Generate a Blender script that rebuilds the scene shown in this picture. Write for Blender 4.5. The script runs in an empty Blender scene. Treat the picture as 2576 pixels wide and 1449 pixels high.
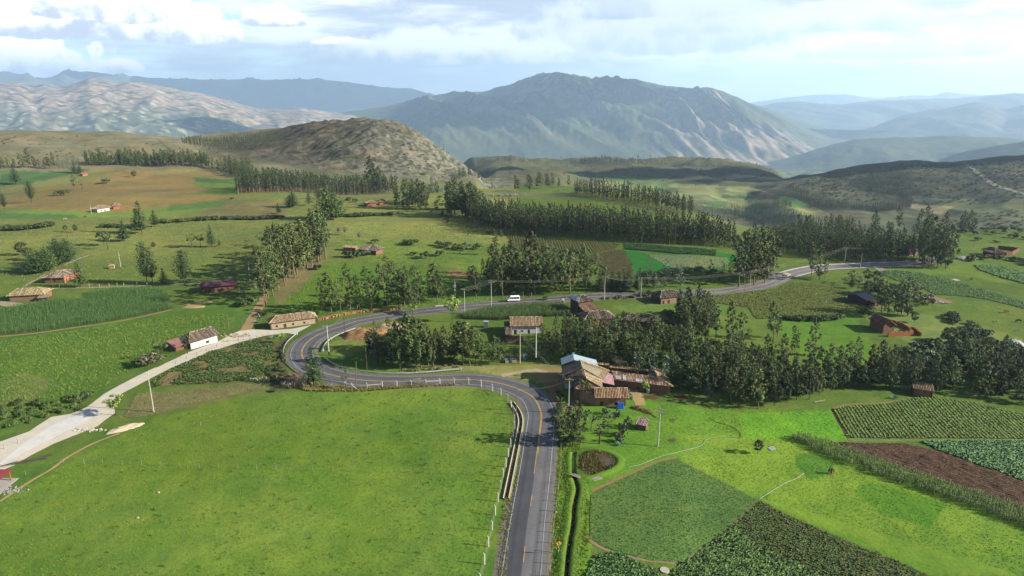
import bpy, math, random
import numpy as np
from mathutils import Vector, Matrix

SC = bpy.context.scene
COL = SC.collection
RND = random.Random(7)
NR = np.random.RandomState(11)

# ------------------------------------------------------------ camera, sky, sun, exposure
FPX, PITCH, CAMZ = 1716.0, math.radians(16), 85.0
cam_d = bpy.data.cameras.new('camera'); cam = bpy.data.objects.new('camera', cam_d); COL.objects.link(cam)
cam.location = (0, 0, CAMZ); cam.rotation_euler = (math.radians(90) - PITCH, 0, 0)
cam_d.sensor_width = 36; cam_d.lens = 36 * FPX / 2576; cam_d.clip_start = 1; cam_d.clip_end = 120000
SC.camera = cam
SUN_EL, SUN_AZ = math.radians(25.5), math.radians(100)       # azimuth clockwise from +Y (view direction)
SUN_DIR = Vector((math.sin(SUN_AZ) * math.cos(SUN_EL), math.cos(SUN_AZ) * math.cos(SUN_EL), math.sin(SUN_EL)))
sun_d = bpy.data.lights.new('sun', 'SUN'); sun = bpy.data.objects.new('sun', sun_d); COL.objects.link(sun)
sun_d.energy = 5.0; sun_d.angle = math.radians(0.5); sun_d.color = (1.0, 0.95, 0.87)
sun.rotation_euler = SUN_DIR.to_track_quat('Z', 'Y').to_euler()
SC.view_settings.view_transform = 'Standard'; SC.view_settings.look = 'None'
SC.view_settings.gamma = 1; SC.view_settings.use_curve_mapping = False
SC.view_settings.exposure = 1.5
KEXP = 2.5
SC.render.engine = 'CYCLES'
SC.cycles.use_denoising = True
SC.cycles.max_bounces = 4; SC.cycles.diffuse_bounces = 2; SC.cycles.glossy_bounces = 2
SC.cycles.transmission_bounces = 2; SC.cycles.volume_bounces = 1; SC.cycles.transparent_max_bounces = 6

class G:
    """short hand for node graphs"""
    def __init__(s, nt): s.nt = nt
    def n(s, t, **kw):
        nd = s.nt.nodes.new(t)
        for k, v in kw.items():
            if k[0] == 'i' and (k[1:].isdigit() or k[1].isupper()):
                key = int(k[1:]) if k[1:].isdigit() else k[1:].replace('_', ' ')
                s.put(nd.inputs[key], v)
            else: setattr(nd, k, v)
        return nd
    def put(s, sock, v):
        if isinstance(v, bpy.types.NodeSocket): s.nt.links.new(v, sock)
        elif isinstance(v, bpy.types.Node): s.nt.links.new(v.outputs[0], sock)
        else:
            if isinstance(v, (tuple, list)) and len(v) == 3 and sock.type == 'RGBA': v = (*v, 1)
            sock.default_value = v
    def m(s, op, a, b=0.0, c=0.0, clamp=False):
        nd = s.n('ShaderNodeMath', operation=op, use_clamp=clamp)
        s.put(nd.inputs[0], a); s.put(nd.inputs[1], b); s.put(nd.inputs[2], c)
        return nd.outputs[0]
    def vm(s, op, a, b=(0, 0, 0)):
        nd = s.n('ShaderNodeVectorMath', operation=op); s.put(nd.inputs[0], a); s.put(nd.inputs[1], b)
        return nd.outputs[0]
    def mr(s, v, a, b, c=0.0, d=1.0, smooth=True):
        nd = s.n('ShaderNodeMapRange', interpolation_type='SMOOTHSTEP' if smooth else 'LINEAR')
        s.put(nd.inputs[0], v)
        for i, x in enumerate((a, b, c, d)): s.put(nd.inputs[i + 1], x)
        return nd.outputs[0]
    def noise(s, vec, scale, detail=4.0, rough=0.55, dist=0.0, out=0):
        nd = s.n('ShaderNodeTexNoise'); s.put(nd.inputs['Vector'], vec); nd.inputs['Scale'].default_value = scale
        nd.inputs['Detail'].default_value = detail; nd.inputs['Roughness'].default_value = rough
        nd.inputs['Distortion'].default_value = dist
        return nd.outputs[out]
    def mix(s, f, a, b, blend='MIX'):
        nd = s.n('ShaderNodeMix', data_type='RGBA', blend_type=blend)
        s.put(nd.inputs[0], f); s.put(nd.inputs[6], a); s.put(nd.inputs[7], b)
        return nd.outputs[2]

def srgb(r, g, b):
    f = lambda c: (c / 255 / 12.92) if c / 255 <= 0.04045 else ((c / 255 + 0.055) / 1.055) ** 2.4
    return (f(r), f(g), f(b))
def A(r, g, b):
    """albedo of a surface that the photograph shows sunlit at this sRGB colour"""
    return tuple(min(0.85, c / KEXP) for c in srgb(r, g, b))

world = bpy.data.worlds.new('World'); SC.world = world; world.use_nodes = True
def build_world():
    nt = world.node_tree; nt.nodes.clear(); g = G(nt)
    sky = g.n('ShaderNodeTexSky', sky_type='NISHITA'); sky.sun_disc = False
    sky.sun_elevation = SUN_EL; sky.sun_rotation = SUN_AZ; sky.altitude = 2800; sky.air_density = 1.0; sky.dust_density = 1.2
    tc = g.n('ShaderNodeTexCoord').outputs['Generated']
    sep = g.n('ShaderNodeSeparateXYZ', i0=tc)
    x, y, z = sep.outputs[0], sep.outputs[1], sep.outputs[2]
    az = g.m('ARCTAN2', x, y)                       # 0 straight ahead, + to the right
    el = g.m('ARCSINE', z)
    sk = g.mix(1.0, sky.outputs[0], (0.66, 0.72, 0.78), 'MULTIPLY')
    # layered clouds: stretched along the horizon
    def lay(ox, sx, sz, det, rough, dist=0.3):
        cx = g.n('ShaderNodeCombineXYZ', i0=g.m('MULTIPLY', x, sx), i1=g.m('MULTIPLY', y, sx), i2=g.m('MULTIPLY_ADD', z, sz, ox))
        return g.noise(cx.outputs[0], 1.0, det, rough, dist)
    n1 = lay(1.3, 4.2, 24.0, 8, 0.58)
    n2 = lay(7.7, 11.0, 60.0, 7, 0.6, 0.5)
    n3 = lay(3.1, 2.0, 13.0, 5, 0.5, 0.2)
    cover = g.m('ADD', g.m('MULTIPLY', n1, 0.55), g.m('MULTIPLY', n2, 0.45))
    # more cover towards the right-hand (sunward) side, blue gaps on the left
    bias = g.mr(az, -0.55, -0.1, -0.045, 0.12)
    bias = g.m('ADD', bias, g.mr(el, 0.13, 0.45, 0.0, -0.16))     # broken cloud overhead, piled up towards the horizon
    dens = g.mr(g.m('ADD', cover, bias), 0.39, 0.54)
    # lit/unlit parts of the layer
    shade = g.mr(g.m('ADD', g.m('MULTIPLY', n3, 0.66), g.m('MULTIPLY', n2, 0.34)), 0.45, 0.585)
    bright = g.mr(az, 0.0, 0.65, 0.0, 1.0)          # towards the sun the cloud glows
    thin = g.mr(el, 0.13, 0.4, 1.0, 0.3)
    grey = g.mix(bright, (2.05, 2.35, 2.8), (2.8, 3.05, 3.45))
    white = g.mix(bright, (4.4, 4.5, 4.65), (5.6, 5.5, 5.35))
    ccol = g.mix(1.0, g.mix(shade, grey, white), thin, 'MULTIPLY')
    c = g.mix(g.m('MULTIPLY', dens, 0.93), sk, ccol)
    # heaps of cumulus, lower left: centre azimuth, base elevation, half width, height
    def cumulus(c, a0, e0, w, h, seed, det=1.0, dark=(2.5, 2.7, 3.1), lite=(7.0, 6.85, 6.6), soft=0.2):
        wob = lay(seed, 34.0, 34.0, 5, 0.55, 0.1); wob2 = lay(seed + 3, 11.0, 13.0, 3, 0.5, 0.2)
        da = g.m('DIVIDE', g.m('SUBTRACT', az, a0), w)
        de = g.m('DIVIDE', g.m('SUBTRACT', el, e0), h)
        up = g.m('MAXIMUM', de, 0.0); dn = g.m('MULTIPLY', g.m('MINIMUM', de, 0.0), 5.0)
        rr = g.m('ADD', g.m('POWER', g.m('ABSOLUTE', da), 2.0), g.m('ADD', g.m('MULTIPLY', up, up), g.m('MULTIPLY', dn, dn)))
        rr = g.m('SQRT', rr)
        rr = g.m('ADD', rr, g.m('MULTIPLY', g.m('SUBTRACT', wob, 0.5), 1.3 * det))
        rr = g.m('ADD', rr, g.m('MULTIPLY', g.m('SUBTRACT', wob2, 0.5), 1.5 * det))
        d = g.mr(rr, 0.98 + soft / 2, 0.98 - soft / 2)
        lit = g.mr(g.m('ADD', g.m('MULTIPLY', de, 0.9), g.m('ADD', g.m('MULTIPLY', g.m('SUBTRACT', wob, 0.5), 2.3), g.m('MULTIPLY', da, 0.12))), -0.35, 0.42)
        col = g.mix(lit, dark, lite)
        return g.mix(g.m('MULTIPLY', d, 0.97), c, col)
    def pe(X, Y):                                    # azimuth and elevation seen at a place of the photograph
        u = 724.5 - Y; dx, dy, dz = X - 1288, FPX * math.cos(PITCH) + u * math.sin(PITCH), -FPX * math.sin(PITCH) + u * math.cos(PITCH)
        return math.atan2(dx, dy), math.atan2(dz, math.hypot(dx, dy))
    px = 1 / 1716
    for (X, Y, w, h, sd) in ((60, 175, 150, 95, 2.0), (110, 70, 190, 95, 5.0), (395, 82, 130, 100, 9.0), (250, 40, 110, 70, 15.0), (690, 58, 60, 36, 12.0), (305, 178, 45, 20, 4.0), (860, 112, 60, 14, 6.5)):
        a0, e0 = pe(X, Y)
        c = cumulus(c, a0, e0, w * px, h * px, sd)
    # grey decks, centre and right
    for (X, Y, w, h, sd, dk, lt) in ((1640, 112, 330, 120, 21.0, (2.3, 2.65, 3.15), (3.3, 3.6, 4.0)), (2080, 70, 260, 46, 24.0, (2.7, 3.0, 3.45), (3.8, 4.0, 4.3)), (1120, 150, 330, 60, 27.0, (2.2, 2.55, 3.05), (4.3, 4.5, 4.7)), (1560, 40, 90, 40, 29.0, (2.0, 2.35, 2.9), (2.6, 2.95, 3.4)), (2250, 140, 230, 26, 31.0, (2.9, 3.2, 3.6), (3.9, 4.1, 4.4))):
        a0, e0 = pe(X, Y); c = cumulus(c, a0, e0, w * px, h * px, sd, 1.1, dk, lt, .55)
    # pale band of distant air on the horizon
    hz = g.mr(el, -0.02, 0.055, 0.55, 0.0)
    hcol = g.mix(g.mr(az, -0.2, 0.6), (2.0, 2.5, 3.2), (3.3, 3.7, 4.0))
    c = g.mix(hz, c, hcol)
    bg = g.n('ShaderNodeBackground', i0=c, i1=0.10)
    out = g.n('ShaderNodeOutputWorld'); nt.links.new(bg.outputs[0], out.inputs[0])
build_world()
world.cycles.sampling_method = 'MANUAL'; world.cycles.sample_map_resolution = 512

# ------------------------------------------------------------ image helpers: a pixel of the 2576 px wide photograph -> a place
def ray(X, Y):
    u = 724.5 - Y
    return (X - 1288.0, FPX * math.cos(PITCH) + u * math.sin(PITCH), -FPX * math.sin(PITCH) + u * math.cos(PITCH))
def zpix(X, Y, r):
    d = ray(X, Y); return CAMZ + r * d[2] / math.hypot(d[0], d[1])
def to_px(x, y, z):
    c, s = math.cos(PITCH), math.sin(PITCH)
    dz = z - CAMZ
    dep = y * c - dz * s; up = y * s + dz * c
    dep = np.maximum(dep, 1e-3)
    return 1288 + FPX * x / dep, 724.5 - FPX * up / dep

# ------------------------------------------------------------ noise
def _hash(ix, iy, seed):
    h = (ix.astype(np.int64) * 374761393 + iy.astype(np.int64) * 668265263 + seed * 144665) & 0xffffffff
    h = ((h ^ (h >> 13)) * 1274126177) & 0xffffffff
    h = h ^ (h >> 16)
    return (h & 0xffff) / 65536.0 * 2 * math.pi
def perlin(x, y, seed=0):
    x = np.asarray(x, float); y = np.asarray(y, float)
    ix, iy = np.floor(x), np.floor(y); fx, fy = x - ix, y - iy
    u = fx * fx * fx * (fx * (fx * 6 - 15) + 10); v = fy * fy * fy * (fy * (fy * 6 - 15) + 10)
    def gr(a, b):
        t = _hash(ix + a, iy + b, seed); return np.cos(t) * (fx - a) + np.sin(t) * (fy - b)
    n0 = gr(0, 0) * (1 - u) + gr(1, 0) * u; n1 = gr(0, 1) * (1 - u) + gr(1, 1) * u
    return (n0 * (1 - v) + n1 * v) * 1.5
def fbm(x, y, oct=4, seed=0, gain=0.5):
    t = 0; a = 1.0; f = 1.0
    for i in range(oct): t = t + a * perlin(x * f, y * f, seed + i * 17); a *= gain; f *= 2.03
    return t
def ridged(x, y, oct=4, seed=0, gain=0.5):
    t = 0; a = 1.0; f = 1.0
    for i in range(oct): t = t + a * (1 - 2 * np.abs(perlin(x * f, y * f, seed + i * 31))); a *= gain; f *= 2.1
    return t

# ------------------------------------------------------------ terrain
# per column of the photograph: (distance, height) or (distance, (row,)) where row is the image row it is seen at
COLS = {
 -900: [(0, 0), (600, 0), (900, -12), (1150, -18), (1500, (335,)), (2000, -80), (3200, -360), (4600, -420)],
 0:    [(0, 0), (600, 0), (850, -10), (1100, (397,)), (1500, (326,)), (1900, -60), (3200, -360), (4600, -420)],
 250:  [(0, 0), (600, 0), (850, -10), (1100, (396,)), (1450, (333,)), (1900, -60), (3200, -360), (4600, -420)],
 450:  [(0, 0), (600, 0), (850, -12), (1100, (398,)), (1420, (351,)), (1900, -60), (3200, -360), (4600, -420)],
 520:  [(0, 0), (580, 0), (850, -12), (1150, (392,)), (1600, (343,)), (2000, -60), (3200, -360), (4600, -420)],
 600:  [(0, 0), (570, 0), (850, -14), (1150, (392,)), (1620, (336,)), (2000, -60), (3200, -360), (4600, -420)],
 700:  [(0, 0), (560, 0), (850, -18), (1100, (400,)), (1560, (326,)), (1950, -70), (3200, -360), (4600, -420)],
 780:  [(0, 0), (560, 0), (850, -24), (1080, (415,)), (1440, (308,)), (1900, -70), (3200, -360), (4600, -420)],
 860:  [(0, 0), (560, 0), (850, -30), (1050, (425,)), (1400, (297,)), (1900, -80), (3200, -360), (4600, -420)],
 930:  [(0, 0), (560, 0), (850, -32), (1030, (435,)), (1400, (293,)), (1900, -90), (3200, -360), (4600, -420)],
 1000: [(0, 0), (560, 0), (850, -34), (1030, (445,)), (1400, (305,)), (1850, -110), (3200, -360), (4600, -420)],
 1050: [(0, 0), (570, 0), (850, -38), (1030, (452,)), (1380, (331,)), (1800, -120), (3200, -360), (4600, -420)],
 1100: [(0, 0), (580, 0), (850, -42), (1030, (460,)), (1350, (366,)), (1750, -130), (3000, -330), (4600, -420)],
 1150: [(0, 0), (600, 0), (850, -48), (1050, (464,)), (1320, (404,)), (1700, -140), (2600, -200), (4600, -420)],
 1195: [(0, 0), (610, 0), (850, -55), (1080, (462,)), (1280, (438,)), (1700, -140), (2400, (402,)), (4200, -420)],
 1250: [(0, 0), (615, 0), (850, -60), (1100, -95), (1500, (437,)), (1900, (425,)), (2400, (396,)), (4200, -420)],
 1400: [(0, 0), (620, 2), (850, -60), (1150, -110), (1500, (444,)), (1900, (430,)), (2500, (404,)), (4200, -420)],
 1500: [(0, 0), (600, 3), (850, -65), (1150, -118), (1500, (470,)), (1850, (440,)), (2400, (404,)), (4200, -420)],
 1600: [(0, 0), (560, 3), (850, -70), (1150, -122), (1500, (474,)), (1850, (436,)), (2300, (403,)), (4000, -420)],
 1750: [(0, 0), (480, 2), (800, -75), (1150, -125), (1500, (472,)), (1850, (430,)), (2300, (404,)), (4000, -420)],
 1880: [(0, 0), (445, 0), (750, -75), (1150, -125), (1500, (470,)), (1850, (435,)), (2300, (413,)), (4000, -420)],
 1940: [(0, 0), (440, 0), (720, -72), (1100, -122), (1400, (474,)), (1650, (460,)), (2200, (425,)), (4000, -420)],
 2020: [(0, 0), (440, 0), (700, -70), (1050, -118), (1350, (476,)), (1650, (444,)), (2100, -190), (4000, -420)],
 2150: [(0, 0), (455, 0), (700, -60), (1000, -112), (1300, (497,)), (1700, (424,)), (2200, -180), (4000, -420)],
 2300: [(0, 0), (460, 0), (680, -48), (1000, -105), (1250, (520,)), (1750, (408,)), (2300, -180), (4000, -420)],
 2430: [(0, 0), (480, 0), (700, -45), (1000, -100), (1250, (520,)), (1800, (407,)), (2400, -180), (4000, -420)],
 2576: [(0, 0), (520, 0), (720, -42), (1000, -95), (1250, (515,)), (1850, (398,)), (2500, -180), (4000, -420)],
 3600: [(0, 0), (520, 0), (720, -42), (1000, -95), (1250, -120), (1900, -60), (2500, -180), (4000, -420)],
}
RG = np.exp(np.linspace(math.log(200), math.log(5000), 420))
def _tab():
    xs = sorted(COLS); rows = []
    for X in xs:
        r = []; z = []
        for a, b in COLS[X]:
            r.append(a); z.append(zpix(X, b[0], a) if isinstance(b, tuple) else b)
        r.append(9000); z.append(-430)
        # pchip slopes
        r = np.array(r, float); z = np.array(z, float)
        h = np.diff(r); dl = np.diff(z) / h; m = np.zeros(len(r))
        for i in range(1, len(r) - 1):
            if dl[i - 1] * dl[i] > 0:
                w1 = 2 * h[i] + h[i - 1]; w2 = h[i] + 2 * h[i - 1]; m[i] = (w1 + w2) / (w1 / dl[i - 1] + w2 / dl[i])
        k = np.clip(np.searchsorted(r, RG) - 1, 0, len(h) - 1); t = (RG - r[k]) / h[k]
        rows.append((2*t**3-3*t**2+1)*z[k] + (t**3-2*t**2+t)*h[k]*m[k] + (-2*t**3+3*t**2)*z[k+1] + (t**3-t**2)*h[k]*m[k+1])
    azs = np.array([math.atan2(X - 1288, FPX * math.cos(PITCH) + 300 * math.sin(PITCH)) for X in xs])
    rows = np.array(rows)
    AG = np.linspace(azs[0], azs[-1], 700)
    out = np.zeros((700, len(RG)))
    for j in range(len(RG)):
        v = rows[:, j]; dl = np.diff(v) / np.diff(azs); m = np.zeros(len(v))
        for i in range(1, len(v) - 1):
            if dl[i-1] * dl[i] > 0: m[i] = 2 * dl[i-1] * dl[i] / (dl[i-1] + dl[i])
        k = np.clip(np.searchsorted(azs, AG) - 1, 0, len(azs) - 2); h = azs[k+1] - azs[k]; t = (AG - azs[k]) / h
        out[:, j] = (2*t**3-3*t**2+1)*v[k] + (t**3-2*t**2+t)*h*m[k] + (-2*t**3+3*t**2)*v[k+1] + (t**3-t**2)*h*m[k+1]
    return AG, out
AGR, TAB = _tab()
LR0, LR1 = math.log(RG[0]), math.log(RG[-1])
ROCK = (math.sin(-0.20) * 1330, math.cos(-0.20) * 1330)
def H(x, y, detail=True):
    x = np.asarray(x, float); y = np.asarray(y, float)
    r = np.hypot(x, y); az = np.arctan2(x, y)
    fa = np.clip((az - AGR[0]) / (AGR[-1] - AGR[0]), 0, 1) * (len(AGR) - 1.001)
    fr = np.clip((np.log(np.maximum(r, 1.0)) - LR0) / (LR1 - LR0), 0, 1) * (len(RG) - 1.001)
    ia = fa.astype(int); ir = fr.astype(int); ta = fa - ia; tr = fr - ir
    z = (TAB[ia, ir] * (1 - ta) + TAB[ia + 1, ir] * ta) * (1 - tr) + (TAB[ia, ir + 1] * (1 - ta) + TAB[ia + 1, ir + 1] * ta) * tr
    z = np.where(r > 4990, -430.0 - 340 * np.clip((r - 4990) / 3500, 0, 1), z)
    behind = np.clip((np.abs(az) - 1.2) / 0.4, 0, 1)
    z = z * (1 - behind)
    z = z + 0.45 * perlin(x / 48 + 3.3, y / 48, 5) * np.clip((r - 60) / 120, 0, 1) * np.clip((900 - r) / 500, 0, 1)
    far = np.clip((r - 700) / 500, 0, 1)
    z = z + far * (7 * fbm(x / 260, y / 260, 4, 9) + 3.0 * ridged(x / 90, y / 90, 2, 14) - 2)
    # gullied plateau edge and the craggy hill
    pl = np.clip((r - 1500) / 400, 0, 1) * np.clip((3000 - r) / 600, 0, 1) * np.clip((az + 0.08) / 0.08, 0, 1) * np.clip((0.35 - az) / 0.05, 0, 1)
    z = z + pl * 16 * (ridged(x / 330, y / 260, 3, 40) - 0.9)
    dd = np.hypot((x - ROCK[0]) / 260, (y - ROCK[1]) / 330)
    rk = np.clip(1.25 - dd, 0, 1); rk = rk * rk * (3 - 2 * rk)
    east = np.clip((x - ROCK[0] + 60) / 200, 0, 1)
    gul = ridged((x - 0.55 * y) / 60, (y + x * .3) / 240, 3, 51)
    z = z + rk * (-8.0 * np.maximum(gul, 0) * (0.15 + 0.85 * (1 - east)) + 3.6 * ridged(x / 17, y / 24, 3, 61) * (0.06 + east))
    return z
def at(X, Y):
    """the ground seen at pixel X, Y"""
    d = ray(X, Y)
    if d[2] >= -1e-4: d = (d[0], d[1], -1e-4)
    hd = math.hypot(d[0], d[1]); ux, uy, s = d[0] / hd, d[1] / hd, d[2] / hd
    rr = np.concatenate([np.arange(40, 700, 1.0), np.arange(700, 5000, 4.0)])
    diff = CAMZ + s * rr - H(rr * ux, rr * uy)
    k = int(np.argmax(diff < 0))
    if diff[k] >= 0: k = len(rr) - 1
    a, b = rr[k - 1], rr[k]; da, db = diff[k - 1], diff[k]
    r = a + (b - a) * da / (da - db) if da != db else a
    x, y = r * ux, r * uy
    return (x, y, float(H(x, y)))
def path(pts): return [at(*p) for p in pts]
def hz(x, y): return float(H(x, y))
def inpoly(px, py, poly):
    px = np.asarray(px); py = np.asarray(py); c = np.zeros(px.shape, bool); n = len(poly); j = n - 1
    for i in range(n):
        xi, yi = poly[i]; xj, yj = poly[j]
        if yi != yj:
            c ^= ((yi > py) != (yj > py)) & (px < (xj - xi) * (py - yi) / (yj - yi) + xi)
        j = i
    return c

# ------------------------------------------------------------ objects
def link(o, parent=None):
    COL.objects.link(o)
    if parent is not None: o.parent = parent
    return o
def tag(o, label=None, cat=None, group=None, kind=None):
    if label: o['label'] = label
    if cat: o['category'] = cat
    if group: o['group'] = group
    if kind: o['kind'] = kind
    return o
def thing(name, label, cat, loc, rz=0.0, group=None, s=1.0):
    o = bpy.data.objects.new(name, None); o.location = loc; o.rotation_euler = (0, 0, rz); o.scale = (s, s, s)
    o.empty_display_size = 0.5
    return tag(link(o), label, cat, group)
def np_mesh(name, V, F4, cols=None, mat=None, smooth=False):
    """mesh from arrays; F4 (n,4) quads or (n,3) triangles; cols (n_face,3)"""
    me = bpy.data.meshes.new(name); V = np.asarray(V, np.float32); F4 = np.asarray(F4, np.int32)
    k = F4.shape[1]; n = len(F4)
    me.vertices.add(len(V)); me.vertices.foreach_set('co', V.ravel())
    me.loops.add(n * k); me.loops.foreach_set('vertex_index', F4.ravel())
    me.polygons.add(n); me.polygons.foreach_set('loop_start', np.arange(0, n * k, k, dtype=np.int32))
    try: me.polygons.foreach_set('loop_total', np.full(n, k, np.int32))
    except Exception: pass
    if smooth: me.polygons.foreach_set('use_smooth', np.ones(n, bool))
    if cols is not None:
        cols = np.asarray(cols, np.float32)
        dom = 'POINT' if len(cols) == len(V) and len(V) != n else 'FACE'
        a = me.attributes.new('Col', 'FLOAT_COLOR', dom)
        a.data.foreach_set('color', np.concatenate([cols, np.ones((len(cols), 1), np.float32)], 1).ravel())
    if mat: me.materials.append(mat)
    me.update(calc_edges=True); me.validate()
    return me
def mobj(name, me, parent=None, loc=(0, 0, 0)):
    o = bpy.data.objects.new(name, me); o.location = loc
    return link(o, parent)

class MB:
    """collects boxes, tubes and polygons, builds ONE mesh object"""
    def __init__(s): s.v = []; s.f = []; s.c = []
    def poly(s, pts, faces, col):
        b = len(s.v); s.v += [tuple(p) for p in pts]
        for f in faces: s.f.append(tuple(b + i for i in f)); s.c.append(col)
        return s
    def box(s, c, d, col=(.5, .5, .5), rz=0.0, taper=1.0):
        x, y, z = d[0] / 2, d[1] / 2, d[2] / 2; ca, sa = math.cos(rz), math.sin(rz); P = []
        for k, (a, b, e) in enumerate([(-1,-1,-1),(1,-1,-1),(1,1,-1),(-1,1,-1),(-1,-1,1),(1,-1,1),(1,1,1),(-1,1,1)]):
            t = taper if e > 0 else 1.0
            px, py = a * x * t, b * y * t; P.append((c[0] + px * ca - py * sa, c[1] + px * sa + py * ca, c[2] + e * z))
        return s.poly(P, [(0,3,2,1),(4,5,6,7),(0,1,5,4),(1,2,6,5),(2,3,7,6),(3,0,4,7)], col)
    def tube(s, a, b, r0, r1=None, n=6, col=(.5,.5,.5)):
        r1 = r0 if r1 is None else r1
        a = Vector(a); b = Vector(b); d = (b - a)
        if d.length < 1e-6: return s
        q = d.to_track_quat('Z', 'Y'); P = []
        for p, r in ((a, r0), (b, r1)):
            for i in range(n):
                t = 2 * math.pi * i / n; P.append(p + q @ Vector((r * math.cos(t), r * math.sin(t), 0)))
        F = [(i, (i + 1) % n, n + (i + 1) % n, n + i) for i in range(n)] + [tuple(range(n - 1, -1, -1)), tuple(range(n, 2 * n))]
        return s.poly(P, F, col)
    def build(s, name, mat, parent=None, smooth=False, loc=(0, 0, 0)):
        me = bpy.data.meshes.new(name); me.from_pydata(s.v, [], s.f)
        a = me.attributes.new('Col', 'FLOAT_COLOR', 'FACE')
        a.data.foreach_set('color', np.array([(*c, 1) for c in s.c], np.float32).ravel())
        if smooth: me.polygons.foreach_set('use_smooth', np.ones(len(me.polygons), bool))
        me.materials.append(mat); me.update()
        return mobj(name, me, parent, loc)

# ------------------------------------------------------------ materials
def mat(name, fn, rough=0.9, spec=0.15):
    m = bpy.data.materials.new(name); m.use_nodes = True; nt = m.node_tree; g = G(nt)
    b = nt.nodes['Principled BSDF']; b.inputs['Roughness'].default_value = rough
    b.inputs['Specular IOR Level'].default_value = spec
    fn(g, b); return m
def vc_mat(name, scale=2.0, amp=0.5, bump=0.0, bscale=6.0, rough=0.9, spec=0.15, metal=0.0, det=4):
    def fn(g, b):
        at_ = g.n('ShaderNodeAttribute', attribute_name='Col').outputs['Color']
        pos = g.n('ShaderNodeTexCoord').outputs['Object']
        n = g.noise(pos, scale, det, 0.6)
        k = g.mr(n, 0.25, 0.75, 1 - amp, 1 + amp, False)
        g.put(b.inputs['Base Color'], g.mix(1.0, at_, k, 'MULTIPLY')); b.inputs['Metallic'].default_value = metal
        if bump:
            bp = g.n('ShaderNodeBump', iStrength=bump, iDistance=0.05); g.put(bp.inputs['Height'], g.noise(pos, bscale, 3))
            g.put(b.inputs['Normal'], bp)
    return mat(name, fn, rough, spec)
M_PLAIN = vc_mat('painted_and_plain', 1.5, 0.12, 0, rough=0.7)
M_CONC = vc_mat('concrete', 3.0, 0.2, 0.2, 12)
M_WOOD = vc_mat('weathered_wood', 5.0, 0.4, 0.3, 14)
M_ADOBE = vc_mat('adobe', 1.3, 0.32, 0.6, 5)
M_TILE = vc_mat('clay_tile', 2.2, 0.45, 0.3, 9)
M_METAL = vc_mat('sheet_metal', 1.2, 0.25, 0, rough=0.45, spec=0.4)
M_GLASS = vc_mat('dark_glass', 1.0, 0.1, 0, rough=0.08, spec=0.8)
M_PAINT = vc_mat('car_paint', 1.0, 0.03, 0, rough=0.25, spec=0.5)
M_BARK = vc_mat('bark', 1.2, 0.35, 0.3, 8)
M_STONE = vc_mat('stone', 1.6, 0.35, 0.6, 4)
def leaf_mat(name, amp=0.45):
    def fn(g, b):
        at_ = g.n('ShaderNodeAttribute', attribute_name='Col').outputs['Color']
        oi = g.n('ShaderNodeObjectInfo').outputs['Random']
        k = g.mr(oi, 0, 1, 0.92 - amp, 0.92 + amp, False)
        c = g.mix(1.0, at_, k, 'MULTIPLY')
        hs = g.n('ShaderNodeHueSaturation', iHue=g.mr(g.m('FRACT', g.m('MULTIPLY', oi, 7.3)), 0, 1, 0.485, 0.515, False), iColor=c)
        g.put(b.inputs['Base Color'], hs)
    return mat(name, fn, 0.7, 0.25)
M_LEAF = leaf_mat('foliage')
M_CROP = leaf_mat('crop_leaves', 0.04)

def ground_mat(name, scale=1.0, var=(0.72, 1.28), tint=None, bump=0.6, rows=None, bdist=0.35):
    """base colour from the mesh, broken up by noise of several sizes (metres)"""
    def fn(g, b):
        at_ = g.n('ShaderNodeAttribute', attribute_name='Col').outputs['Color']
        pos = g.n('ShaderNodeTexCoord').outputs['Object']
        big = g.noise(pos, 0.022 * scale, 4, 0.6, 0.6)
        mid = g.noise(pos, 0.16 * scale, 5, 0.65, 0.4)
        sml = g.noise(pos, 1.1 * scale, 5, 0.7)
        k = g.m('ADD', g.m('MULTIPLY', mid, 0.42), g.m('ADD', g.m('MULTIPLY', sml, 0.38), g.m('MULTIPLY', big, 0.2)))
        v = g.mr(k, 0.36, 0.64, var[0], var[1], False)
        c = g.mix(1.0, at_, v, 'MULTIPLY')
        t = tint or (1.12, 1.0, 0.95)
        t2 = tuple(1 / x for x in t)
        c = g.mix(1.0, c, g.mix(g.mr(g.m('ADD', g.m('MULTIPLY', big, 0.55), g.m('MULTIPLY', mid, 0.45)), 0.38, 0.62), t2, t), 'MULTIPLY')
        g.put(b.inputs['Base Color'], c)
        if bump:
            bp = g.n('ShaderNodeBump', iStrength=bump, iDistance=bdist); g.put(bp.inputs['Height'], g.m('ADD', sml, g.m('MULTIPLY', mid, 1.6)))
            g.put(b.inputs['Normal'], bp)
    return mat(name, fn, 0.95, 0.05)
M_GROUND = ground_mat('ground_cover', bump=0.4)
M_SOIL = ground_mat('tilled_soil', 1.6, (0.6, 1.4), (1.05, 1.0, 0.95), 0.8)
M_GRAVEL = ground_mat('gravel', 2.5, (0.86, 1.12), (1.03, 1.0, 0.97), 0.35, bdist=0.12)
M_HILL = ground_mat('mountain_side', 0.07, (0.45, 1.55), (1.1, 1.0, 0.92), 0.0)
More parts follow.
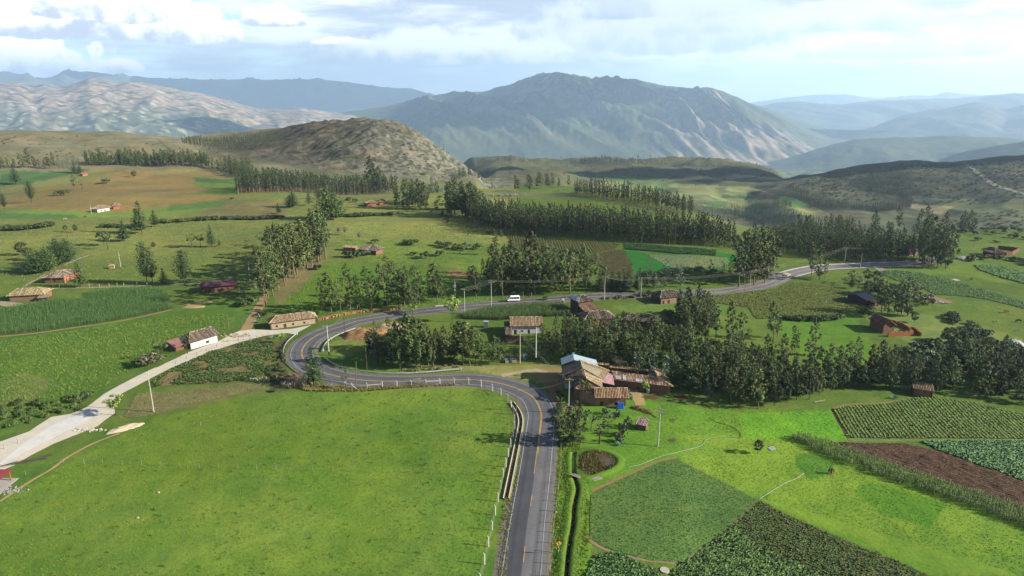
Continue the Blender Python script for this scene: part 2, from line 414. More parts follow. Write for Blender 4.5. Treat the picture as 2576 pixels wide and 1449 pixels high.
# ------------------------------------------------------------ ground sheet
GRASS = A(118, 146, 58)
def ground_colors(x, y, z):
    r = np.hypot(x, y); X, Y = to_px(x, y, z)
    n = len(x); C = np.tile(np.array(A(112, 134, 58)), (n, 1))
    front = y > 30
    n1 = fbm(x / 70, y / 70, 3, 71)[:, None]; n2 = fbm(x / 240, y / 240, 3, 81)[:, None]
    def put(mask, col, n=None):
        m = np.clip(mask.astype(float), 0, 1)[:, None]
        C[:] = C * (1 - m) + np.array(A(*col)) * m
    ss = lambda v, a, b: np.clip((v - a) / (b - a), 0, 1)
    # pasture on the left, yellower with distance
    put(ss(Y, 720, 600) * (X < 1300) * front, (142, 148, 78))
    put(ss(Y, 600, 560) * (X < 700) * front, (140, 146, 76))
    put(ss(r, 700, 850), (128, 130, 84))                       # tan upland grass
    put(ss(r, 900, 1000) * (X < 760), (150, 143, 106))
    # lower valley, right and centre
    low = ss(z, -55, -95)
    put(low, (128, 130, 92)); put(low * ss(n1[:, 0], 0.0, 0.35) * 0.7, (98, 108, 72))
    put(ss(z, -30, -60) * ss(X, 1150, 1250) * (Y < 470) * 0.6, (112, 112, 78))
    hill = (X > 1900) & (r > 1150) & (r < 2600) & (Y < 530)
    put(hill * 0.8, (100, 100, 78))
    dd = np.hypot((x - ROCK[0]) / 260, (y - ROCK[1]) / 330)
    # steep or craggy ground shows rock; west face shade put into darker colour
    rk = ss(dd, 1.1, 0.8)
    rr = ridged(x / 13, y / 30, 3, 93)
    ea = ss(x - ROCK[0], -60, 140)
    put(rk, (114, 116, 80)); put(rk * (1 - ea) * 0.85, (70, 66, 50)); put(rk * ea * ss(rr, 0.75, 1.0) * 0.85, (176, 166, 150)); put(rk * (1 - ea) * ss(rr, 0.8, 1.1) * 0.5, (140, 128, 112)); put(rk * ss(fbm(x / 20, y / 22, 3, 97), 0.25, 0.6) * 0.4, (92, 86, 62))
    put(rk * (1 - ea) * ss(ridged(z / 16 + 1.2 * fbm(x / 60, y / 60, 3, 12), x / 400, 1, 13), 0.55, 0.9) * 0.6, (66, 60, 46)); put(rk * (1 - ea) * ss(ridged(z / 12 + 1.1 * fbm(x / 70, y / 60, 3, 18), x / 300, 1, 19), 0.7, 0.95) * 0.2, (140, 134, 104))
    pl = ss(r, 1500, 1700) * ss(X, 1180, 1230) * (X < 1950) * (r < 3200)
    put(pl * ss(ridged(x / 330, y / 260, 3, 40), 1.1, 0.4) * 0.75, (92, 92, 72))
    put((r > 3000) & (z < -250), (120, 128, 96)); 
    vf = (z < -330); cell = perlin(x / 130, y / 90, 33)
    put(vf * ss(cell, 0.0, 0.1) * 0.7, (150, 170, 110)); put(vf * ss(perlin(x / 95, y / 70, 37), 0.12, 0.2) * 0.8, (66, 86, 60))
    for poly, col, a in ZONES:
        xs = [p[0] for p in poly]; ys = [p[1] for p in poly]
        bb = front & (X >= min(xs)) & (X <= max(xs)) & (Y >= min(ys)) & (Y <= max(ys)) & (r < 2700)
        i = np.nonzero(bb)[0]
        if len(i):
            q = i[inpoly(X[i] + 2.5 * perlin(x[i] / 9, y[i] / 9, 3), Y[i] + 1.2 * perlin(x[i] / 9, y[i] / 9, 4), poly)]
            C[q] = C[q] * (1 - a) + np.array(A(*col)) * a
    mead = ss(Y, 940, 990) * front * (X < 1300)
    put(mead * ss(fbm(x / 26 + 9, y / 34, 3, 55), -0.1, 0.5) * 0.25, (144, 164, 78)); put(mead * ss(fbm(x / 17, y / 22, 3, 56), 0.05, 0.5) * 0.35, (92, 142, 44))
    C *= (1 + 0.16 * n1) * (1 + 0.1 * n2)
    C *= np.where(r < 700, 1.08, 1.0)[:, None]
    return np.clip(C, 0.004, 0.8)
OCH = (168, 142, 84)
ZONES = [
 # main meadow and the other near greens
 ([(0, 1449), (0, 1265), (120, 1190), (290, 1100), (400, 1045), (700, 985), (900, 985), (1180, 970), (1260, 1000), (1285, 1060), (1275, 1180), (1215, 1449)], (120, 152, 56), 0.85),
 ([(0, 1100), (0, 840), (430, 780), (640, 745), (640, 800), (560, 840), (420, 890), (200, 1010), (90, 1060)], (104, 142, 56), 0.8),
 ([(0, 960), (60, 935), (130, 960), (90, 1010), (0, 1030)], (158, 150, 100), 0.5),
 ([(670, 770), (700, 740), (830, 660), (900, 655), (1500, 720), (1500, 745), (1100, 770), (810, 800), (790, 790)], (112, 150, 54), 0.7),
 ([(700, 690), (760, 640), (820, 650), (780, 700), (740, 740), (700, 770), (690, 750)], (150, 136, 92), 0.8),
 ([(840, 560), (1240, 560), (1260, 610), (1100, 640), (870, 600)], (158, 164, 84), 0.7),
 ([(850, 600), (1300, 620), (1500, 680), (1300, 690), (1000, 660), (860, 650)], (128, 158, 62), 0.6),
 ([(1400, 960), (1600, 1000), (1800, 1030), (2120, 1040), (2576, 1340), (2576, 1449), (2330, 1449), (1905, 1255), (1700, 1150), (1500, 1225), (1480, 1449), (1400, 1449)], (118, 162, 52), 0.85),
 ([(1700, 1090), (2000, 1105), (2576, 1330), (2576, 1449), (2400, 1449), (1920, 1260), (1720, 1160)], (132, 166, 58), 0.8),
 ([(1860, 1040), (2100, 1030), (2140, 1105), (1870, 1105)], (118, 178, 50), 0.75),
 ([(2200, 760), (2576, 850), (2576, 960), (2420, 900), (2280, 860), (2180, 800)], (138, 152, 80), 0.8),
 ([(2150, 690), (2380, 640), (2576, 680), (2576, 720), (2400, 690)], (130, 158, 66), 0.6),
 ([(1930, 800), (2140, 780), (2200, 870), (2150, 960), (2000, 880)], (108, 156, 50), 0.7),
 ([(1530, 770), (1700, 760), (1720, 800), (1640, 810)], (134, 158, 74), 0.7),
 ([(1040, 925), (1300, 915), (1420, 920), (1410, 975), (1340, 960), (1200, 935)], (166, 160, 100), 0.7),
 ([(1350, 925), (1412, 930), (1418, 975), (1425, 1035), (1400, 1010), (1360, 960)], (172, 138, 104), 0.75),
 ([(300, 1050), (310, 1000), (440, 975), (640, 960), (760, 965), (690, 990), (400, 1040)], (140, 142, 84), 0.8),
 ([(690, 870), (730, 840), (712, 900), (730, 950), (770, 975), (700, 985), (660, 960), (690, 920)], (118, 104, 76), 0.8),
 ([(820, 870), (880, 830), (1000, 830), (960, 870), (860, 900)], (150, 160, 84), 0.6),
 ([(2000, 1140), (2085, 1148), (2100, 1188), (2040, 1208), (2005, 1178)], (78, 134, 46), 0.8),
 ([(2170, 1212), (2300, 1238), (2386, 1268), (2335, 1330), (2220, 1292), (2150, 1240)], (86, 144, 42), 0.75),
 # ochre and green back fields, left
 ([(0, 470), (200, 425), (560, 430), (600, 450), (590, 490), (420, 540), (130, 530), (0, 520)], OCH, 0.8),
 ([(260, 425), (560, 428), (600, 445), (400, 440)], (164, 152, 96), 0.6),
 ([(0, 468), (100, 450), (240, 425), (300, 440), (0, 500)], (142, 150, 86), 0.7),
 ([(0, 430), (150, 432), (240, 424), (60, 465), (0, 468)], (92, 132, 72), 0.9),
 ([(70, 528), (300, 535), (580, 500), (600, 508), (410, 548), (0, 545), (0, 534)], (132, 164, 74), 0.8),
 ([(0, 536), (190, 540), (200, 549), (0, 553)], (96, 134, 72), 0.8),
 ([(487, 447), (600, 452), (600, 463), (492, 458)], (88, 134, 66), 0.9),
 ([(470, 460), (600, 463), (600, 492), (480, 488), (530, 478)], (112, 152, 58), 0.8),
 ([(560, 500), (720, 505), (720, 540), (640, 552), (500, 545)], (146, 134, 84), 0.8),
 ([(430, 515), (570, 505), (560, 520), (420, 530)], (104, 144, 68), 0.8),
 # far field chequer, centre
 ([(1130, 480), (1450, 480), (1700, 530), (1860, 560), (1900, 590), (1850, 590), (1500, 500), (1130, 500)], (132, 136, 84), 0.7),
 ([(1480, 478), (1520, 452), (1640, 462), (1890, 470), (2060, 525), (2100, 545), (1860, 530)], (172, 178, 112), 0.85),
 ([(1520, 448), (1640, 448), (1760, 470), (1600, 470)], (128, 156, 92), 0.8),
 ([(1530, 468), (1640, 466), (1700, 486), (1600, 488)], (160, 178, 104), 0.7),
 ([(1640, 470), (1660, 470), (1690, 488), (1670, 490)], (104, 142, 84), 0.8),
 ([(1885, 483), (1935, 483), (1968, 501), (1905, 502)], (132, 112, 88), 0.9),
 ([(1945, 490), (2000, 498), (2048, 524), (1995, 524)], (118, 158, 86), 0.9),
 ([(1770, 508), (1835, 506), (1825, 522), (1780, 520)], (108, 148, 84), 0.8),
 ([(1820, 490), (1910, 494), (1910, 500), (1810, 498)], (104, 140, 86), 0.8),
 ([(2020, 535), (2190, 540), (2200, 575), (2120, 570), (2040, 560)], (146, 140, 104), 0.7),
 ([(2280, 500), (2576, 500), (2576, 545), (2400, 530)], (138, 146, 96), 0.7),
 ([(2290, 512), (2400, 520), (2370, 540), (2290, 525)], (190, 180, 132), 0.8),
 ([(1420, 440), (1500, 437), (1620, 445), (1560, 455)], (118, 150, 84), 0.7),
 ([(1860, 415), (1960, 440), (1980, 462), (1750, 445), (1600, 420)], (128, 124, 92), 0.6),
 ([(2420, 405), (2490, 465), (2576, 490), (2576, 486), (2500, 461), (2425, 405)], (190, 184, 158), 0.9),
 # left grass hill footpath
 ([(395, 347), (420, 368), (450, 392), (445, 392), (415, 370), (392, 348)], (110, 100, 78), 0.7),
]
def build_ground():
    aF = np.radians(np.arange(-43, 43.01, 0.125)); aB = np.radians(np.arange(45, 315.1, 4.5))
    az = np.concatenate([aF, aB]); nA = len(az)
    r = np.concatenate([[2.0, 25, 45], np.sort(np.concatenate([np.exp(np.linspace(math.log(62), math.log(4900), 430)), np.linspace(1052, 1450, 110)])), np.exp(np.linspace(math.log(5050), math.log(45000), 22))])
    nR = len(r); R_, A_ = np.meshgrid(r, az, indexing='ij')
    x = (R_ * np.sin(A_)).ravel(); y = (R_ * np.cos(A_)).ravel(); z = H(x, y)
    i = np.arange(nR - 1)[:, None] * nA + np.arange(nA)[None, :]
    j = np.arange(nR - 1)[:, None] * nA + (np.arange(nA)[None, :] + 1) % nA
    F = np.stack([i, i + nA, j + nA, j], -1).reshape(-1, 4)[:, ::-1]
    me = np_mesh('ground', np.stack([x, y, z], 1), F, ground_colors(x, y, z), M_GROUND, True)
    tag(mobj('ground', me), kind='structure')
build_ground()

# ------------------------------------------------------------ mountains: real relief, each at its own distance
def crest_fn(pts):
    P = sorted(pts); X = np.array([p[0] for p in P], float); Y = np.array([p[1] for p in P], float)
    def f(q):
        a = np.interp(q, X, Y)
        return (a * 2 + np.interp(q - 9, X, Y) + np.interp(q + 9, X, Y)) / 4
    return f
MS = 1.6
def mountain(name, crest, Db, Dc, De, zb, col_fn, spur, nX=260, nR=120, back=-770, bow=0.0, pw=1.15, jag=2.0, seed=1):
    Db, Dc, De = Db * MS, Dc * MS, De * MS; zb = zb * 1.8; jag = jag * MS
    X0, X1 = min(p[0] for p in crest), max(p[0] for p in crest); f = crest_fn(crest)
    Xs = np.linspace(X0, X1, nX); rs = np.concatenate([np.linspace(Db, Dc, int(nR * .72)), np.linspace(Dc, De, int(nR * .28) + 1)[1:]])
    XX, RR = np.meshgrid(Xs, rs, indexing='ij')
    Yc = f(XX); u = 724.5 - Yc
    dx = XX - 1288; dy = FPX * math.cos(PITCH) + u * math.sin(PITCH); dz = -FPX * math.sin(PITCH) + u * math.cos(PITCH)
    hd = np.hypot(dx, dy); az = np.arctan2(dx, dy)
    Dcx = Dc * (1 + bow * np.sin((XX - X0) / (X1 - X0) * 7 + seed))
    zc = CAMZ + Dcx * dz / hd
    t = np.where(RR <= Dcx, (RR - Db) / (Dcx - Db), 1 - (RR - Dcx) / (De - Dcx)); t = np.clip(t, 0, 1)
    side = RR > Dcx
    sh = t ** pw * (1 - .25 * t) / .75; sh = np.where(side, t, np.minimum(sh, 1))
    x = RR * np.sin(az); y = RR * np.cos(az)
    w = np.sin(np.pi * np.clip(t, 0, 1)) ** 1.2 * (1 - side * .7)
    zz = np.where(side, back + (zc - back) * sh, zb + (zc - zb) * sh)
    rel = np.clip((zc - zb) / 600 / MS, 0.1, 1.4)
    z = zz + MS * spur(x / MS, y / MS, t, XX) * w * rel + jag * fbm(x / 280, y / 280, 3, seed + 5)
    F = (np.arange(nX - 1)[:, None] * len(rs) + np.arange(len(rs) - 1)[None, :])
    F = np.stack([F, F + 1, F + 1 + len(rs), F + len(rs)], -1).reshape(-1, 4)
    V = np.stack([x, y, z], -1).reshape(-1, 3)
    # slope for the colour of bare rock
    gx = np.gradient(z, axis=0) / np.maximum(np.hypot(np.gradient(x, axis=0), np.gradient(y, axis=0)), 1)
    gr = np.gradient(z, axis=1) / np.maximum(np.hypot(np.gradient(x, axis=1), np.gradient(y, axis=1)), 1)
    st = np.hypot(gx, gr)
    C = col_fn(x.ravel() / MS, y.ravel() / MS, z.ravel(), st.ravel(), t.ravel(), XX.ravel())
    me = np_mesh(name, V, F[:, ::-1], C, M_HILL, True)
    return tag(mobj(name, me), kind='structure')
def blend(C, m, col): m = np.clip(m, 0, 1)[:, None]; return C * (1 - m) + np.array(A(*col)) * m
def col_green(x, y, z, st, t, X):
    C = np.tile(np.array(A(100, 108, 72)), (len(x), 1))
    C = blend(C, np.clip(fbm(x / 500, y / 500, 3, 3) + .3, 0, 1) * .5, (92, 108, 74))
    C = blend(C, np.clip((st - 0.75) * 2.2, 0, .8), (168, 154, 132))
    return C
def col_big(x, y, z, st, t, X):
    C = col_green(x, y, z, st, t, X)
    low = np.clip((X - 1640) / 80, 0, 1) * np.clip((.62 - t) * 6, 0, 1)
    C = blend(C, low * np.clip(ridged(x / 130, y / 700, 2, 8) - .35, 0, 1) * 1.6, (178, 160, 138))
    # farmed benches half-way up
    v = np.clip(1 - np.abs(t - (.56 + (X - 1350) * -.0006)) * 14, 0, 1) * np.clip((X - 1240) / 30, 0, 1) * np.clip((1560 - X) / 60, 0, 1)
    C = blend(C, v * np.clip(perlin(x / 70, y / 50, 6) * 3 + .6, 0, 1), (206, 188, 160))
    return C
def col_tan(x, y, z, st, t, X):
    C = np.tile(np.array(A(120, 126, 96)), (len(x), 1))
    up = np.clip((t - .42 + .12 * fbm(x / 700, y / 700, 3, 2)) * 7, 0, 1)
    C = blend(C, up * .95, (180, 158, 132))
    C = blend(C, up * np.clip(ridged(x / 260, y / 200, 3, 9) - .6, 0, 1), (206, 182, 156))
    C = blend(C, np.clip(fbm(x / 130, y / 70, 4, 12) * 2.2 - .2, 0, .9), (84, 96, 68))
    C = blend(C, (1 - up) * np.clip(perlin(x / 90, y / 60, 15) * 6 - 1.6, 0, 1) * .8, (196, 190, 150))
    C = blend(C, np.clip(perlin(x / 60, y / 60, 18) * 8 - 4.0, 0, 1) * .8, (232, 226, 214))
    return C
def col_blue(x, y, z, st, t, X):
    C = np.tile(np.array(A(98, 108, 86)), (len(x), 1)); C = blend(C, np.clip(fbm(x / 900, y / 700, 3, 7), 0, .5), (150, 140, 116)); return C
def spur_big(x, y, t, X):
    # long spurs that run down to the left, steep ravines low on the right
    q = x + 0.55 * (y - 6500) + 90 * fbm(x / 900, y / 900, 2, 21)
    a = 1 - 2 * np.abs(perlin(q / 620, (y + .2 * x) / 2600, 20))
    b = 1 - 2 * np.abs(perlin(q / 250, y / 1500, 22))
    right = np.clip((X - 1620) / 120, 0, 1); low = np.clip((.66 - t) * 5, 0, 1)
    rav = ridged((x + .15 * y) / 150, y / 1600, 2, 24) * 62 * right * low
    bench = 95 * np.exp(-((t - .52) / .1) ** 2) * np.clip((X - 1180) / 80, 0, 1) * np.clip((1700 - X) / 150, 0, 1)
    return 170 * a + 52 * b + rav * 1.3 + bench + 14 * ridged(x / 90, y / 160, 2, 25)
def spur_std(s, amp, sd, shear=.3):
    def f(x, y, t, X):
        q = x + shear * y
        return amp * (1 - 2 * np.abs(perlin(q / s, y / (s * 3), sd))) + amp * .4 * ridged(q / (s * .4), y / (s * 1.2), 2, sd + 1) + amp * .15 * fbm(x / (s * .12), y / (s * .12), 2, sd + 2)
    return f
mountain('big_mountain', [(560, 330), (700, 306), (820, 287), (900, 277), (980, 266), (1050, 247), (1100, 238), (1160, 231), (1215, 231), (1250, 222), (1285, 216), (1310, 204), (1355, 193), (1385, 193), (1425, 196), (1465, 204), (1500, 208), (1540, 206), (1600, 205), (1640, 214), (1680, 222), (1730, 227), (1775, 225), (1810, 229), (1850, 243), (1890, 262), (1940, 283), (1990, 305), (2040, 328), (2090, 348), (2130, 352), (2190, 372), (2260, 398), (2330, 430)],
         4900, 8200, 10500, -425, col_big, spur_big, 420, 190, bow=0.03, pw=1.1, jag=5, seed=3)
mountain('spur_ridge', [(1760, 240), (1850, 250), (1930, 272), (2000, 300), (2060, 316), (2110, 336), (2160, 362), (2260, 400)], 8400, 9600, 10800, -300, col_green, spur_std(500, 60, 61), 110, 50, seed=8)
mountain('left_mountain', [(-1500, 232), (-1000, 222), (-520, 238), (-300, 226), (-120, 218), (0, 208), (50, 207), (80, 216), (110, 210), (150, 216), (190, 208), (225, 196), (255, 201), (290, 207), (340, 204), (390, 212), (440, 222), (500, 234), (560, 248), (610, 262), (660, 274), (720, 276), (760, 271), (830, 283), (900, 292), (1000, 330)],
         4700, 7600, 9500, -425, col_tan, spur_std(430, 34, 31), 400, 170, bow=0.04, pw=.95, jag=9, seed=5)
mountain('blue_range', [(-1700, 186), (-1100, 178), (-700, 190), (-300, 180), (-60, 186), (0, 190), (60, 190), (120, 198), (160, 182), (200, 181), (240, 181), (270, 185), (310, 190), (380, 196), (500, 200), (640, 200), (760, 199), (850, 203), (930, 214), (980, 221), (1030, 221), (1080, 238), (1120, 250), (1260, 270)],
         11500, 14500, 17000, -430, col_blue, spur_std(1300, 170, 41), 200, 70, jag=22, seed=9)
mountain('right_range', [(1900, 268), (1960, 258), (2010, 254), (2060, 261), (2120, 262), (2200, 252), (2300, 250), (2400, 248), (2460, 242), (2520, 236), (2576, 233), (2800, 226), (3200, 240)],
         10500, 12800, 15500, -430, col_blue, spur_std(900, 110, 46), 180, 70, jag=10, seed=12)
mountain('right_middle_range', [(2120, 335), (2200, 318), (2260, 292), (2330, 278), (2400, 268), (2460, 256), (2500, 259), (2530, 274), (2576, 262), (2700, 250), (3100, 262)],
         7600, 9300, 10500, -430, col_blue, spur_std(700, 90, 48), 150, 60, jag=8, seed=14)
mountain('pale_far_range', [(1860, 262), (1990, 244), (2060, 238), (2130, 237), (2200, 248), (2290, 240), (2350, 240), (2380, 230), (2420, 236), (2500, 240), (2700, 236)],
         18000, 20000, 22000, -430, col_blue, spur_std(1500, 120, 52), 120, 40, jag=12, seed=18)
mountain('right_front_ridge', [(1880, 416), (1940, 405), (2000, 392), (2060, 374), (2100, 362), (2150, 350), (2200, 347), (2270, 345), (2330, 345), (2400, 342), (2470, 346), (2530, 347), (2576, 352), (2700, 350), (3100, 330)],
         3900, 5400, 6400, -425, col_green, spur_std(420, 60, 55, -.35), 220, 110, jag=5, seed=21)
mountain('right_corner_ridge', [(2330, 420), (2400, 388), (2470, 372), (2530, 362), (2576, 356), (2700, 342), (3100, 320)],
         3300, 3900, 4300, -425, col_green, spur_std(300, 30, 58, -.35), 110, 60, jag=4, seed=25)

# ------------------------------------------------------------ unseen clouds added out of view to cast shadows on the far slopes
M_CLOUD = mat('cloud_white', lambda g, b: g.put(b.inputs['Base Color'], (0.9, 0.9, 0.92)), 1.0, 0.0)
def shadow_cloud(tx, ty, tz, h, rx, ry, seed):
    k = (h - tz) / SUN_DIR.z; c = Vector((tx, ty, tz)) + SUN_DIR * k
    nu, nv = 40, 20; u, v = np.meshgrid(np.linspace(0, 2 * math.pi, nu, endpoint=False), np.linspace(0.02, math.pi - 0.02, nv), indexing='ij')
    r = 1 + .35 * fbm(np.cos(u) * 1.6 * np.sin(v) + seed, np.sin(u) * 1.6 * np.sin(v) + np.cos(v), 4, seed)
    V = np.stack([c.x + rx * r * np.sin(v) * np.cos(u), c.y + ry * r * np.sin(v) * np.sin(u), c.z + min(160, .35 * ry) * r * np.cos(v)], -1).reshape(-1, 3)
    i = np.arange(nu)[:, None] * nv + np.arange(nv - 1)[None]; j = ((np.arange(nu) + 1) % nu)[:, None] * nv + np.arange(nv - 1)[None]
    tag(mobj('shadow_cloud', np_mesh('shadow_cloud', V, np.stack([i, i + 1, j + 1, j], -1).reshape(-1, 4), None, M_CLOUD, True)), kind='structure')
shadow_cloud(700, 10400, -200, 2600, 1500, 500, 2); shadow_cloud(2600, 9600, -500, 2600, 900, 480, 3); shadow_cloud(-1200, 9800, -400, 2600, 1500, 650, 1)
shadow_cloud(-9500, 21500, 200, 5200, 9000, 3600, 5); shadow_cloud(-3600, 8600, -500, 2600, 1100, 420, 6); shadow_cloud(1500, 11800, 300, 2900, 800, 300, 8)
shadow_cloud(200, 1800, -150, 1600, 420, 130, 9); shadow_cloud(900, 1560, -110, 1600, 380, 150, 10)
# ------------------------------------------------------------ haze
def build_haze():
    mb = MB(); x0, x1, y0, y1, z0, z1 = -36000, 38000, -1500, 36500, -800, 1250
    mb.box(((x0 + x1) / 2, (y0 + y1) / 2, (z0 + z1) / 2), (x1 - x0, y1 - y0, z1 - z0))
    m = bpy.data.materials.new('haze'); m.use_nodes = True; nt = m.node_tree; nt.nodes.clear(); g = G(nt)
    v = g.n('ShaderNodeVolumePrincipled'); v.inputs['Color'].default_value = (0.56, 0.77, 1.0, 1); v.inputs['Density'].default_value = HAZE_D
    v.inputs['Anisotropy'].default_value = 0.25
    out = g.n('ShaderNodeOutputMaterial'); nt.links.new(v.outputs[0], out.inputs['Volume'])
    m.cycles.homogeneous_volume = True
    o = mb.build('haze', m); tag(o, kind='stuff')
HAZE_D = 4.6e-5
build_haze()
# ------------------------------------------------------------ roads, paths and field sheets
import bmesh
def smooth_path(pts, step=2.0):
    P = [Vector((p[0], p[1])) for p in pts]; P = [2 * P[0] - P[1]] + P + [2 * P[-1] - P[-2]]; out = []
    for i in range(1, len(P) - 2):
        a, b, c, d = P[i - 1:i + 3]; n = max(2, int((c - b).length / step))
        for k in range(n):
            t = k / n
            out.append(0.5 * ((2 * b) + (-a + c) * t + (2 * a - 5 * b + 4 * c - d) * t * t + (-a + 3 * b - 3 * c + d) * t ** 3))
    out.append(P[-2]); return np.array([(p.x, p.y) for p in out])
def normals(C):
    d = np.gradient(C, axis=0); d /= np.maximum(np.linalg.norm(d, axis=1, keepdims=True), 1e-6)
    return np.stack([d[:, 1], -d[:, 0]], 1)          # to the right of travel
def ribbon(name, C, prof, cols, mat, kind='structure', a=0, b=None, parent=None, wob=0.0, lift=0.0):
    """strip along C; prof = [(offset, height)], cols per strip between profile points"""
    C = C[a:b]; N = normals(C); n = len(C); k = len(prof); V = np.zeros((n, k, 3))
    for j, (o, h) in enumerate(prof):
        oo = o + (wob * perlin(np.arange(n) / 3.0 + j * 9.7, np.zeros(n) + 5 * j, 77) if wob else 0)
        q = C + N * (oo[:, None] if wob else o); V[:, j, :2] = q; V[:, j, 2] = H(q[:, 0], q[:, 1]) + h + lift
    F = []; CC = []
    i = np.arange(n - 1)[:, None] * k + np.arange(k - 1)[None, :]
    F = np.stack([i, i + 1, i + 1 + k, i + k], -1).reshape(-1, 4)
    CC = np.tile(np.array(cols), (n - 1, 1))
    me = np_mesh(name, V.reshape(-1, 3), F, CC, mat)
    o = mobj(name, me, parent)
    return tag(o, kind=kind) if kind else o
def sheet(name, poly, col, mat, off=0.05, step=4.0, px=True, kind='structure'):
    P = [at(*p)[:2] for p in poly] if px else poly
    # roughen the outline a little
    Q = []
    for i in range(len(P)):
        a = Vector(P[i][:2]); b = Vector(P[(i + 1) % len(P)][:2]); m = max(1, int((b - a).length / 3.0))
        for k in range(m):
            q = a.lerp(b, k / m); w = 0.35 * float(perlin(q.x / 2.1, q.y / 2.1, 8)); Q.append((q.x + w, q.y + w))
    bm = bmesh.new(); bm.faces.new([bm.verts.new((x, y, 0)) for x, y in Q])
    xs = [q[0] for q in Q]; ys = [q[1] for q in Q]
    for ax, lo, hi in ((0, min(xs), max(xs)), (1, min(ys), max(ys))):
        t = math.floor(lo / step) * step + step
        while t < hi:
            co = (t, 0, 0) if ax == 0 else (0, t, 0); no = (1, 0, 0) if ax == 0 else (0, 1, 0)
            bmesh.ops.bisect_plane(bm, geom=bm.verts[:] + bm.edges[:] + bm.faces[:], plane_co=co, plane_no=no); t += step
    bmesh.ops.triangulate(bm, faces=bm.faces[:])
    V = np.array([v.co[:] for v in bm.verts]); V[:, 2] = H(V[:, 0], V[:, 1]) + off
    bm.verts.index_update(); F = np.array([[v.index for v in f.verts] for f in bm.faces])
    bm.free()
    # upward facing
    a, b, c = V[F[:, 0]], V[F[:, 1]], V[F[:, 2]]
    nz = (b[:, 0] - a[:, 0]) * (c[:, 1] - a[:, 1]) - (b[:, 1] - a[:, 1]) * (c[:, 0] - a[:, 0]); F[nz < 0] = F[nz < 0][:, ::-1]
    me = np_mesh(name, V, F, np.tile(np.array(A(*col)), (len(F), 1)), mat)
    return tag(mobj(name, me), kind=kind)

YEL = [(1306, 1500), (1311, 1449), (1326, 1320), (1341, 1220), (1353, 1130), (1361, 1060), (1361, 1040), (1352, 1015), (1336, 996), (1298, 977), (1248, 963), (1190, 956), (1117, 957), (1014, 960), (911, 957), (838, 945), (797, 931), (768, 911), (759, 888), (768, 867), (788, 850), (821, 834), (868, 819), (895, 809), (1008, 790), (1121, 777), (1255, 764), (1355, 757), (1521, 745), (1660, 741), (1784, 737), (1850, 730), (1904, 720), (1940, 709), (1966, 697), (2000, 686), (2037, 678), (2084, 672), (2184, 667), (2267, 665), (2318, 660), (2345, 650)]
RC = smooth_path([at(*p)[:2] for p in YEL], 2.0)
ASP = A(118, 117, 118); ASPL = A(98, 97, 100); ASPR = A(140, 136, 133); SHO = A(150, 142, 122)
def road_mat():
    def fn(g, b):
        a = g.n('ShaderNodeAttribute', attribute_name='Col').outputs['Color']; pos = g.n('ShaderNodeTexCoord').outputs['Object']
        n = g.noise(pos, 0.12, 5, 0.65); f = g.noise(pos, 9.0, 2, 0.6)
        k = g.m('MULTIPLY', g.mr(n, 0.3, 0.7, 0.76, 1.22, False), g.mr(f, 0.3, 0.7, 0.9, 1.1, False))
        cr = g.n('ShaderNodeTexVoronoi', feature='DISTANCE_TO_EDGE', iScale=0.16); g.put(cr.inputs['Vector'], g.vm('ADD', pos, g.vm('MULTIPLY', g.noise(pos, 0.5, 3, out=1), (2, 2, 2))))
        k = g.m('MULTIPLY', k, g.mr(cr.outputs[0], 0.0, 0.012, 0.72, 1.0))
        g.put(b.inputs['Base Color'], g.mix(1.0, a, k, 'MULTIPLY'))
    return mat('asphalt', fn, 0.85, 0.25)
M_ROAD = road_mat()
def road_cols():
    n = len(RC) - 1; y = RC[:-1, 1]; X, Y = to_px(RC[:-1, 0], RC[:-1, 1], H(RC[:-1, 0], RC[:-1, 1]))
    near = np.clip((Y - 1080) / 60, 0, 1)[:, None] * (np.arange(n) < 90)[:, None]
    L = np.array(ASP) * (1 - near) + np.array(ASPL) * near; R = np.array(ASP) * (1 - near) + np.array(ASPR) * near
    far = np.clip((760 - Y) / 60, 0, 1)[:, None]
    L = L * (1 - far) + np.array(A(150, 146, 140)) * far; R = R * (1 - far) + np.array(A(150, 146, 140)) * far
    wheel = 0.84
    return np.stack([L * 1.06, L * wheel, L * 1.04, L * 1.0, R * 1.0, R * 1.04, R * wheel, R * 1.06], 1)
def build_road():
    prof = [(-4.3, .08), (-2.7, .085), (-1.9, .085), (-1.0, .09), (0, .1), (1.0, .09), (1.9, .085), (2.7, .085), (4.3, .08)]
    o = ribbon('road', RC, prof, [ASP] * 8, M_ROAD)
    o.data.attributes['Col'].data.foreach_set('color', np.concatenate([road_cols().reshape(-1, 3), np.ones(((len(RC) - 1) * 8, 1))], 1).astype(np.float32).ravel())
    ribbon('road_shoulder', RC, [(-5.6, -.03), (-4.8, .05), (-4.0, .06)], [SHO] * 2, M_GRAVEL, wob=.35)
    ribbon('road_shoulder', RC, [(4.0, .06), (4.8, .05), (5.5, -.03)], [SHO] * 2, M_GRAVEL, wob=.35)
    W = A(206, 204, 200); YL = (0.50, 0.31, 0.05)
    for s, nm in ((-3.55, 'white_edge_line'), (3.55, 'white_edge_line')):
        ribbon(nm, RC, [(s - .09, .115), (s + .09, .115)], [W], M_PLAIN)
    cols = [YL]
    ribbon('yellow_centre_line', RC, [(-.19, .12), (-.08, .12)], cols, M_PLAIN, a=18)
    ribbon('yellow_centre_line', RC, [(.08, .12), (.19, .12)], cols, M_PLAIN, a=22, b=240)
    for k in (2, 10): ribbon('yellow_centre_line', RC, [(.08, .12), (.19, .12)], cols, M_PLAIN, a=k + 2, b=k + 5)
build_road()
BEIGE = (226, 214, 188)
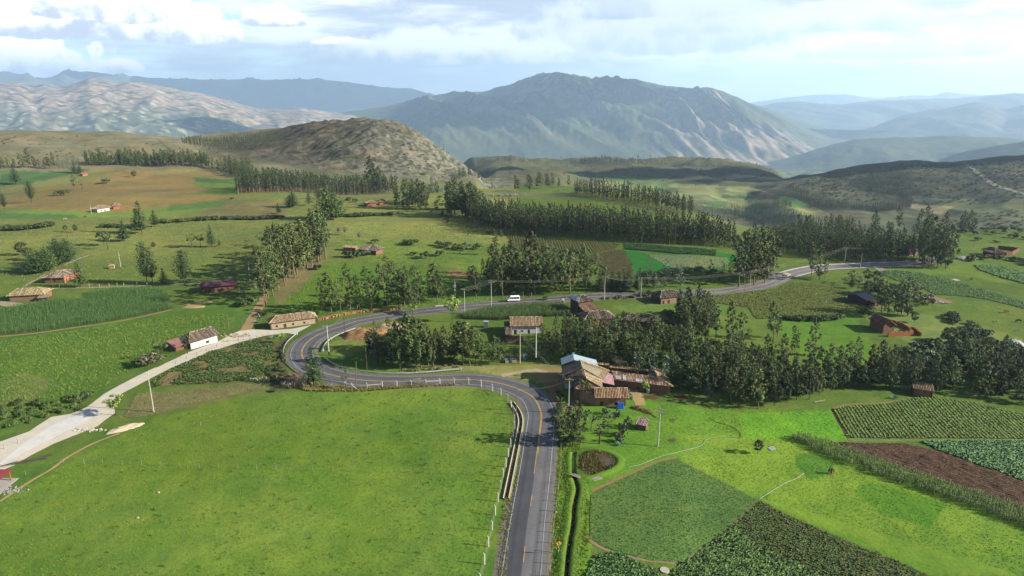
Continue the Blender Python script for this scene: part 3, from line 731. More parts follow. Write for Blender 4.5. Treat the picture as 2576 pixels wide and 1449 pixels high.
GR_UP = [(-60, 1140), (0, 1112), (73, 1086), (127, 1050), (181, 1041), (218, 1025), (261, 992), (327, 956), (385, 927), (400, 923), (473, 887), (547, 860), (583, 841), (602, 833), (634, 829), (683, 831), (733, 828), (783, 818)]
GR_LO = [(740, 842), (725, 838), (667, 845), (600, 862), (533, 884), (477, 907), (432, 925), (345, 970), (308, 990), (283, 1012), (288, 1040), (247, 1072), (203, 1090), (138, 1116), (80, 1145), (36, 1171), (0, 1186), (-60, 1216)]
sheet('gravel_road', GR_UP + GR_LO, (248, 236, 210), M_GRAVEL, .08, 2.0)
sheet('dirt_lane', [(600, 836), (620, 804), (650, 757), (656, 742), (675, 742), (668, 770), (646, 800), (631, 832)], (188, 160, 112), M_GRAVEL, .064, 2.0)
sheet('gravel_wash', [(0, 1165), (60, 1115), (140, 1066), (225, 1030), (262, 1034), (210, 1066), (110, 1115), (0, 1172)], (255, 250, 238), M_GRAVEL, .13, 2.0)
def rb(name, pts, w, col, off=.05, mat=None, wob=.15, kind='structure', step=2.0):
    C = smooth_path([at(*p)[:2] for p in pts], step)
    return ribbon(name, C, [(-w / 2, off), (w / 2, off)], [A(*col)], mat or M_GRAVEL, wob=wob, kind=kind)
rb('footpath', [(40, 735), (120, 727), (171, 725), (308, 721), (428, 716), (500, 713), (600, 712), (650, 716)], 2.0, (188, 174, 138))
rb('footpath', [(58, 718), (109, 692), (160, 668), (202, 650), (240, 640)], 1.1, (150, 146, 104))
rb('footpath', [(2200, 668), (2215, 678), (2235, 690)], 4, (176, 170, 150), .06)
rb('footpath', [(0, 1262), (65, 1218), (130, 1180), (180, 1145), (230, 1118), (300, 1090)], .7, (206, 176, 124), wob=.3)
rb('footpath', [(1488, 1236), (1534, 1214), (1617, 1178), (1667, 1157), (1703, 1152)], .8, (176, 148, 98), wob=.3)
rb('footpath', [(1470, 1345), (1490, 1362), (1517, 1380), (1567, 1397), (1637, 1412), (1710, 1418)], .8, (172, 154, 112), wob=.25)
rb('footpath', [(1700, 1425), (1734, 1407), (1784, 1370), (1850, 1316), (1909, 1262)], .9, (170, 138, 100), wob=.25)
rb('footpath', [(2094, 1029), (2110, 1060), (2134, 1103)], .6, (128, 96, 66), wob=.2)
rb('footpath', [(2094, 1027), (2130, 1018), (2238, 1013), (2288, 1002)], .7, (170, 136, 92), wob=.25)
rb('footpath', [(2134, 1107), (2300, 1108), (2450, 1106), (2600, 1106)], 1.6, (142, 156, 84), wob=.3, mat=M_GROUND)
rb('footpath', [(1430, 955), (1450, 1000), (1425, 1035), (1405, 1000), (1380, 960)], 3.0, (170, 134, 98), wob=.5)
rb('farm_yard', [(1612, 1020), (1600, 990), (1575, 975)], 3.0, (206, 176, 120), wob=.2)
rb('farm_yard', [(60, 772), (20, 765), (-40, 755)], 5.0, (196, 180, 146), wob=.5)
rb('dirt_patch', [(1375, 938), (1350, 932), (1310, 936), (1260, 945)], 2.2, (206, 190, 148), wob=.6)
rb('dirt_patch', [(980, 822), (1000, 815), (960, 828)], 6, (212, 180, 134), wob=.6)
rb('dirt_patch', [(470, 768), (500, 763), (535, 760)], 3, (196, 172, 124), wob=.8)
rb('dirt_patch', [(1725, 1005), (1712, 999), (1700, 994)], 2.6, (110, 84, 52), wob=.6)
rb('dirt_patch', [(1618, 1002), (1640, 998), (1655, 1003)], 2.2, (118, 90, 58), wob=.6)
rb('dirt_patch', [(1688, 1053), (1692, 1056), (1698, 1058)], 1.2, (130, 110, 74), wob=.4)
rb('dirt_patch', [(1683, 1110), (1690, 1107), (1698, 1106)], 1.3, (120, 100, 80), wob=.4)
rb('dirt_patch', [(1130, 683), (1160, 690), (1185, 700)], 9, (172, 134, 96), wob=1.5)
rb('dirt_patch', [(2330, 745), (2360, 752), (2390, 762)], 4, (186, 150, 110), wob=1)
rb('dirt_patch', [(2398, 702), (2412, 706)], 2.5, (226, 216, 190), wob=.3)
# sun-bleached concrete gutters where the road leaves the wood
GX = int(np.argmax((to_px(RC[:, 0], RC[:, 1], H(RC[:, 0], RC[:, 1]))[0] > 1975)))
for s in (-1, 1):
    ribbon('concrete_gutter', RC, [(s * 4.5 - .55, .1), (s * 4.5 + .55, .16)] if s > 0 else [(-5.05, .16), (-3.95, .1)], [A(232, 230, 224)], M_CONC, a=GX, b=len(RC) - 8)

# ------------------------------------------------------------ crops
def tmpl_leafy(n=7, r=.32, h=.35, w=.16, up=.5, seed=1):
    q = random.Random(seed); V = []; F = []; S = []
    for i in range(n):
        a = 2 * math.pi * i / n + q.uniform(-.4, .4); rr = r * q.uniform(.6, 1.1); c, s = math.cos(a), math.sin(a); b = len(V); z1 = h * q.uniform(.5, 1.1)
        V += [(0.02 * c, 0.02 * s, h * .25), (rr * .55 * c - w * s, rr * .55 * s + w * c, z1), (rr * c, rr * s, z1 * up), (rr * .55 * c + w * s, rr * .55 * s - w * c, z1)]
        F.append((b, b + 3, b + 2, b + 1)); S.append(q.uniform(.75, 1.25))
    return np.array(V), np.array(F), np.array(S)
def tmpl_maize(h=1.8, seed=1):
    q = random.Random(seed); V = []; F = []; S = []
    for i in range(8):
        a = i * 2.2 + q.uniform(-.4, .4); c, s = math.cos(a), math.sin(a); z = h * (.2 + .095 * i); L = .55 * q.uniform(.8, 1.1); w = .06; b = len(V)
        V += [(-w * s, w * c, z), (w * s, -w * c, z), (L * .6 * c + w * s, L * .6 * s - w * c, z + .3), (L * .6 * c - w * s, L * .6 * s + w * c, z + .3), (L * c, L * s, z + .05), (L * c + .01, L * s, z + .05)]
        F += [(b, b + 1, b + 2, b + 3), (b + 3, b + 2, b + 5, b + 4)]; k = q.uniform(.8, 1.2); S += [k, k * 1.1]
    b = len(V); V += [(-.03, 0, 0), (.03, 0, 0), (.03, 0, h), (-.03, 0, h), (0, -.03, 0), (0, .03, 0), (0, .03, h * 1.12), (0, -.03, h * 1.12)]; F += [(b, b + 1, b + 2, b + 3), (b + 4, b + 5, b + 6, b + 7)]; S += [1.0, 1.5]
    return np.array(V), np.array(F), np.array(S)
def tmpl_tuft(h=.3, n=5, seed=1, sp=.22):
    q = random.Random(seed); V = []; F = []; S = []
    for i in range(n):
        a = q.uniform(0, 6.28); c, s = math.cos(a), math.sin(a); r = q.uniform(0, sp); w = .05; b = len(V); hh = h * q.uniform(.6, 1.1); lx, ly = q.uniform(-.1, .1), q.uniform(-.1, .1); ox, oy = r * math.cos(a * 3), r * math.sin(a * 3)
        V += [(ox - w * c, oy - w * s, -.02), (ox + w * c, oy + w * s, -.02), (ox + w * c * .5 + lx, oy + w * s * .5 + ly, hh), (ox - w * c * .5 + lx, oy - w * s * .5 + ly, hh)]
        F.append((b, b + 1, b + 2, b + 3)); S.append(q.uniform(.8, 1.2))
    return np.array(V), np.array(F), np.array(S)
YG = np.array([1.42, 1.3, 1.0])
def scatter(name, tm, P, col, smin=.8, smax=1.2, cvar=.2, col2=None, label=None, mat=None, zoff=0.0, kind='stuff', rng=NR):
    """many copies of small templates merged into one mesh"""
    Vs, Fs, Cs = [], [], []; base = 0; P = np.asarray(P)[:, :2]
    pick = rng.randint(0, len(tm), len(P)); Z = H(P[:, 0], P[:, 1]) + zoff
    c1 = np.array(A(*col)) * YG; c2 = np.array(A(*(col2 or col))) * YG
    for k, (V, F, S) in enumerate(tm):
        i = np.nonzero(pick == k)[0]; n = len(i)
        if not n: continue
        a = rng.uniform(0, 2 * math.pi, n); s = rng.uniform(smin, smax, n); ca, sa = np.cos(a) * s, np.sin(a) * s
        X = V[None, :, 0] * ca[:, None] - V[None, :, 1] * sa[:, None] + P[i, 0][:, None]
        Y = V[None, :, 0] * sa[:, None] + V[None, :, 1] * ca[:, None] + P[i, 1][:, None]
        ZZ = V[None, :, 2] * s[:, None] + Z[i][:, None]
        Vs.append(np.stack([X, Y, ZZ], -1).reshape(-1, 3))
        Fs.append((F[None] + (np.arange(n) * len(V))[:, None, None] + base).reshape(-1, 4)); base += n * len(V)
        t = rng.uniform(0, 1, (n, 1, 1)); b = (c1 * (1 - t) + c2 * t) * (1 + rng.uniform(-cvar, cvar, (n, 1, 1))); Cs.append((b * S[None, :, None]).reshape(-1, 3))
    me = np_mesh(name, np.concatenate(Vs), np.concatenate(Fs), np.clip(np.concatenate(Cs), 0, .9), mat or M_CROP)
    o = mobj(name, me); tag(o, label, kind=kind); return o
def rows(poly, d0, d1, sr, sp, jit=.12, keep=1.0, gap=None, px=True):
    """points in rows over a field; d0-d1 gives the direction of the rows (pixels)"""
    W = [at(*p)[:2] for p in poly] if px else poly
    a = at(*d0); b = at(*d1); th = math.atan2(b[1] - a[1], b[0] - a[0]); c, s = math.cos(th), math.sin(th)
    cx = sum(p[0] for p in W) / len(W); cy = sum(p[1] for p in W) / len(W); R = max(math.hypot(p[0] - cx, p[1] - cy) for p in W)
    u, v = np.meshgrid(np.arange(-R, R, sp), np.arange(-R, R, sr)); u = u + NR.uniform(-sp * .4, sp * .4, u.shape); v = v + NR.normal(0, jit, v.shape)
    v = v + .35 * perlin(u / 14, v / 40, 4)
    x = (cx + u * c - v * s).ravel(); y = (cy + u * s + v * c).ravel()
    m = inpoly(x, y, W) & (NR.uniform(0, 1, x.shape) < keep)
    if gap is not None: m &= fbm(x / 6, y / 6, 2, 5) > gap
    return np.stack([x[m], y[m]], 1)
LF = [tmpl_leafy(seed=i) for i in range(4)]; LFB = [tmpl_leafy(8, .42, .5, .2, .6, i) for i in range(4)]
MZ = [tmpl_maize(seed=i) for i in range(3)]; TU = [tmpl_tuft(seed=i) for i in range(4)]; TUB = [tmpl_tuft(.55, 7, i, .4) for i in range(4)]
def field(name, poly, soil, mat=None, off=.1): return sheet(name, poly, soil, mat or M_SOIL, off, 2.5)
BAR = [(1490, 1243), (1534, 1220), (1617, 1183), (1667, 1161), (1704, 1155), (1717, 1163), (1827, 1216), (1909, 1261), (1850, 1313), (1784, 1366), (1734, 1403), (1710, 1415), (1637, 1410), (1567, 1393), (1517, 1376), (1487, 1353), (1485, 1283)]
field('barley_field', BAR, (114, 148, 76), M_GROUND)
scatter('barley_plants', [tmpl_tuft(.45, 7, i, .3) for i in range(3)], rows(BAR, (1700, 1160), (1730, 1400), .6, .5, .14), (110, 140, 60), col2=(136, 158, 84), smin=.5, smax=.9, cvar=.15, label='soft green barley filling the rounded plot beside the ditch')
POT = [(1912, 1263), (2010, 1311), (2340, 1449), (2420, 1485), (1690, 1485), (1700, 1432), (1736, 1408), (1786, 1370), (1852, 1316)]
POT2 = [(1852, 1330), (1905, 1378), (2060, 1449), (2110, 1485), (1690, 1485), (1700, 1432), (1736, 1408), (1786, 1372)]
field('potato_field', POT, (134, 112, 74))
pr = rows(POT, (1912, 1266), (2400, 1480), .72, .38, .1, keep=.94)
in2 = inpoly(pr[:, 0], pr[:, 1], [at(*p)[:2] for p in POT2])
scatter('potato_plants', LF, pr[~in2], (76, 106, 56), col2=(98, 126, 74), smin=.85, smax=1.35, label='rows of low dark green plants on brown soil')
scatter('leafy_crop', LFB, rows(POT2, (1912, 1266), (2400, 1480), .6, .45, .12), (74, 116, 60), col2=(116, 154, 92), smin=.9, smax=1.3, label='dense broad-leaved crop with pale shiny leaves at the bottom edge')
F3 = [(1478, 1449), (1492, 1410), (1520, 1392), (1560, 1392), (1600, 1415), (1655, 1436), (1680, 1485), (1470, 1485)]
field('leafy_field', F3, (112, 110, 64))
scatter('leafy_crop', LFB, rows(F3, (1480, 1449), (1640, 1440), .6, .45, .12), (74, 116, 60), col2=(112, 148, 88), smin=.8, smax=1.2, label='small broad-leaved patch below the barley plot, by the path')
F4 = [(1981, 1103), (2021, 1097), (2108, 1127), (2254, 1179), (2388, 1222), (2576, 1284), (2690, 1322), (2690, 1368), (2576, 1328), (2521, 1308), (2388, 1258), (2254, 1214), (2121, 1166), (2021, 1124)]
scatter('maize_strip', MZ, rows(F4, (1981, 1103), (2576, 1300), .7, .4, .2, gap=-.6), (112, 140, 80), col2=(150, 168, 104), smin=.6, smax=1.05, label='tall strip of maize running down to the right edge beside the ploughed field')
F5 = [(2088, 1113), (2271, 1116), (2354, 1133), (2576, 1213), (2700, 1255), (2700, 1322), (2576, 1280), (2388, 1219), (2254, 1176), (2120, 1128)]
field('ploughed_field', F5, (118, 94, 74))
def furrows(name, poly, d0, d1, sp, w, h, col, gap=.0):
    W = [at(*p)[:2] for p in poly]; a = at(*d0); b = at(*d1); th = math.atan2(b[1] - a[1], b[0] - a[0]); c, s = math.cos(th), math.sin(th)
    cx = sum(p[0] for p in W) / len(W); cy = sum(p[1] for p in W) / len(W); R = max(math.hypot(p[0] - cx, p[1] - cy) for p in W)
    us = np.arange(-R, R, .8); V = []; F = []; n = 0
    for v in np.arange(-R, R, sp):
        x = cx + us * c - (v + .3 * perlin(us / 14, us * 0 + v / 40, 4)) * s; y = cy + us * s + (v + .3 * perlin(us / 14, us * 0 + v / 40, 4)) * c; m = inpoly(x, y, W); idx = np.nonzero(m)[0]
        if len(idx) < 3: continue
        i0, i1 = idx[0], idx[-1]; x = x[i0:i1 + 1]; y = y[i0:i1 + 1]; k = len(x); z = H(x, y) + .08; hh = h * (1 + .35 * NR.uniform(-1, 1, k))
        ww = w * (1 + .2 * NR.uniform(-1, 1, k))
        V.append(np.stack([np.stack([x + s * ww, y - c * ww, z], 1), np.stack([x, y, z + hh], 1), np.stack([x - s * ww, y + c * ww, z], 1)], 1).reshape(-1, 3))
        i = np.arange(k - 1) * 3 + n; F.append(np.stack([i, i + 3, i + 4, i + 1], 1)); F.append(np.stack([i + 1, i + 4, i + 5, i + 2], 1)); n += 3 * k
    V = np.concatenate(V); F = np.concatenate(F)
    me = np_mesh(name, V, F, np.array(A(*col))[None] * NR.uniform(.75, 1.25, (len(F), 1)), M_SOIL); return tag(mobj(name, me), kind='stuff')
furrows('furrow_ridges', F5, (2088, 1113), (2576, 1276), .95, .42, .3, (128, 102, 80))
F6 = [(2318, 1110), (2576, 1110), (2700, 1112), (2700, 1253), (2576, 1211), (2356, 1131)]
field('potato_field', F6, (96, 100, 64)); scatter('potato_plants', LFB, rows(F6, (2340, 1125), (2600, 1218), .8, .5, .1), (90, 134, 82), col2=(138, 176, 126), label='dense bluish green crop in the right-hand corner beside the ploughed field')
F7 = [(2095, 1030), (2154, 1020), (2238, 1016), (2288, 1004), (2338, 997), (2454, 1013), (2576, 1043), (2680, 1070), (2700, 1106), (2576, 1105), (2135, 1102)]
field('row_crop_field', F7, (128, 112, 74)); scatter('row_crop_plants', LF, rows(F7, (2160, 1022), (2215, 1100), 1.0, .34, .08), (112, 146, 74), col2=(136, 162, 92), smin=.9, smax=1.3, label='young crop in slanting rows on the field below the little tiled house')
F8 = [(219, 738), (291, 727), (376, 727), (419, 732), (433, 777), (342, 797), (256, 812), (171, 824), (85, 836), (0, 843), (-60, 848), (-60, 790), (0, 781), (68, 766), (154, 755), (217, 752)]
field('maize_field', F8, (106, 122, 68)); scatter('maize_plants', MZ, rows(F8, (0, 800), (400, 740), .95, .62, .2, gap=-.75), (84, 128, 72), col2=(112, 150, 88), smin=.7, smax=1.0, label='wide maize plot on the left between the tiled houses and the pasture')
rb('stubble_edge', [(433, 779), (342, 800), (256, 815), (171, 827), (85, 839), (0, 847), (-60, 852)], 1.4, (180, 152, 104), wob=.4)
F9 = [(399, 949), (440, 925), (533, 884), (600, 866), (663, 850), (690, 868), (684, 905), (662, 945), (610, 960), (450, 968), (375, 976)]
field('vegetable_patch', F9, (146, 132, 88)); scatter('vegetable_plants', LFB, rows(F9, (400, 950), (660, 880), .9, .6, .2, gap=-.3), (88, 120, 60), col2=(120, 146, 80), smin=.7, smax=1.3, label='patchy vegetables beside the gravel road inside the hairpin bend')
F10 = [(312, 1047), (345, 990), (420, 988), (560, 972), (690, 962), (640, 985), (500, 1012), (385, 1044), (335, 1052)]
field('fallow_patch', F10, (146, 140, 94)); scatter('fallow_stubble', TU, rows(F10, (320, 1040), (600, 985), .7, .6, .2), (150, 148, 84), col2=(120, 130, 66), label='dry stubble on the small brown patch beside the concrete pole')
F11 = [(1161, 794), (1238, 777), (1371, 766), (1415, 771), (1438, 787), (1434, 794), (1255, 806), (1165, 803)]
field('maize_field', F11, (90, 98, 52)); scatter('maize_plants', MZ, rows(F11, (1165, 800), (1435, 785), .7, .5, .15), (82, 122, 66), col2=(110, 144, 84), smin=.8, smax=1.1, label='narrow maize plot just below the road and the van')
F12 = [(1275, 591), (1561, 614), (1548, 627), (1452, 646), (1371, 648), (1295, 628)]
field('row_crop_field', F12, (134, 112, 76)); scatter('row_crop_plants', LF, rows(F12, (1400, 602), (1418, 645), 1.55, .7, .08), (92, 124, 64), col2=(112, 140, 74), smin=1.0, smax=1.7, label='evenly rowed crop at the foot of the dark plantation')
F13 = [(1452, 649), (1548, 629), (1566, 629), (1591, 670), (1588, 690), (1522, 692), (1500, 665)]
field('row_crop_field', F13, (124, 98, 74)); scatter('row_crop_plants', LF, rows(F13, (1480, 650), (1585, 690), 1.6, 1.0, .15), (92, 116, 62), smin=1.0, smax=1.5, label='sparse green rows on reddish soil left of the bright green field')
field('green_field', [(1568, 629), (1624, 638), (1746, 643), (1800, 645), (1800, 632), (1858, 641), (1856, 656), (1837, 668), (1778, 681), (1673, 689), (1592, 688), (1592, 668)], (66, 136, 54), M_GROUND)
F14 = [(1624, 641), (1746, 644), (1827, 648), (1838, 665), (1778, 679), (1698, 686), (1692, 675), (1649, 654)]
sheet('oat_field', F14, (134, 150, 98), M_GROUND, .2)
F14b = [(1570, 613), (1717, 624), (1800, 631), (1800, 644), (1700, 639), (1574, 628)]
field('bean_field', F14b, (60, 88, 44), M_GROUND); scatter('bean_rows', LFB, rows(F14b, (1572, 617), (1798, 640), 1.5, .7, .1), (66, 102, 54), smin=1.2, smax=1.9, label='dark green bean rows under the end of the plantation')
F15 = [(1750, 748), (1850, 738), (1950, 728), (1985, 714), (2040, 712), (2100, 724), (2150, 738), (2163, 757), (2153, 777), (2117, 793), (1984, 799), (1904, 803), (1884, 774), (1800, 762)]
field('maize_field', F15, (134, 134, 72)); scatter('maize_plants', LFB, rows(F15, (1780, 748), (2150, 760), 1.0, .6, .12, gap=-.8), (112, 140, 66), col2=(150, 158, 84), smin=.7, smax=1.2, label='yellow-green crop filling the field right of the roadside tiled house')
F16 = [(2200, 684), (2250, 680), (2317, 687), (2383, 703), (2467, 727), (2576, 759), (2700, 792), (2700, 812), (2576, 777), (2484, 754), (2434, 747), (2350, 741), (2310, 718), (2250, 704)]
field('potato_field', F16, (92, 116, 66)); scatter('potato_plants', LFB, rows(F16, (2210, 690), (2560, 770), 1.2, .8, .12), (98, 146, 88), col2=(130, 170, 112), smin=.7, smax=1.2, label='long bluish green potato field slanting away on the right')
F17 = [(2450, 667), (2517, 670), (2576, 686), (2650, 705), (2650, 735), (2576, 714), (2517, 698), (2467, 681)]
field('potato_field', F17, (92, 114, 66)); scatter('potato_plants', LFB, rows(F17, (2450, 670), (2576, 700), 1.2, .8, .12), (92, 140, 84), col2=(122, 162, 106), smin=1.0, smax=1.7, label='smaller potato field near the walled white house at the right edge')
scatter('oat_heads', TU, rows(F14, (1640, 645), (1830, 660), 1.2, .8, .4), (150, 162, 112), smin=1.2, smax=2.0, label='pale grey-green oats in front of the plantation')

# tufts that roughen the pastures
def pasture(name, poly, n, col, col2, tm=TU, smin=.7, smax=1.6, label=None, avoid=True):
    W = [at(*p)[:2] for p in poly]; xs = [p[0] for p in W]; ys = [p[1] for p in W]
    x = NR.uniform(min(xs), max(xs), n * 4); y = NR.uniform(min(ys), max(ys), n * 4); m = inpoly(x, y, W) & (fbm(x / 9, y / 9, 3, 44) + NR.uniform(-1.6, 1.6, n * 4) > -.05)
    i = np.nonzero(m)[0][:n]; return scatter(name, tm, np.stack([x[i], y[i]], 1), col, smin, smax, .25, col2, label)
MEAD = [(-40, 1500), (-40, 1290), (120, 1192), (290, 1102), (400, 1050), (700, 990), (886, 985), (1180, 972), (1255, 1002), (1280, 1060), (1270, 1180), (1205, 1470), (1200, 1500)]
pasture('meadow_grass', MEAD, 24000, (122, 158, 54), (146, 170, 72), smin=.3, smax=.75, label='uneven grass tufts over the big meadow inside the bend')
pasture('meadow_weeds', MEAD, 500, (70, 122, 40), (84, 138, 44), TUB, .5, 1.2, label='darker green weed clumps dotted over the big meadow')
pasture('pasture_grass', [(1500, 1060), (1700, 1010), (2080, 1030), (2130, 1100), (1990, 1110), (2576, 1335), (2576, 1449), (1905, 1250), (1700, 1150), (1600, 1160)], 14000, (124, 166, 56), (150, 178, 74), smin=.25, smax=.6, label='short bright grass on the strip between the crops')
pasture('pasture_grass', [(0, 1050), (0, 860), (430, 795), (600, 790), (560, 830), (400, 890), (200, 1010), (60, 1060)], 7000, (108, 148, 60), (140, 158, 78), TUB, .4, 1.0, label='rough pasture grass left of the gravel road')
pasture('roadside_weeds', [(1385, 1500), (1400, 1200), (1410, 1050), (1440, 1050), (1480, 1200), (1485, 1350), (1470, 1449), (1470, 1500)], 3500, (118, 158, 52), (146, 172, 70), TU, .5, 1.2, label='long weeds between the road fence and the barley')
pasture('roadside_weeds', [(1250, 1500), (1262, 1300), (1290, 1150), (1300, 1050), (1312, 1050), (1308, 1180), (1282, 1350), (1268, 1500)], 900, (140, 150, 74), (166, 166, 96), TU, .7, 1.4, label='dry verge grass between drain and road')
pasture('bank_grass', [(720, 970), (780, 985), (900, 985), (1000, 978), (1180, 968), (1000, 972), (890, 976), (800, 968)], 1600, (120, 134, 70), (170, 160, 104), TUB, .8, 1.5, label='tall dry grass along the outer road bank')
pasture('upper_pasture_grass', [(850, 560), (1230, 570), (1260, 640), (1130, 660), (1500, 700), (1500, 745), (800, 790), (690, 770), (830, 660)], 6000, (116, 148, 62), (150, 164, 86), TUB, .4, 1.2, label='lumpy grass on the pasture above the road')
pasture('upper_pasture_grass', [(0, 560), (420, 545), (700, 560), (650, 700), (430, 712), (0, 715)], 5000, (126, 144, 72), (160, 162, 98), TUB, .4, 1.2, label='lumpy grass on the wide pasture at the left')
# ------------------------------------------------------------ trees
def leaf_quads(P, Nn, size, rng, asp=.6):
    """quads at P facing roughly Nn"""
    n = len(P); Nn = Nn + rng.normal(0, .36, (n, 3)); Nn /= np.linalg.norm(Nn, axis=1, keepdims=True) + 1e-9
    t = np.cross(Nn, rng.normal(0, 1, (n, 3))); t /= np.linalg.norm(t, axis=1, keepdims=True) + 1e-9; b = np.cross(Nn, t)
    s = (size * rng.uniform(.6, 1.35, n))[:, None]
    V = np.stack([P - t * s - b * s * asp * .3, P - b * s * asp, P + t * s, P + b * s * asp], 1)
    return V.reshape(-1, 3), np.arange(4 * n).reshape(-1, 4)
def clumps(cs, rs, per, size, rng, col, flat=.8, hue=0.12, hollow=.55):
    Ps, Ns, Cs = [], [], []
    for c, r in zip(cs, rs):
        n = max(6, int(per * (r / 1.2) ** 1.6)); d = rng.normal(0, 1, (n, 3)); d /= np.linalg.norm(d, axis=1, keepdims=True)
        d[:, 2] = np.where(d[:, 2] < -.2, d[:, 2] * .5, d[:, 2])
        k = rng.uniform(hollow, 1, (n, 1)) * r * (1 + .25 * rng.normal(0, 1, (n, 1)))
        Ps.append(np.array(c) + d * k * np.array([1, 1, flat])); Ns.append(d + np.array([0, 0, .35]))
        b = rng.uniform(.75, 1.25); w = rng.uniform(-hue, hue)
        Cs.append(np.array(col)[None] * b * rng.uniform(.7, 1.35, (n, 1)) * np.array([1 + w, 1, 1 - w]))
    P = np.concatenate(Ps); V, F = leaf_quads(P, np.concatenate(Ns), size, rng)
    return V, F, np.clip(np.concatenate(Cs), 0.002, .6)
EUC = A(106, 122, 60); CON = A(80, 102, 50); BLUE = A(150, 176, 156); BUS = A(96, 114, 56); LIM = A(150, 172, 72); BARK = A(150, 128, 100); BARKD = A(112, 92, 72); PALEB = A(182, 172, 150)
def trunk_mb(h, r, rng, limbs=5, lean=(0, 0), t0=.35, bark=BARK, rad=2.0, stems=1):
    mb = MB()
    for s in range(stems):
        ox, oy = (rng.uniform(-.5, .5), rng.uniform(-.5, .5)) if s else (0, 0)
        pts = [(ox + lean[0] * t * t * h + rng.uniform(-.012, .012) * h * (t > 0), oy + lean[1] * t * t * h + rng.uniform(-.012, .012) * h * (t > 0), t * h * .93 - .3 * (t == 0)) for t in np.linspace(0, 1, 6)]
        for k in range(5): mb.tube(pts[k], pts[k + 1], r * (1 - k / 5.4), r * (1 - (k + 1) / 5.4), 6, bark)
        for l in range(limbs):
            t = rng.uniform(t0, .85); k = int(t * 5); q = Vector(pts[k]).lerp(Vector(pts[k + 1]), t * 5 - k); a = rng.uniform(0, 6.28); L = rad * rng.uniform(.6, 1.1)
            mb.tube(q, q + Vector((L * math.cos(a), L * math.sin(a), L * rng.uniform(.5, 1.1))), r * .38 * (1.1 - t), r * .1, 4, bark)
    return mb
def euc(seed, h=22, R=3.0, t0=.3, n=46, col=EUC, size=.34, per=46, lean=(-.05, 0), stems=1):
    rng = np.random.RandomState(seed); cs, rs = [], []
    for i in range(n):
        t = t0 + (1 - t0) * (i + rng.uniform(0, 1)) / n; env = R * (math.sin(math.pi * min(1, (t - t0) / (1 - t0) * .82 + .18)) ** .7 + .06)
        a = rng.uniform(0, 6.28); q = env * rng.uniform(.25, 1.0)
        cs.append((q * math.cos(a) + lean[0] * t * t * h - .5 * (t > .8) * (t - .8) * 5, q * math.sin(a) + lean[1] * t * t * h, t * h * .97)); rs.append(rng.uniform(.6, 1.15) * (R / 3.0) * (1.15 - .5 * t))
    V, F, C = clumps(cs, rs, per, size, rng, col, 1.45, .14, .25)
    return V, F, C, trunk_mb(h, .22 * h / 22 + .05, rng, 6, lean, t0, BARK, R * .7, stems)
def conifer(seed, h=14, R=3.4, t0=.14, col=CON, size=.34, up=.25, pw=.75, dens=1.0, multi=1):
    rng = np.random.RandomState(seed); Ps, Ns, Cs = [], [], []
    for m in range(multi):
        ox, oy = (0, 0) if m == 0 else (rng.uniform(-1.3, 1.3) * R * .4, rng.uniform(-.5, .5) * R); hh = h if m == 0 else h * rng.uniform(.65, .95)
        L = int(22 * dens)
        for i in range(L):
            t = t0 + (1 - t0) * (i + rng.uniform(-.3, .3)) / L; t = min(max(t, t0), .99); rr = R * ((1 - t) / (1 - t0)) ** pw * rng.uniform(.7, 1.12) + .15
            nb = max(4, int(9 * rr / R + 3)); a0 = rng.uniform(0, 6.28)
            for b in range(nb):
                a = a0 + 6.283 * b / nb + rng.uniform(-.3, .3); ll = rr * rng.uniform(.65, 1.1); k = max(3, int(ll / .38)); bb = rng.uniform(.8, 1.2)
                for j in range(k):
                    s = (j + .7) / k; w = .1 + .12 * ll * (1 - s)
                    Ps.append((ox + s * ll * math.cos(a) + rng.uniform(-w, w), oy + s * ll * math.sin(a) + rng.uniform(-w, w), t * hh + up * s * s * ll + rng.uniform(-.12, .12)))
                    Ns.append((.4 * math.cos(a), .4 * math.sin(a), 1)); Cs.append(np.array(col) * bb * rng.uniform(.7, 1.35) * (.8 + .35 * s))
    V, F = leaf_quads(np.array(Ps), np.array(Ns), size, rng, .5)
    return V, F, np.clip(np.array(Cs), .002, .5), trunk_mb(h * .96, .2 * h / 14, rng, 3, (0, 0), .2, BARKD, R * .3, 1)
def bush(seed, h=2.6, R=2.2, n=14, col=BUS, size=.28, per=60, flat=.75):
    rng = np.random.RandomState(seed); cs, rs = [], []
    for i in range(n):
        a = rng.uniform(0, 6.28); q = R * math.sqrt(rng.uniform(0, .6)); cs.append((q * math.cos(a), q * math.sin(a), h * (.35 + .35 * rng.uniform(0, 1) * (1 - q / R * .6)))); rs.append(rng.uniform(.5, .9) * h * .36)
    V, F, C = clumps(cs, rs, per, size, rng, col, flat, .12); mb = MB()
    for i in range(4):
        a = i * 1.6 + seed; mb.tube((0, 0, -.2), (.5 * R * math.cos(a), .5 * R * math.sin(a), h * .5), .07, .03, 5, BARKD)
    return V, F, C, mb
def broad(seed, h=7, R=3.2, n=26, col=LIM, size=.3, t0=.38, per=46):
    rng = np.random.RandomState(seed); cs, rs = [], []
    for i in range(n):
        a = rng.uniform(0, 6.28); u = rng.uniform(-1, 1); q = R * .72 * math.sqrt(max(0, 1 - u * u)) * rng.uniform(.6, 1); cs.append((q * math.cos(a), q * math.sin(a), h * (t0 + 1) / 2 + u * h * (1 - t0) / 2 * .72)); rs.append(rng.uniform(.5, 1.1) * R * .26)
    V, F, C = clumps(cs, rs, per, size, rng, col, .85, .14)
    return V, F, C, trunk_mb(h * .8, .16, rng, 7, (0, 0), .3, BARKD, R * .6, 1)
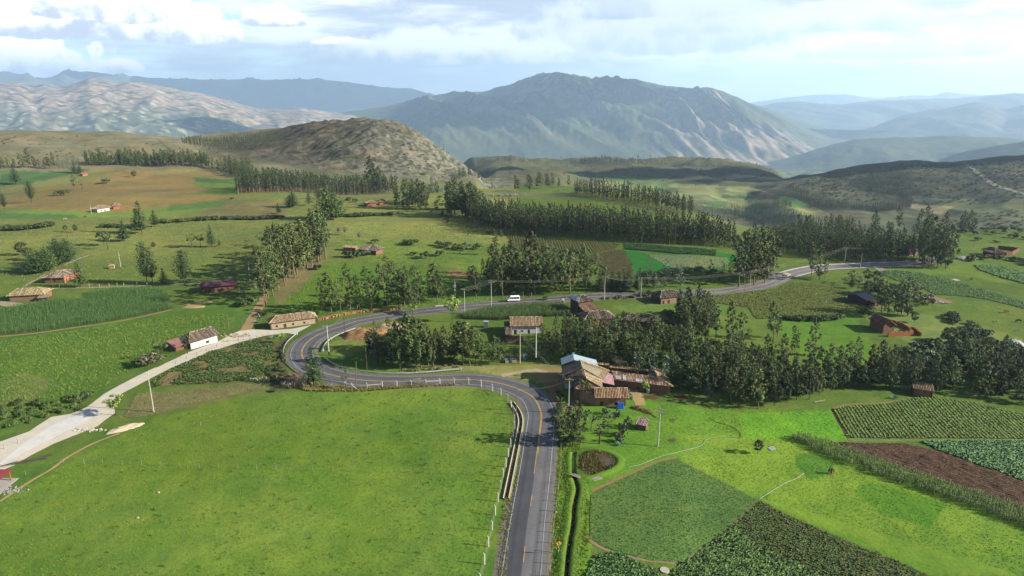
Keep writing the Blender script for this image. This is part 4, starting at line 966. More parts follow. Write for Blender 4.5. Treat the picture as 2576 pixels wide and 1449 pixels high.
def bare(seed, h=6):
    rng = np.random.RandomState(seed); mb = trunk_mb(h * .5, .14, rng, 0, bark=A(150, 130, 116)); tw = MB()
    for i in range(90):
        a = rng.uniform(0, 6.28); e = rng.uniform(.2, 1.4); L = h * rng.uniform(.25, .55); p = Vector((0, 0, h * rng.uniform(.3, .5))); q = p + Vector((L * math.cos(a) * math.cos(e), L * math.sin(a) * math.cos(e), L * math.sin(e))); tw.tube(p, q, .045, .02, 3, A(150, 130, 116))
        for k in range(2): tw.tube(q, q + Vector((rng.uniform(-.8, .8), rng.uniform(-.8, .8), rng.uniform(0, .9))), .025, .012, 3, A(164, 144, 128))
    return tw, mb
def cactus(seed, h=3.0):
    rng = np.random.RandomState(seed); mb = MB(); 
    for i in range(60):
        a = rng.uniform(0, 6.28); t = rng.uniform(0, 1); q = 1.5 * rng.uniform(0, 1); c = (q * math.cos(a), q * math.sin(a), .3 + t * h * (1 - q * .25)); z = rng.uniform(0, 3.14); r = rng.uniform(.18, .3)
        P = [(c[0] + r * math.cos(k) * math.cos(z), c[1] + r * math.cos(k) * math.sin(z), c[2] + r * 1.4 * math.sin(k)) for k in np.linspace(0, 5.5, 8)]
        kx = rng.uniform(.8, 1.2); mb.poly(P, [tuple(range(8))], tuple(v * kx for v in A(104, 128, 84)))
    st = MB(); 
    for i in range(6): a = i; st.tube((0, 0, -.1), (1.0 * math.cos(a), 1.0 * math.sin(a), h * .6), .14, .08, 5, A(128, 120, 84))
    return mb, st
def agave(seed):
    rng = np.random.RandomState(seed); mb = MB()
    for i in range(16):
        a = i * 2.4; e = rng.uniform(.35, 1.2); L = rng.uniform(.9, 1.3); c, s = math.cos(a), math.sin(a); w = .09
        m = (L * .5 * c * math.cos(e), L * .5 * s * math.cos(e), L * .55 * math.sin(e)); t = (L * c * math.cos(e), L * s * math.cos(e), L * math.sin(e) * .95)
        mb.poly([(0, 0, 0), (m[0] - w * s, m[1] + w * c, m[2]), t, (m[0] + w * s, m[1] - w * c, m[2])], [(0, 1, 2, 3)], A(150, 172, 158))
    return mb
KINDS = {}
def reg(kind, h, lst): KINDS[kind] = (h, lst)
def mk(nm, r):
    V, F, C, mb = r
    cm = np_mesh('crown_' + nm, V, F, C, M_LEAF)
    to = mb.build('trunk', M_BARK); tm = to.data; bpy.data.objects.remove(to); tm.name = 'trunk_' + nm
    return cm, tm
reg('eucalyptus_tree', 22, [mk('eucalyptus', euc(s, lean=(-.04 - .012 * s, .0), R=3.3 + .35 * (s % 3), t0=.14 + .06 * (s % 4), n=52 + 3 * s, per=44, size=.36)) for s in range(6)])
reg('plantation_tree', 18, [mk('plantation', euc(s + 30, h=18, R=2.0, t0=.25, n=26, col=A(80, 100, 50), size=.42, per=46, lean=(-.02, 0))) for s in range(4)])
reg('young_eucalyptus', 9, [mk('young_eucalyptus', euc(s + 50, h=9, R=1.5, t0=.12, n=26, col=BLUE if s == 0 else A(102, 124, 72), size=.28, per=44, lean=(-.03, 0))) for s in range(3)])
reg('conifer_tree', 14, [mk('conifer', conifer(s + 60, multi=1 + (s == 1), R=4.0 + .5 * (s == 2), size=.4, dens=1.15)) for s in range(3)])
reg('cypress_tree', 14, [mk('cypress', conifer(s + 70, R=6.2, pw=.5, up=.45, t0=.08, multi=2, dens=1.25, size=.42, col=A(84, 106, 52))) for s in range(2)])
reg('pine_tree', 14, [mk('pine', conifer(s + 80, R=3.7, pw=.42, up=1.15, t0=.2, dens=1.3, size=.4, col=A(84, 102, 54))) for s in range(2)])
reg('shrub', 2.6, [mk('shrub', bush(s + 90)) for s in range(4)])
reg('pale_shrub', 3.2, [mk('pale_shrub', bush(s + 100, h=3.2, R=2.4, col=A(150, 146, 108), n=12, per=34, size=.3)) for s in range(2)])
reg('broad_tree', 7, [mk('broad', broad(s + 110)) for s in range(2)])
reg('thin_tree', 6, [mk('thin', broad(s + 120, h=6, R=2.6, n=14, col=A(128, 134, 92), per=24, size=.26)) for s in range(2)])
reg('bushy_tree', 9, [mk('bushy', broad(s + 130, h=9, R=4.0, n=60, col=A(86, 106, 50), per=54, size=.26, t0=.12)) for s in range(3)])

TREES = []
def vis_h(x, y, z, hpx):
    dep = y * math.cos(PITCH) - (z - CAMZ) * math.sin(PITCH); down = math.atan2(CAMZ - z, math.hypot(x, y))
    return hpx * dep / FPX / max(.6, math.cos(down))
def tree(kind, X, Y, top=None, label=None, h=None, grp=None, cat='tree', var=None):
    x, y, z = at(X, Y); hh = h if h else vis_h(x, y, z, Y - top)
    TREES.append(dict(kind=kind, x=x, y=y, z=z, h=hh, label=label, grp=grp, cat=cat, var=var, X=X, Y=Y))
def cluster(kinds, poly, n, h, desc, grp, gap=3.0, cat='tree', px=True, jit=.28, cl=None):
    """n trees standing inside a patch (pixels), described together"""
    W = [at(*p)[:2] for p in poly]; xs = [p[0] for p in W]; ys = [p[1] for p in W]; out = []; tries = 0; cell = {}
    while len(out) < n and tries < n * 40:
        tries += 1; x = RND.uniform(min(xs), max(xs)); y = RND.uniform(min(ys), max(ys))
        if not bool(inpoly(np.array([x]), np.array([y]), W)[0]): continue
        key = (int(x // gap), int(y // gap)); ok = True
        for i in (-1, 0, 1):
            for j in (-1, 0, 1):
                for q in cell.get((key[0] + i, key[1] + j), ()):
                    if (q[0] - x) ** 2 + (q[1] - y) ** 2 < gap * gap: ok = False
        if not ok: continue
        cell.setdefault(key, []).append((x, y)); out.append((x, y))
    if not out: return
    z = H(np.array([p[0] for p in out]), np.array([p[1] for p in out])); base = len(TREES)
    for (x, y), zz in zip(out, z):
        kd = RND.choice(kinds) if isinstance(kinds, (list, tuple)) else kinds; X, Y = to_px(np.array([x]), np.array([y]), np.array([zz]))
        TREES.append(dict(kind=kd, x=x, y=y, z=float(zz), h=h * (1 + RND.uniform(-jit, jit)) * ({'bushy_tree': .55, 'young_eucalyptus': .6, 'shrub': .6}.get(kd, 1.0) if isinstance(kinds, list) and E_ in kinds else 1), label=None, grp=grp, cat=cat, var=None, X=float(X[0]), Y=float(Y[0]), desc=desc, cl=base))
def line(kind, pts, n, h, desc, grp, jit=2.0, cat='tree', hj=.18):
    C = smooth_path([at(*p)[:2] for p in pts], 1.0); base = len(TREES)
    for i in range(n):
        q = C[int((i + .5) / n * (len(C) - 1))]; x = q[0] + RND.uniform(-jit, jit); y = q[1] + RND.uniform(-jit, jit); z = hz(x, y); kd = RND.choice(kind) if isinstance(kind, (list, tuple)) else kind
        X, Y = to_px(np.array([x]), np.array([y]), np.array([z]))
        TREES.append(dict(kind=kd, x=x, y=y, z=z, h=h * (1 + RND.uniform(-hj, hj)), label=None, grp=grp, cat=cat, var=None, X=float(X[0]), Y=float(Y[0]), desc=desc, cl=base))
E_ = 'eucalyptus_tree'
# lane row
line(E_, [(674, 772), (690, 745), (712, 722), (745, 690), (785, 668), (822, 648)], 17, 25, 'tall windblown eucalyptus in the row beside the dirt lane', 'eucalyptus row along the dirt lane', 2.2)
line(E_, [(735, 700), (765, 672), (800, 655), (830, 640)], 9, 24, 'eucalyptus in the second rank behind the dirt lane', 'eucalyptus row along the dirt lane', 3)
# north of the road
for i, (X, Y, T) in enumerate([(835, 793, 683), (812, 780, 695), (858, 790, 700), (881, 783, 662), (903, 778, 690), (935, 783, 670), (950, 775, 700), (968, 752, 662), (985, 760, 690), (978, 707, 642), (1005, 775, 657), (1018, 772, 680), (1035, 778, 672), (1055, 766, 668), (1040, 787, 708), (1101, 762, 660), (1090, 755, 680), (1112, 758, 692)]):
    pos = ['left end of the', 'left part of the', 'left part of the', 'left part of the', 'middle of the', 'middle of the', 'middle of the', 'middle of the', 'middle of the', 'back of the', 'right part of the', 'right part of the', 'right part of the', 'right part of the', 'right part of the', 'right end of the', 'right end of the', 'right end of the'][i]
    tree(E_, X, Y, T, f'eucalyptus at the {pos} grove above the hairpin road', grp=f'eucalyptus grove above the hairpin road, {pos.split(" of")[0]}')
for X, Y, T, l in [(1181, 707, 667, 'small eucalyptus left of the brown scar above the road'), (1198, 750, 667, 'slim eucalyptus just below the brown scar above the road'), (1218, 703, 650, 'narrow eucalyptus right of the brown scar'), (1248, 643, 573, 'broad eucalyptus standing alone on the pasture left of the row field'), (1345, 742, 582, 'tallest eucalyptus behind the van, rising over the grove'), (1262, 600, 578, 'short bushy eucalyptus at the corner of the plantation')]: tree(E_, X, Y, T, l)
cluster(E_, [(1225, 735), (1240, 705), (1300, 690), (1420, 700), (1520, 705), (1500, 735), (1400, 742), (1240, 748)], 50, 16.5, 'eucalyptus in the grove behind the van', 'eucalyptus grove behind the van', 3.0)
cluster('conifer_tree', [(1500, 735), (1500, 725), (1640, 712), (1650, 725), (1600, 735)], 12, 9, 'small dark conifer beside the road fence', 'small conifers beside the road fence', 3)
cluster('young_eucalyptus', [(1560, 728), (1620, 690), (1840, 690), (1850, 715), (1700, 728)], 22, 8, 'young eucalyptus between the green field and the road', 'young eucalyptus below the green field', 4)
cluster(['shrub', 'young_eucalyptus'], [(1600, 700), (1640, 692), (1840, 683), (1850, 695), (1640, 706)], 26, 3.4, 'shrub along the lower edge of the green field', 'shrubs below the green field', 2.5, 'shrub')
cluster(E_, [(1855, 725), (1865, 695), (1925, 680), (1945, 695), (1930, 712)], 16, 20, 'eucalyptus in the clump left of the road bend', 'eucalyptus clump left of the far bend', 2.6)
for X, Y, T, l in [(2040, 706, 606, 'broad dark eucalyptus on the near side of the far bend'), (2062, 703, 615, 'dark eucalyptus close behind the broad one at the far bend'), (2075, 700, 660, 'short eucalyptus right of the broad pair at the far bend')]: tree(E_, X, Y, T, l)
cluster(E_, [(2316, 678), (2320, 655), (2380, 650), (2395, 668), (2380, 678)], 16, 19, 'eucalyptus in the clump where the road vanishes', 'eucalyptus clump at the end of the road', 3)
cluster('plantation_tree', [(1880, 622), (1900, 612), (2000, 610), (2100, 618), (2310, 630), (2320, 652), (2200, 657), (2070, 652), (1960, 636)], 330, 11, 'young eucalyptus in the wood above the far road', 'wood above the far road', 2.4)
cluster(['plantation_tree', E_], [(1900, 606), (1990, 585), (2110, 582), (2150, 600), (2250, 614), (2100, 618)], 200, 10, 'eucalyptus on the back slope of the wood above the far road', 'wood above the far road', 3)
cluster(E_, [(2140, 590), (2150, 575), (2330, 560), (2470, 580), (2440, 600), (2300, 606)], 60, 16, 'tall eucalyptus on the ridge at the right', 'tall eucalyptus on the right ridge', 4)
# forests at the back
cluster('plantation_tree', [(1160, 548), (1165, 540), (1260, 553), (1400, 568), (1600, 584), (1790, 602), (1852, 612), (1852, 628), (1600, 612), (1500, 600), (1350, 593), (1250, 588)], 600, 14, 'slender eucalyptus in the dark plantation above the row fields', 'dark plantation above the row fields', 2.3)
cluster(E_, [(1125, 546), (1130, 528), (1200, 525), (1210, 550), (1180, 552)], 22, 20, 'tall eucalyptus at the left corner of the dark plantation', 'corner of the dark plantation', 3)
cluster('plantation_tree', [(598, 490), (600, 476), (700, 474), (930, 476), (1000, 480), (1000, 487), (930, 491)], 420, 19, 'eucalyptus in the long plantation below the rocky hill', 'plantation below the rocky hill', 3)
cluster(E_, [(990, 530), (1000, 505), (1050, 500), (1075, 505), (1075, 530)], 18, 20, 'tall eucalyptus beside the far adobe house', 'tall eucalyptus beside the far adobe house', 4)
tree(E_, 940, 484, 392, 'giant eucalyptus standing out of the plantation below the rocky hill'); tree(E_, 962, 486, 420, 'second tallest eucalyptus of the plantation below the rocky hill')
cluster([E_, 'young_eucalyptus'], [(1020, 495), (1060, 470), (1110, 470), (1120, 500), (1070, 505)], 26, 13, 'eucalyptus scattered right of the plantation below the hill', 'scattered eucalyptus right of the plantation', 5)
cluster(E_, [(215, 418), (210, 410), (480, 412), (528, 418), (525, 424), (400, 420)], 120, 17, 'eucalyptus in the long belt under the bare hill', 'belt of eucalyptus under the bare hill', 4)
cluster(E_, [(530, 425), (560, 418), (640, 430), (620, 452), (590, 445)], 50, 16, 'eucalyptus in the belt left of the plantation', 'belt left of the plantation', 4)
cluster('young_eucalyptus', [(85, 425), (85, 412), (200, 415), (200, 428)], 40, 8, 'pale young eucalyptus at the far left edge', 'pale young eucalyptus at the far left', 4)
for X, T in [(8, 390), (22, 395), (38, 398), (60, 385), (75, 375), (90, 392), (125, 395), (138, 382)]: tree(E_, X, 424, T, 'tall thin eucalyptus in the far left belt', grp='tall thin eucalyptus in the far left belt')
cluster(E_, [(1135, 467), (1140, 458), (1215, 455), (1225, 466)], 26, 13, 'eucalyptus on the skyline right of the rocky hill', 'skyline eucalyptus right of the rocky hill', 4)
cluster(E_, [(1225, 474), (1240, 464), (1440, 470), (1450, 484), (1330, 482)], 70, 12, 'eucalyptus on the brow above the far fields', 'eucalyptus on the brow', 4)
tree(E_, 1300, 480, 440, 'tall eucalyptus on the brow above the far fields'); tree(E_, 1332, 482, 438, 'tallest eucalyptus on the brow above the far fields')
cluster('plantation_tree', [(1440, 484), (1500, 486), (1620, 500), (1745, 535), (1740, 545), (1600, 515), (1450, 492)], 190, 12, 'eucalyptus in the belt crossing behind the dark plantation', 'belt behind the dark plantation', 3)
cluster('plantation_tree', [(1760, 528), (1900, 545), (2080, 560), (2080, 575), (1940, 575), (1850, 552)], 170, 9, 'young eucalyptus belt on the right brow', 'belt on the right brow', 3.4)
# south of the road, big wood
cluster([E_, E_, 'young_eucalyptus'], [(1380, 905), (1370, 885), (1430, 868), (1560, 868), (1660, 868), (1720, 880), (1700, 935), (1560, 928), (1430, 910)], 130, 10.5, 'eucalyptus in the wood behind the farm compound', 'wood behind the farm compound', 3)
cluster([E_, E_, 'bushy_tree'], [(1690, 955), (1720, 895), (1820, 905), (1930, 930), (2070, 955), (2085, 995), (1920, 1030), (1820, 1012), (1700, 980)], 150, 11.5, 'eucalyptus in the dense wood right of the farm', 'dense wood right of the farm', 3)
cluster([E_], [(1705, 850), (1710, 800), (1760, 790), (1800, 800), (1795, 850), (1750, 870)], 34, 12, 'eucalyptus in the dark block right of the three tiled roofs', 'dark block right of the tiled roofs', 3)
cluster([E_, 'young_eucalyptus'], [(1390, 880), (1400, 850), (1700, 837), (1700, 850), (1400, 880)], 38, 7.5, 'eucalyptus in front of the three tiled roofs', 'eucalyptus in front of the tiled roofs', 3)
for X, Y, T, l in [(1840, 868, 757, 'slender eucalyptus with long bare trunk on the grassy bank'), (1866, 893, 782, 'leaning eucalyptus with bare trunk in the middle of the bank'), (1800, 862, 757, 'eucalyptus with a bushy top left of the bare-trunked pair'), (1945, 858, 760, 'eucalyptus below the corn field on the small lawn'), (1955, 850, 795, 'short eucalyptus below the corn field'), (2047, 893, 803, 'dark narrow eucalyptus alone on the green slope'), (2000, 885, 818, 'bluish eucalyptus left of the dark narrow one on the slope'), (2140, 960, 858, 'eucalyptus left of the gap above the row field'), (2195, 955, 866, 'eucalyptus with twin trunks above the row field'), (2225, 965, 880, 'eucalyptus just right of the twin-trunk one'), (2110, 965, 895, 'dark eucalyptus at the right end of the farm wood'), (1255, 917, 845, 'slim eucalyptus left of the two power poles'), (1108, 903, 835, 'slim green eucalyptus right of the tall clump in the bend'), (1230, 915, 860, 'small eucalyptus near the power poles')]: tree(E_, X, Y, T, l)
for X, Y, T in [(1010, 926, 815), (1030, 925, 792), (1048, 927, 786), (1060, 926, 800), (1078, 924, 806), (1090, 926, 830), (1020, 915, 808)]: tree(E_, X, Y, T, 'eucalyptus of the tall clump inside the hairpin bend', grp='tall clump inside the hairpin bend')
for X, Y, T in [(1150, 915, 830), (1165, 918, 812), (1182, 920, 808), (1198, 918, 822), (1212, 914, 830), (1140, 905, 845), (1172, 905, 815)]: tree(E_, X, Y, T, 'eucalyptus of the second clump inside the bend, below the maize', grp='second clump inside the bend')
cluster(['bushy_tree', 'young_eucalyptus', 'broad_tree'], [(915, 905), (930, 880), (985, 870), (1000, 900), (1000, 925), (950, 922)], 14, 7, 'bushy tree left of the tall clump in the bend', 'bushy trees in the hairpin bend', 3)
cluster('young_eucalyptus', [(1225, 915), (1240, 895), (1300, 895), (1390, 900), (1395, 912), (1300, 908)], 20, 4.5, 'bluish young eucalyptus by the two power poles', 'bluish saplings by the power poles', 2.5)
cluster('young_eucalyptus', [(1590, 950), (1600, 930), (1700, 950), (1800, 1000), (1790, 1012), (1700, 985)], 22, 8, 'bluish sapling along the front of the wood', 'bluish saplings at the wood edge', 3)
cluster([E_, 'bushy_tree'], [(2275, 990), (2290, 935), (2350, 920), (2576, 930), (2640, 960), (2640, 1022), (2576, 1018), (2450, 1000), (2370, 990)], 70, 11, 'tree in the wood at the right edge', 'wood at the right edge', 3.5)
cluster([E_, 'bushy_tree'], [(2085, 985), (2100, 935), (2280, 940), (2285, 985), (2200, 978)], 26, 11, 'tree in the belt above the row field', 'belt above the row field', 3.5)
cluster([E_, 'bushy_tree'], [(1095, 915), (1110, 870), (1145, 880), (1145, 912)], 7, 9, 'tree in the gap between the two clumps in the bend', 'gap between the clumps', 3)
cluster([E_, 'bushy_tree'], [(935, 905), (950, 885), (1005, 880), (1010, 920), (960, 922)], 9, 10, 'tree at the left of the tall clump in the bend', 'left of the tall clump', 3)
cluster(['shrub', 'bushy_tree'], [(2280, 900), (2310, 880), (2450, 880), (2576, 900), (2576, 930), (2350, 925)], 44, 4.5, 'bush on the slope above the right-hand wood', 'bushes on the right-hand slope', 3, 'bush')
cluster('bushy_tree', [(2370, 870), (2380, 850), (2440, 850), (2460, 870)], 6, 6, 'rounded bushy tree right of the roofless ruin', 'rounded trees by the ruin', 3)
for X, Y, T, l in [(2283, 795, 692, 'tall eucalyptus right of the metal-roofed shed'), (2268, 790, 705, 'eucalyptus close beside the tall one by the metal-roofed shed'), (2217, 786, 700, 'bushy eucalyptus over the metal-roofed shed'), (2232, 792, 730, 'dark small eucalyptus right behind the metal-roofed shed')]: tree(E_, X, Y, T, l)
cluster(['bushy_tree', 'thin_tree'], [(2110, 705), (2180, 700), (2240, 730), (2300, 760), (2330, 790), (2260, 800), (2200, 770), (2150, 745)], 36, 6, 'bush in the hedge between the corn and the potatoes', 'hedge between corn and potatoes', 3, 'bush')
for X, Y, T, l in [(2165, 795, 768, 'dense dark bush in front of the metal-roofed shed'), (2185, 797, 765, 'second dark bush beside the metal-roofed shed'), (2345, 768, 748, 'round bush on bare earth right of the hedge'), (2320, 770, 752, 'grey bush left of the round one on bare earth'), (2300, 812, 780, 'greyish bush beside the ruin')]: tree('bushy_tree', X, Y, T, l, cat='bush')
cluster('pale_shrub', [(2290, 740), (2300, 730), (2345, 755), (2350, 768), (2310, 760)], 9, 2.6, 'pale feathery shrub at the potato field edge', 'pale shrubs at the potato field edge', 2, 'shrub')
# left side
for k, X, Y, T, l in [('conifer_tree', 357, 588, 503, 'tall twin-topped conifer behind the hedge at the left'), ('conifer_tree', 390, 571, 528, 'smaller conifer right of the twin-topped one'), ('cypress_tree', 103, 687, 628, 'spreading cypress nearest the left adobe house'), ('cypress_tree', 122, 680, 618, 'middle cypress of the spreading row above the left adobe house'), ('cypress_tree', 148, 668, 600, 'tallest cypress of the spreading row above the left adobe house'), ('cypress_tree', 172, 658, 600, 'last cypress of the spreading row, beside the stone wall'), ('bushy_tree', 57, 642, 606, 'dark round bush left of the cypress row'), ('bushy_tree', 75, 655, 620, 'second dark bush left of the cypress row'), ('thin_tree', 272, 628, 580, 'half-bare tree beside the round dark tree'), ('bushy_tree', 262, 618, 577, 'round dark tree above the bare pole'), ('conifer_tree', 313, 607, 553, 'dark conifer right of the round dark tree'), ('bushy_tree', 190, 585, 563, 'dark low tree on the hedge line'), ('bushy_tree', 165, 583, 565, 'second dark low tree on the hedge line'), ('thin_tree', 170, 594, 575, 'greyish thin tree below the hedge line'), ('pine_tree', 370, 716, 612, 'big upright pine with three tops beside the track'), ('pine_tree', 384, 714, 630, 'pine stem close behind the big upright pine'), ('pine_tree', 465, 717, 632, 'second upright pine on the track, right of the big one'), ('conifer_tree', 413, 717, 674, 'small young pine between the two upright pines'), ('bushy_tree', 387, 625, 607, 'shrubby tree behind the big upright pine'), ('conifer_tree', 533, 622, 563, 'cone-shaped conifer on the far pasture edge'), ('broad_tree', 483, 624, 585, 'flat-topped broad tree left of the cone-shaped conifer'), ('broad_tree', 505, 622, 588, 'second flat-topped broad tree beside the conifer'), ('conifer_tree', 552, 620, 600, 'short conifer right of the cone-shaped one'), ('thin_tree', 622, 617, 596, 'small bare-looking tree on the pasture edge'), ('thin_tree', 660, 620, 583, 'round greyish tree in front of the lane row'), ('bushy_tree', 675, 625, 590, 'dark bush beside the lane row'), ('conifer_tree', 203, 723, 655, 'thin conifer beside the left adobe house'), ('conifer_tree', 40, 464, 413, 'big dark conifer on the far left field'), ('conifer_tree', 188, 437, 402, 'conifer beside the small orange hut'), ('conifer_tree', 202, 437, 412, 'second conifer beside the small orange hut'), ('pine_tree', 80, 510, 458, 'slender pine with bare trunk on the ochre field'), ('broad_tree', 95, 503, 487, 'round small tree right of the slender pine'), ('eucalyptus_tree', 190, 480, 437, 'upright tree on the ochre field boundary'), ('thin_tree', 207, 478, 452, 'thin tree right of the upright one on the ochre field'), ('pine_tree', 12, 527, 488, 'dark pine at the left border of the picture'), ('shrub', 157, 492, 473, 'green bush on the ochre field boundary'), ('shrub', 267, 462, 445, 'round bush alone on the ochre field'), ('bushy_tree', 338, 447, 429, 'round bush with a long shadow on the upper field'), ('conifer_tree', 700, 537, 510, 'small cedar left of the cypress group'), ('cypress_tree', 738, 521, 482, 'left tree of the cypress group on the reddish field'), ('conifer_tree', 778, 517, 473, 'middle tree of the cypress group on the reddish field'), ('cypress_tree', 822, 553, 468, 'big cypress at the head of the eucalyptus row'), ('conifer_tree', 803, 500, 465, 'right tree of the cypress group'), ('conifer_tree', 790, 971, 871, 'round-crowned conifer with bare trunk at the hairpin bend'), ('thin_tree', 870, 978, 927, 'sparse tree by the end of the white post fence'), ('broad_tree', 707, 864, 836, 'wide low bright green tree at the mouth of the gravel road'), ('thin_tree', 407, 908, 851, 'airy tree beside the gravel road'), ('pale_shrub', 370, 920, 880, 'dry grey shrub left of the airy tree'), ('pale_shrub', 388, 915, 886, 'second dry grey shrub beside the airy tree'), ('thin_tree', 472, 890, 840, 'grey-leaved tree in front of the white house'), ('broad_tree', 292, 1045, 992, 'feathery bush at the narrow of the gravel road'), ('broad_tree', 1138, 810, 744, 'round light green tree between maize and road'), ('broad_tree', 1038, 793, 763, 'small tree on the road edge above the bend'), ('broad_tree', 1470, 1008, 955, 'yellow-green round tree against the farmhouse wall'), ('thin_tree', 1508, 1116, 1050, 'sparse fruit tree above the pond'), ('thin_tree', 1530, 1085, 1040, 'second fruit tree in the cactus garden'), ('thin_tree', 1487, 1085, 1042, 'fruit tree nearest the roadside eucalyptus'), ('bushy_tree', 1906, 1141, 1104, 'lone dark bush tree on the lawn with its shadow at its side'), ('thin_tree', 1592, 948, 921, 'thin green tree inside the farm courtyard wall'), ('broad_tree', 1622, 987, 960, 'fruit tree at the corner of the right farm wing'), ('thin_tree', 1660, 985, 965, 'little tree by the white water butt')]:
    tree(k, X, Y, T, l, cat='bush' if 'bush' in l.split()[-8:] and 'tree' not in l else 'tree')
cluster(E_, [(1434, 1128), (1438, 1105), (1458, 1105), (1460, 1124)], 4, 11.5, 'eucalyptus at the roadside above the pond', 'roadside eucalyptus above the pond', 1.8)
line('shrub', [(-20, 580), (60, 578), (140, 568)], 40, 4.0, 'dark bush in the thick hedge at the left edge', 'thick hedge at the left edge', 1.5, 'bush')
line('shrub', [(400, 562), (480, 556), (560, 552), (650, 552), (715, 548)], 66, 3.4, 'bush in the long hedge left of the lane row', 'long hedge left of the lane row', 1.5, 'bush')
line('shrub', [(255, 572), (320, 572), (340, 575)], 12, 3.4, 'bush in the short hedge left of the twin conifer', 'short hedge by the conifer', 1.5, 'bush')
line('shrub', [(855, 545), (900, 545), (1001, 540)], 28, 3.4, 'bush in the hedge below the far adobe house', 'hedge below the far adobe house', 1.5, 'bush')
line('shrub', [(850, 520), (870, 505), (900, 510)], 6, 3.5, 'bush left of the far adobe house', 'bushes by the far adobe house', 2, 'bush')
for X, Y, T, w, l in [(1038, 617, 596, 1, 'wide low thicket alone on the middle pasture'), (1024, 616, 600, 1, 'left half of the wide thicket on the middle pasture'), (945, 612, 598, 1, 'small round bush right of the broken-roofed house'), (1105, 618, 602, 1, 'left bush of the chain on the middle pasture'), (1125, 622, 604, 1, 'second bush of the chain on the middle pasture'), (1148, 628, 608, 1, 'third bush of the chain on the middle pasture'), (1170, 628, 608, 1, 'fourth bush of the chain on the middle pasture'), (1200, 627, 608, 1, 'right end bush of the chain on the middle pasture'), (1071, 650, 627, 1, 'larger of two bushes above the road grove'), (1105, 643, 626, 1, 'smaller of two bushes above the road grove'), (1040, 642, 630, 1, 'low bush left of the pair above the road grove'), (880, 646, 624, 1, 'left bush before the broken-roofed house'), (898, 648, 624, 1, 'middle bush before the broken-roofed house'), (918, 644, 626, 1, 'right bush before the broken-roofed house'), (798, 677, 662, 1, 'flat dark bush beside the lane row'), (583, 503, 494, 1, 'small bush by the ochre field corner'), (1232, 590, 577, 1, 'bush at the foot of the plantation corner'), (1160, 725, 712, 1, 'dark bush under the transformer poles'), (660, 795, 780, 1, 'bush on the left verge of the dirt lane'), (617, 772, 748, 1, 'dark bush left of the dirt lane, near the red roof'), (630, 765, 738, 1, 'taller bush left of the dirt lane'), (605, 768, 752, 1, 'low bush by the thin wooden pole'), (195, 1005, 985, 1, 'dark spreading bush left of the gravel road'), (225, 998, 978, 1, 'second spreading bush left of the gravel road'), (170, 1003, 992, 1, 'low bush in the shade left of the gravel road'), (1375, 755, 742, 1, 'bush on the road edge right of the van'), (1470, 785, 765, 1, 'bush right of the two-storey adobe house'), (1500, 790, 770, 1, 'dark round bush beside the two-storey adobe house'), (1540, 800, 786, 1, 'bush between the two lower tiled houses'), (1635, 744, 728, 1, 'dense green bush left of the roadside tiled house'), (1620, 745, 730, 1, 'second green bush left of the roadside tiled house'), (690, 985, 975, 1, 'low bush at the foot of the road bank'), (1530, 1180, 1170, 1, 'reedy bush on the pond rim')]: tree('shrub', X, Y, T, l, cat='bush')
line('shrub', [(1520, 753), (1560, 750), (1600, 748)], 9, 1.6, 'low shrub along the near road edge', 'shrubs on the near road edge', .8, 'shrub')
line('shrub', [(1975, 803), (2060, 806), (2130, 798)], 34, 2.2, 'shrub in the lower hedge of the corn field', 'lower hedge of the corn field', 1, 'shrub')
line('shrub', [(1680, 790), (1700, 812), (1650, 815)], 9, 2.2, 'shrub beside the lower tiled house', 'shrubs beside the lower tiled house', 1, 'shrub')
line('shrub', [(2400, 800), (2450, 830), (2500, 865), (2560, 880)], 24, 2.6, 'shrub in the broken hedge on the right pasture', 'broken hedge on the right pasture', 2.5, 'shrub')
line('shrub', [(2440, 655), (2490, 650), (2560, 660), (2600, 672)], 14, 3, 'bush below the walled white house', 'bushes below the walled white house', 2.5, 'bush')
cluster('shrub', [(700, 880), (715, 870), (715, 930), (735, 965), (690, 970), (670, 940)], 22, 1.5, 'scrub on the outer bank of the hairpin', 'scrub on the outer bank', 2, 'shrub')
cluster('shrub', [(1140, 580), (1080, 530), (1110, 490), (1240, 480), (1200, 500), (1200, 520), (1130, 520)], 60, 2.2, 'bush on the stony ground left of the plantation', 'bushes on the stony ground', 4, 'bush')
cluster('shrub', [(0, 1080), (0, 1020), (120, 1010), (220, 1000), (200, 1030), (60, 1070)], 40, 1.6, 'scrub on the ditch bank left of the gravel road', 'scrub on the ditch bank', 2.5, 'shrub')
cluster('shrub', [(1420, 1000), (1405, 985), (1400, 1060), (1405, 1130), (1420, 1130), (1425, 1060)], 14, 1.7, 'shrub between the road and the roadside eucalyptus', 'shrubs on the farm side of the road', 1.6, 'shrub')
cluster('pale_shrub', [(1150, 905), (1140, 915), (1060, 925), (1000, 930), (1000, 938), (1150, 925)], 14, 1.3, 'dry pale shrub behind the inner guard rail', 'dry shrubs behind the guard rail', 2, 'shrub')

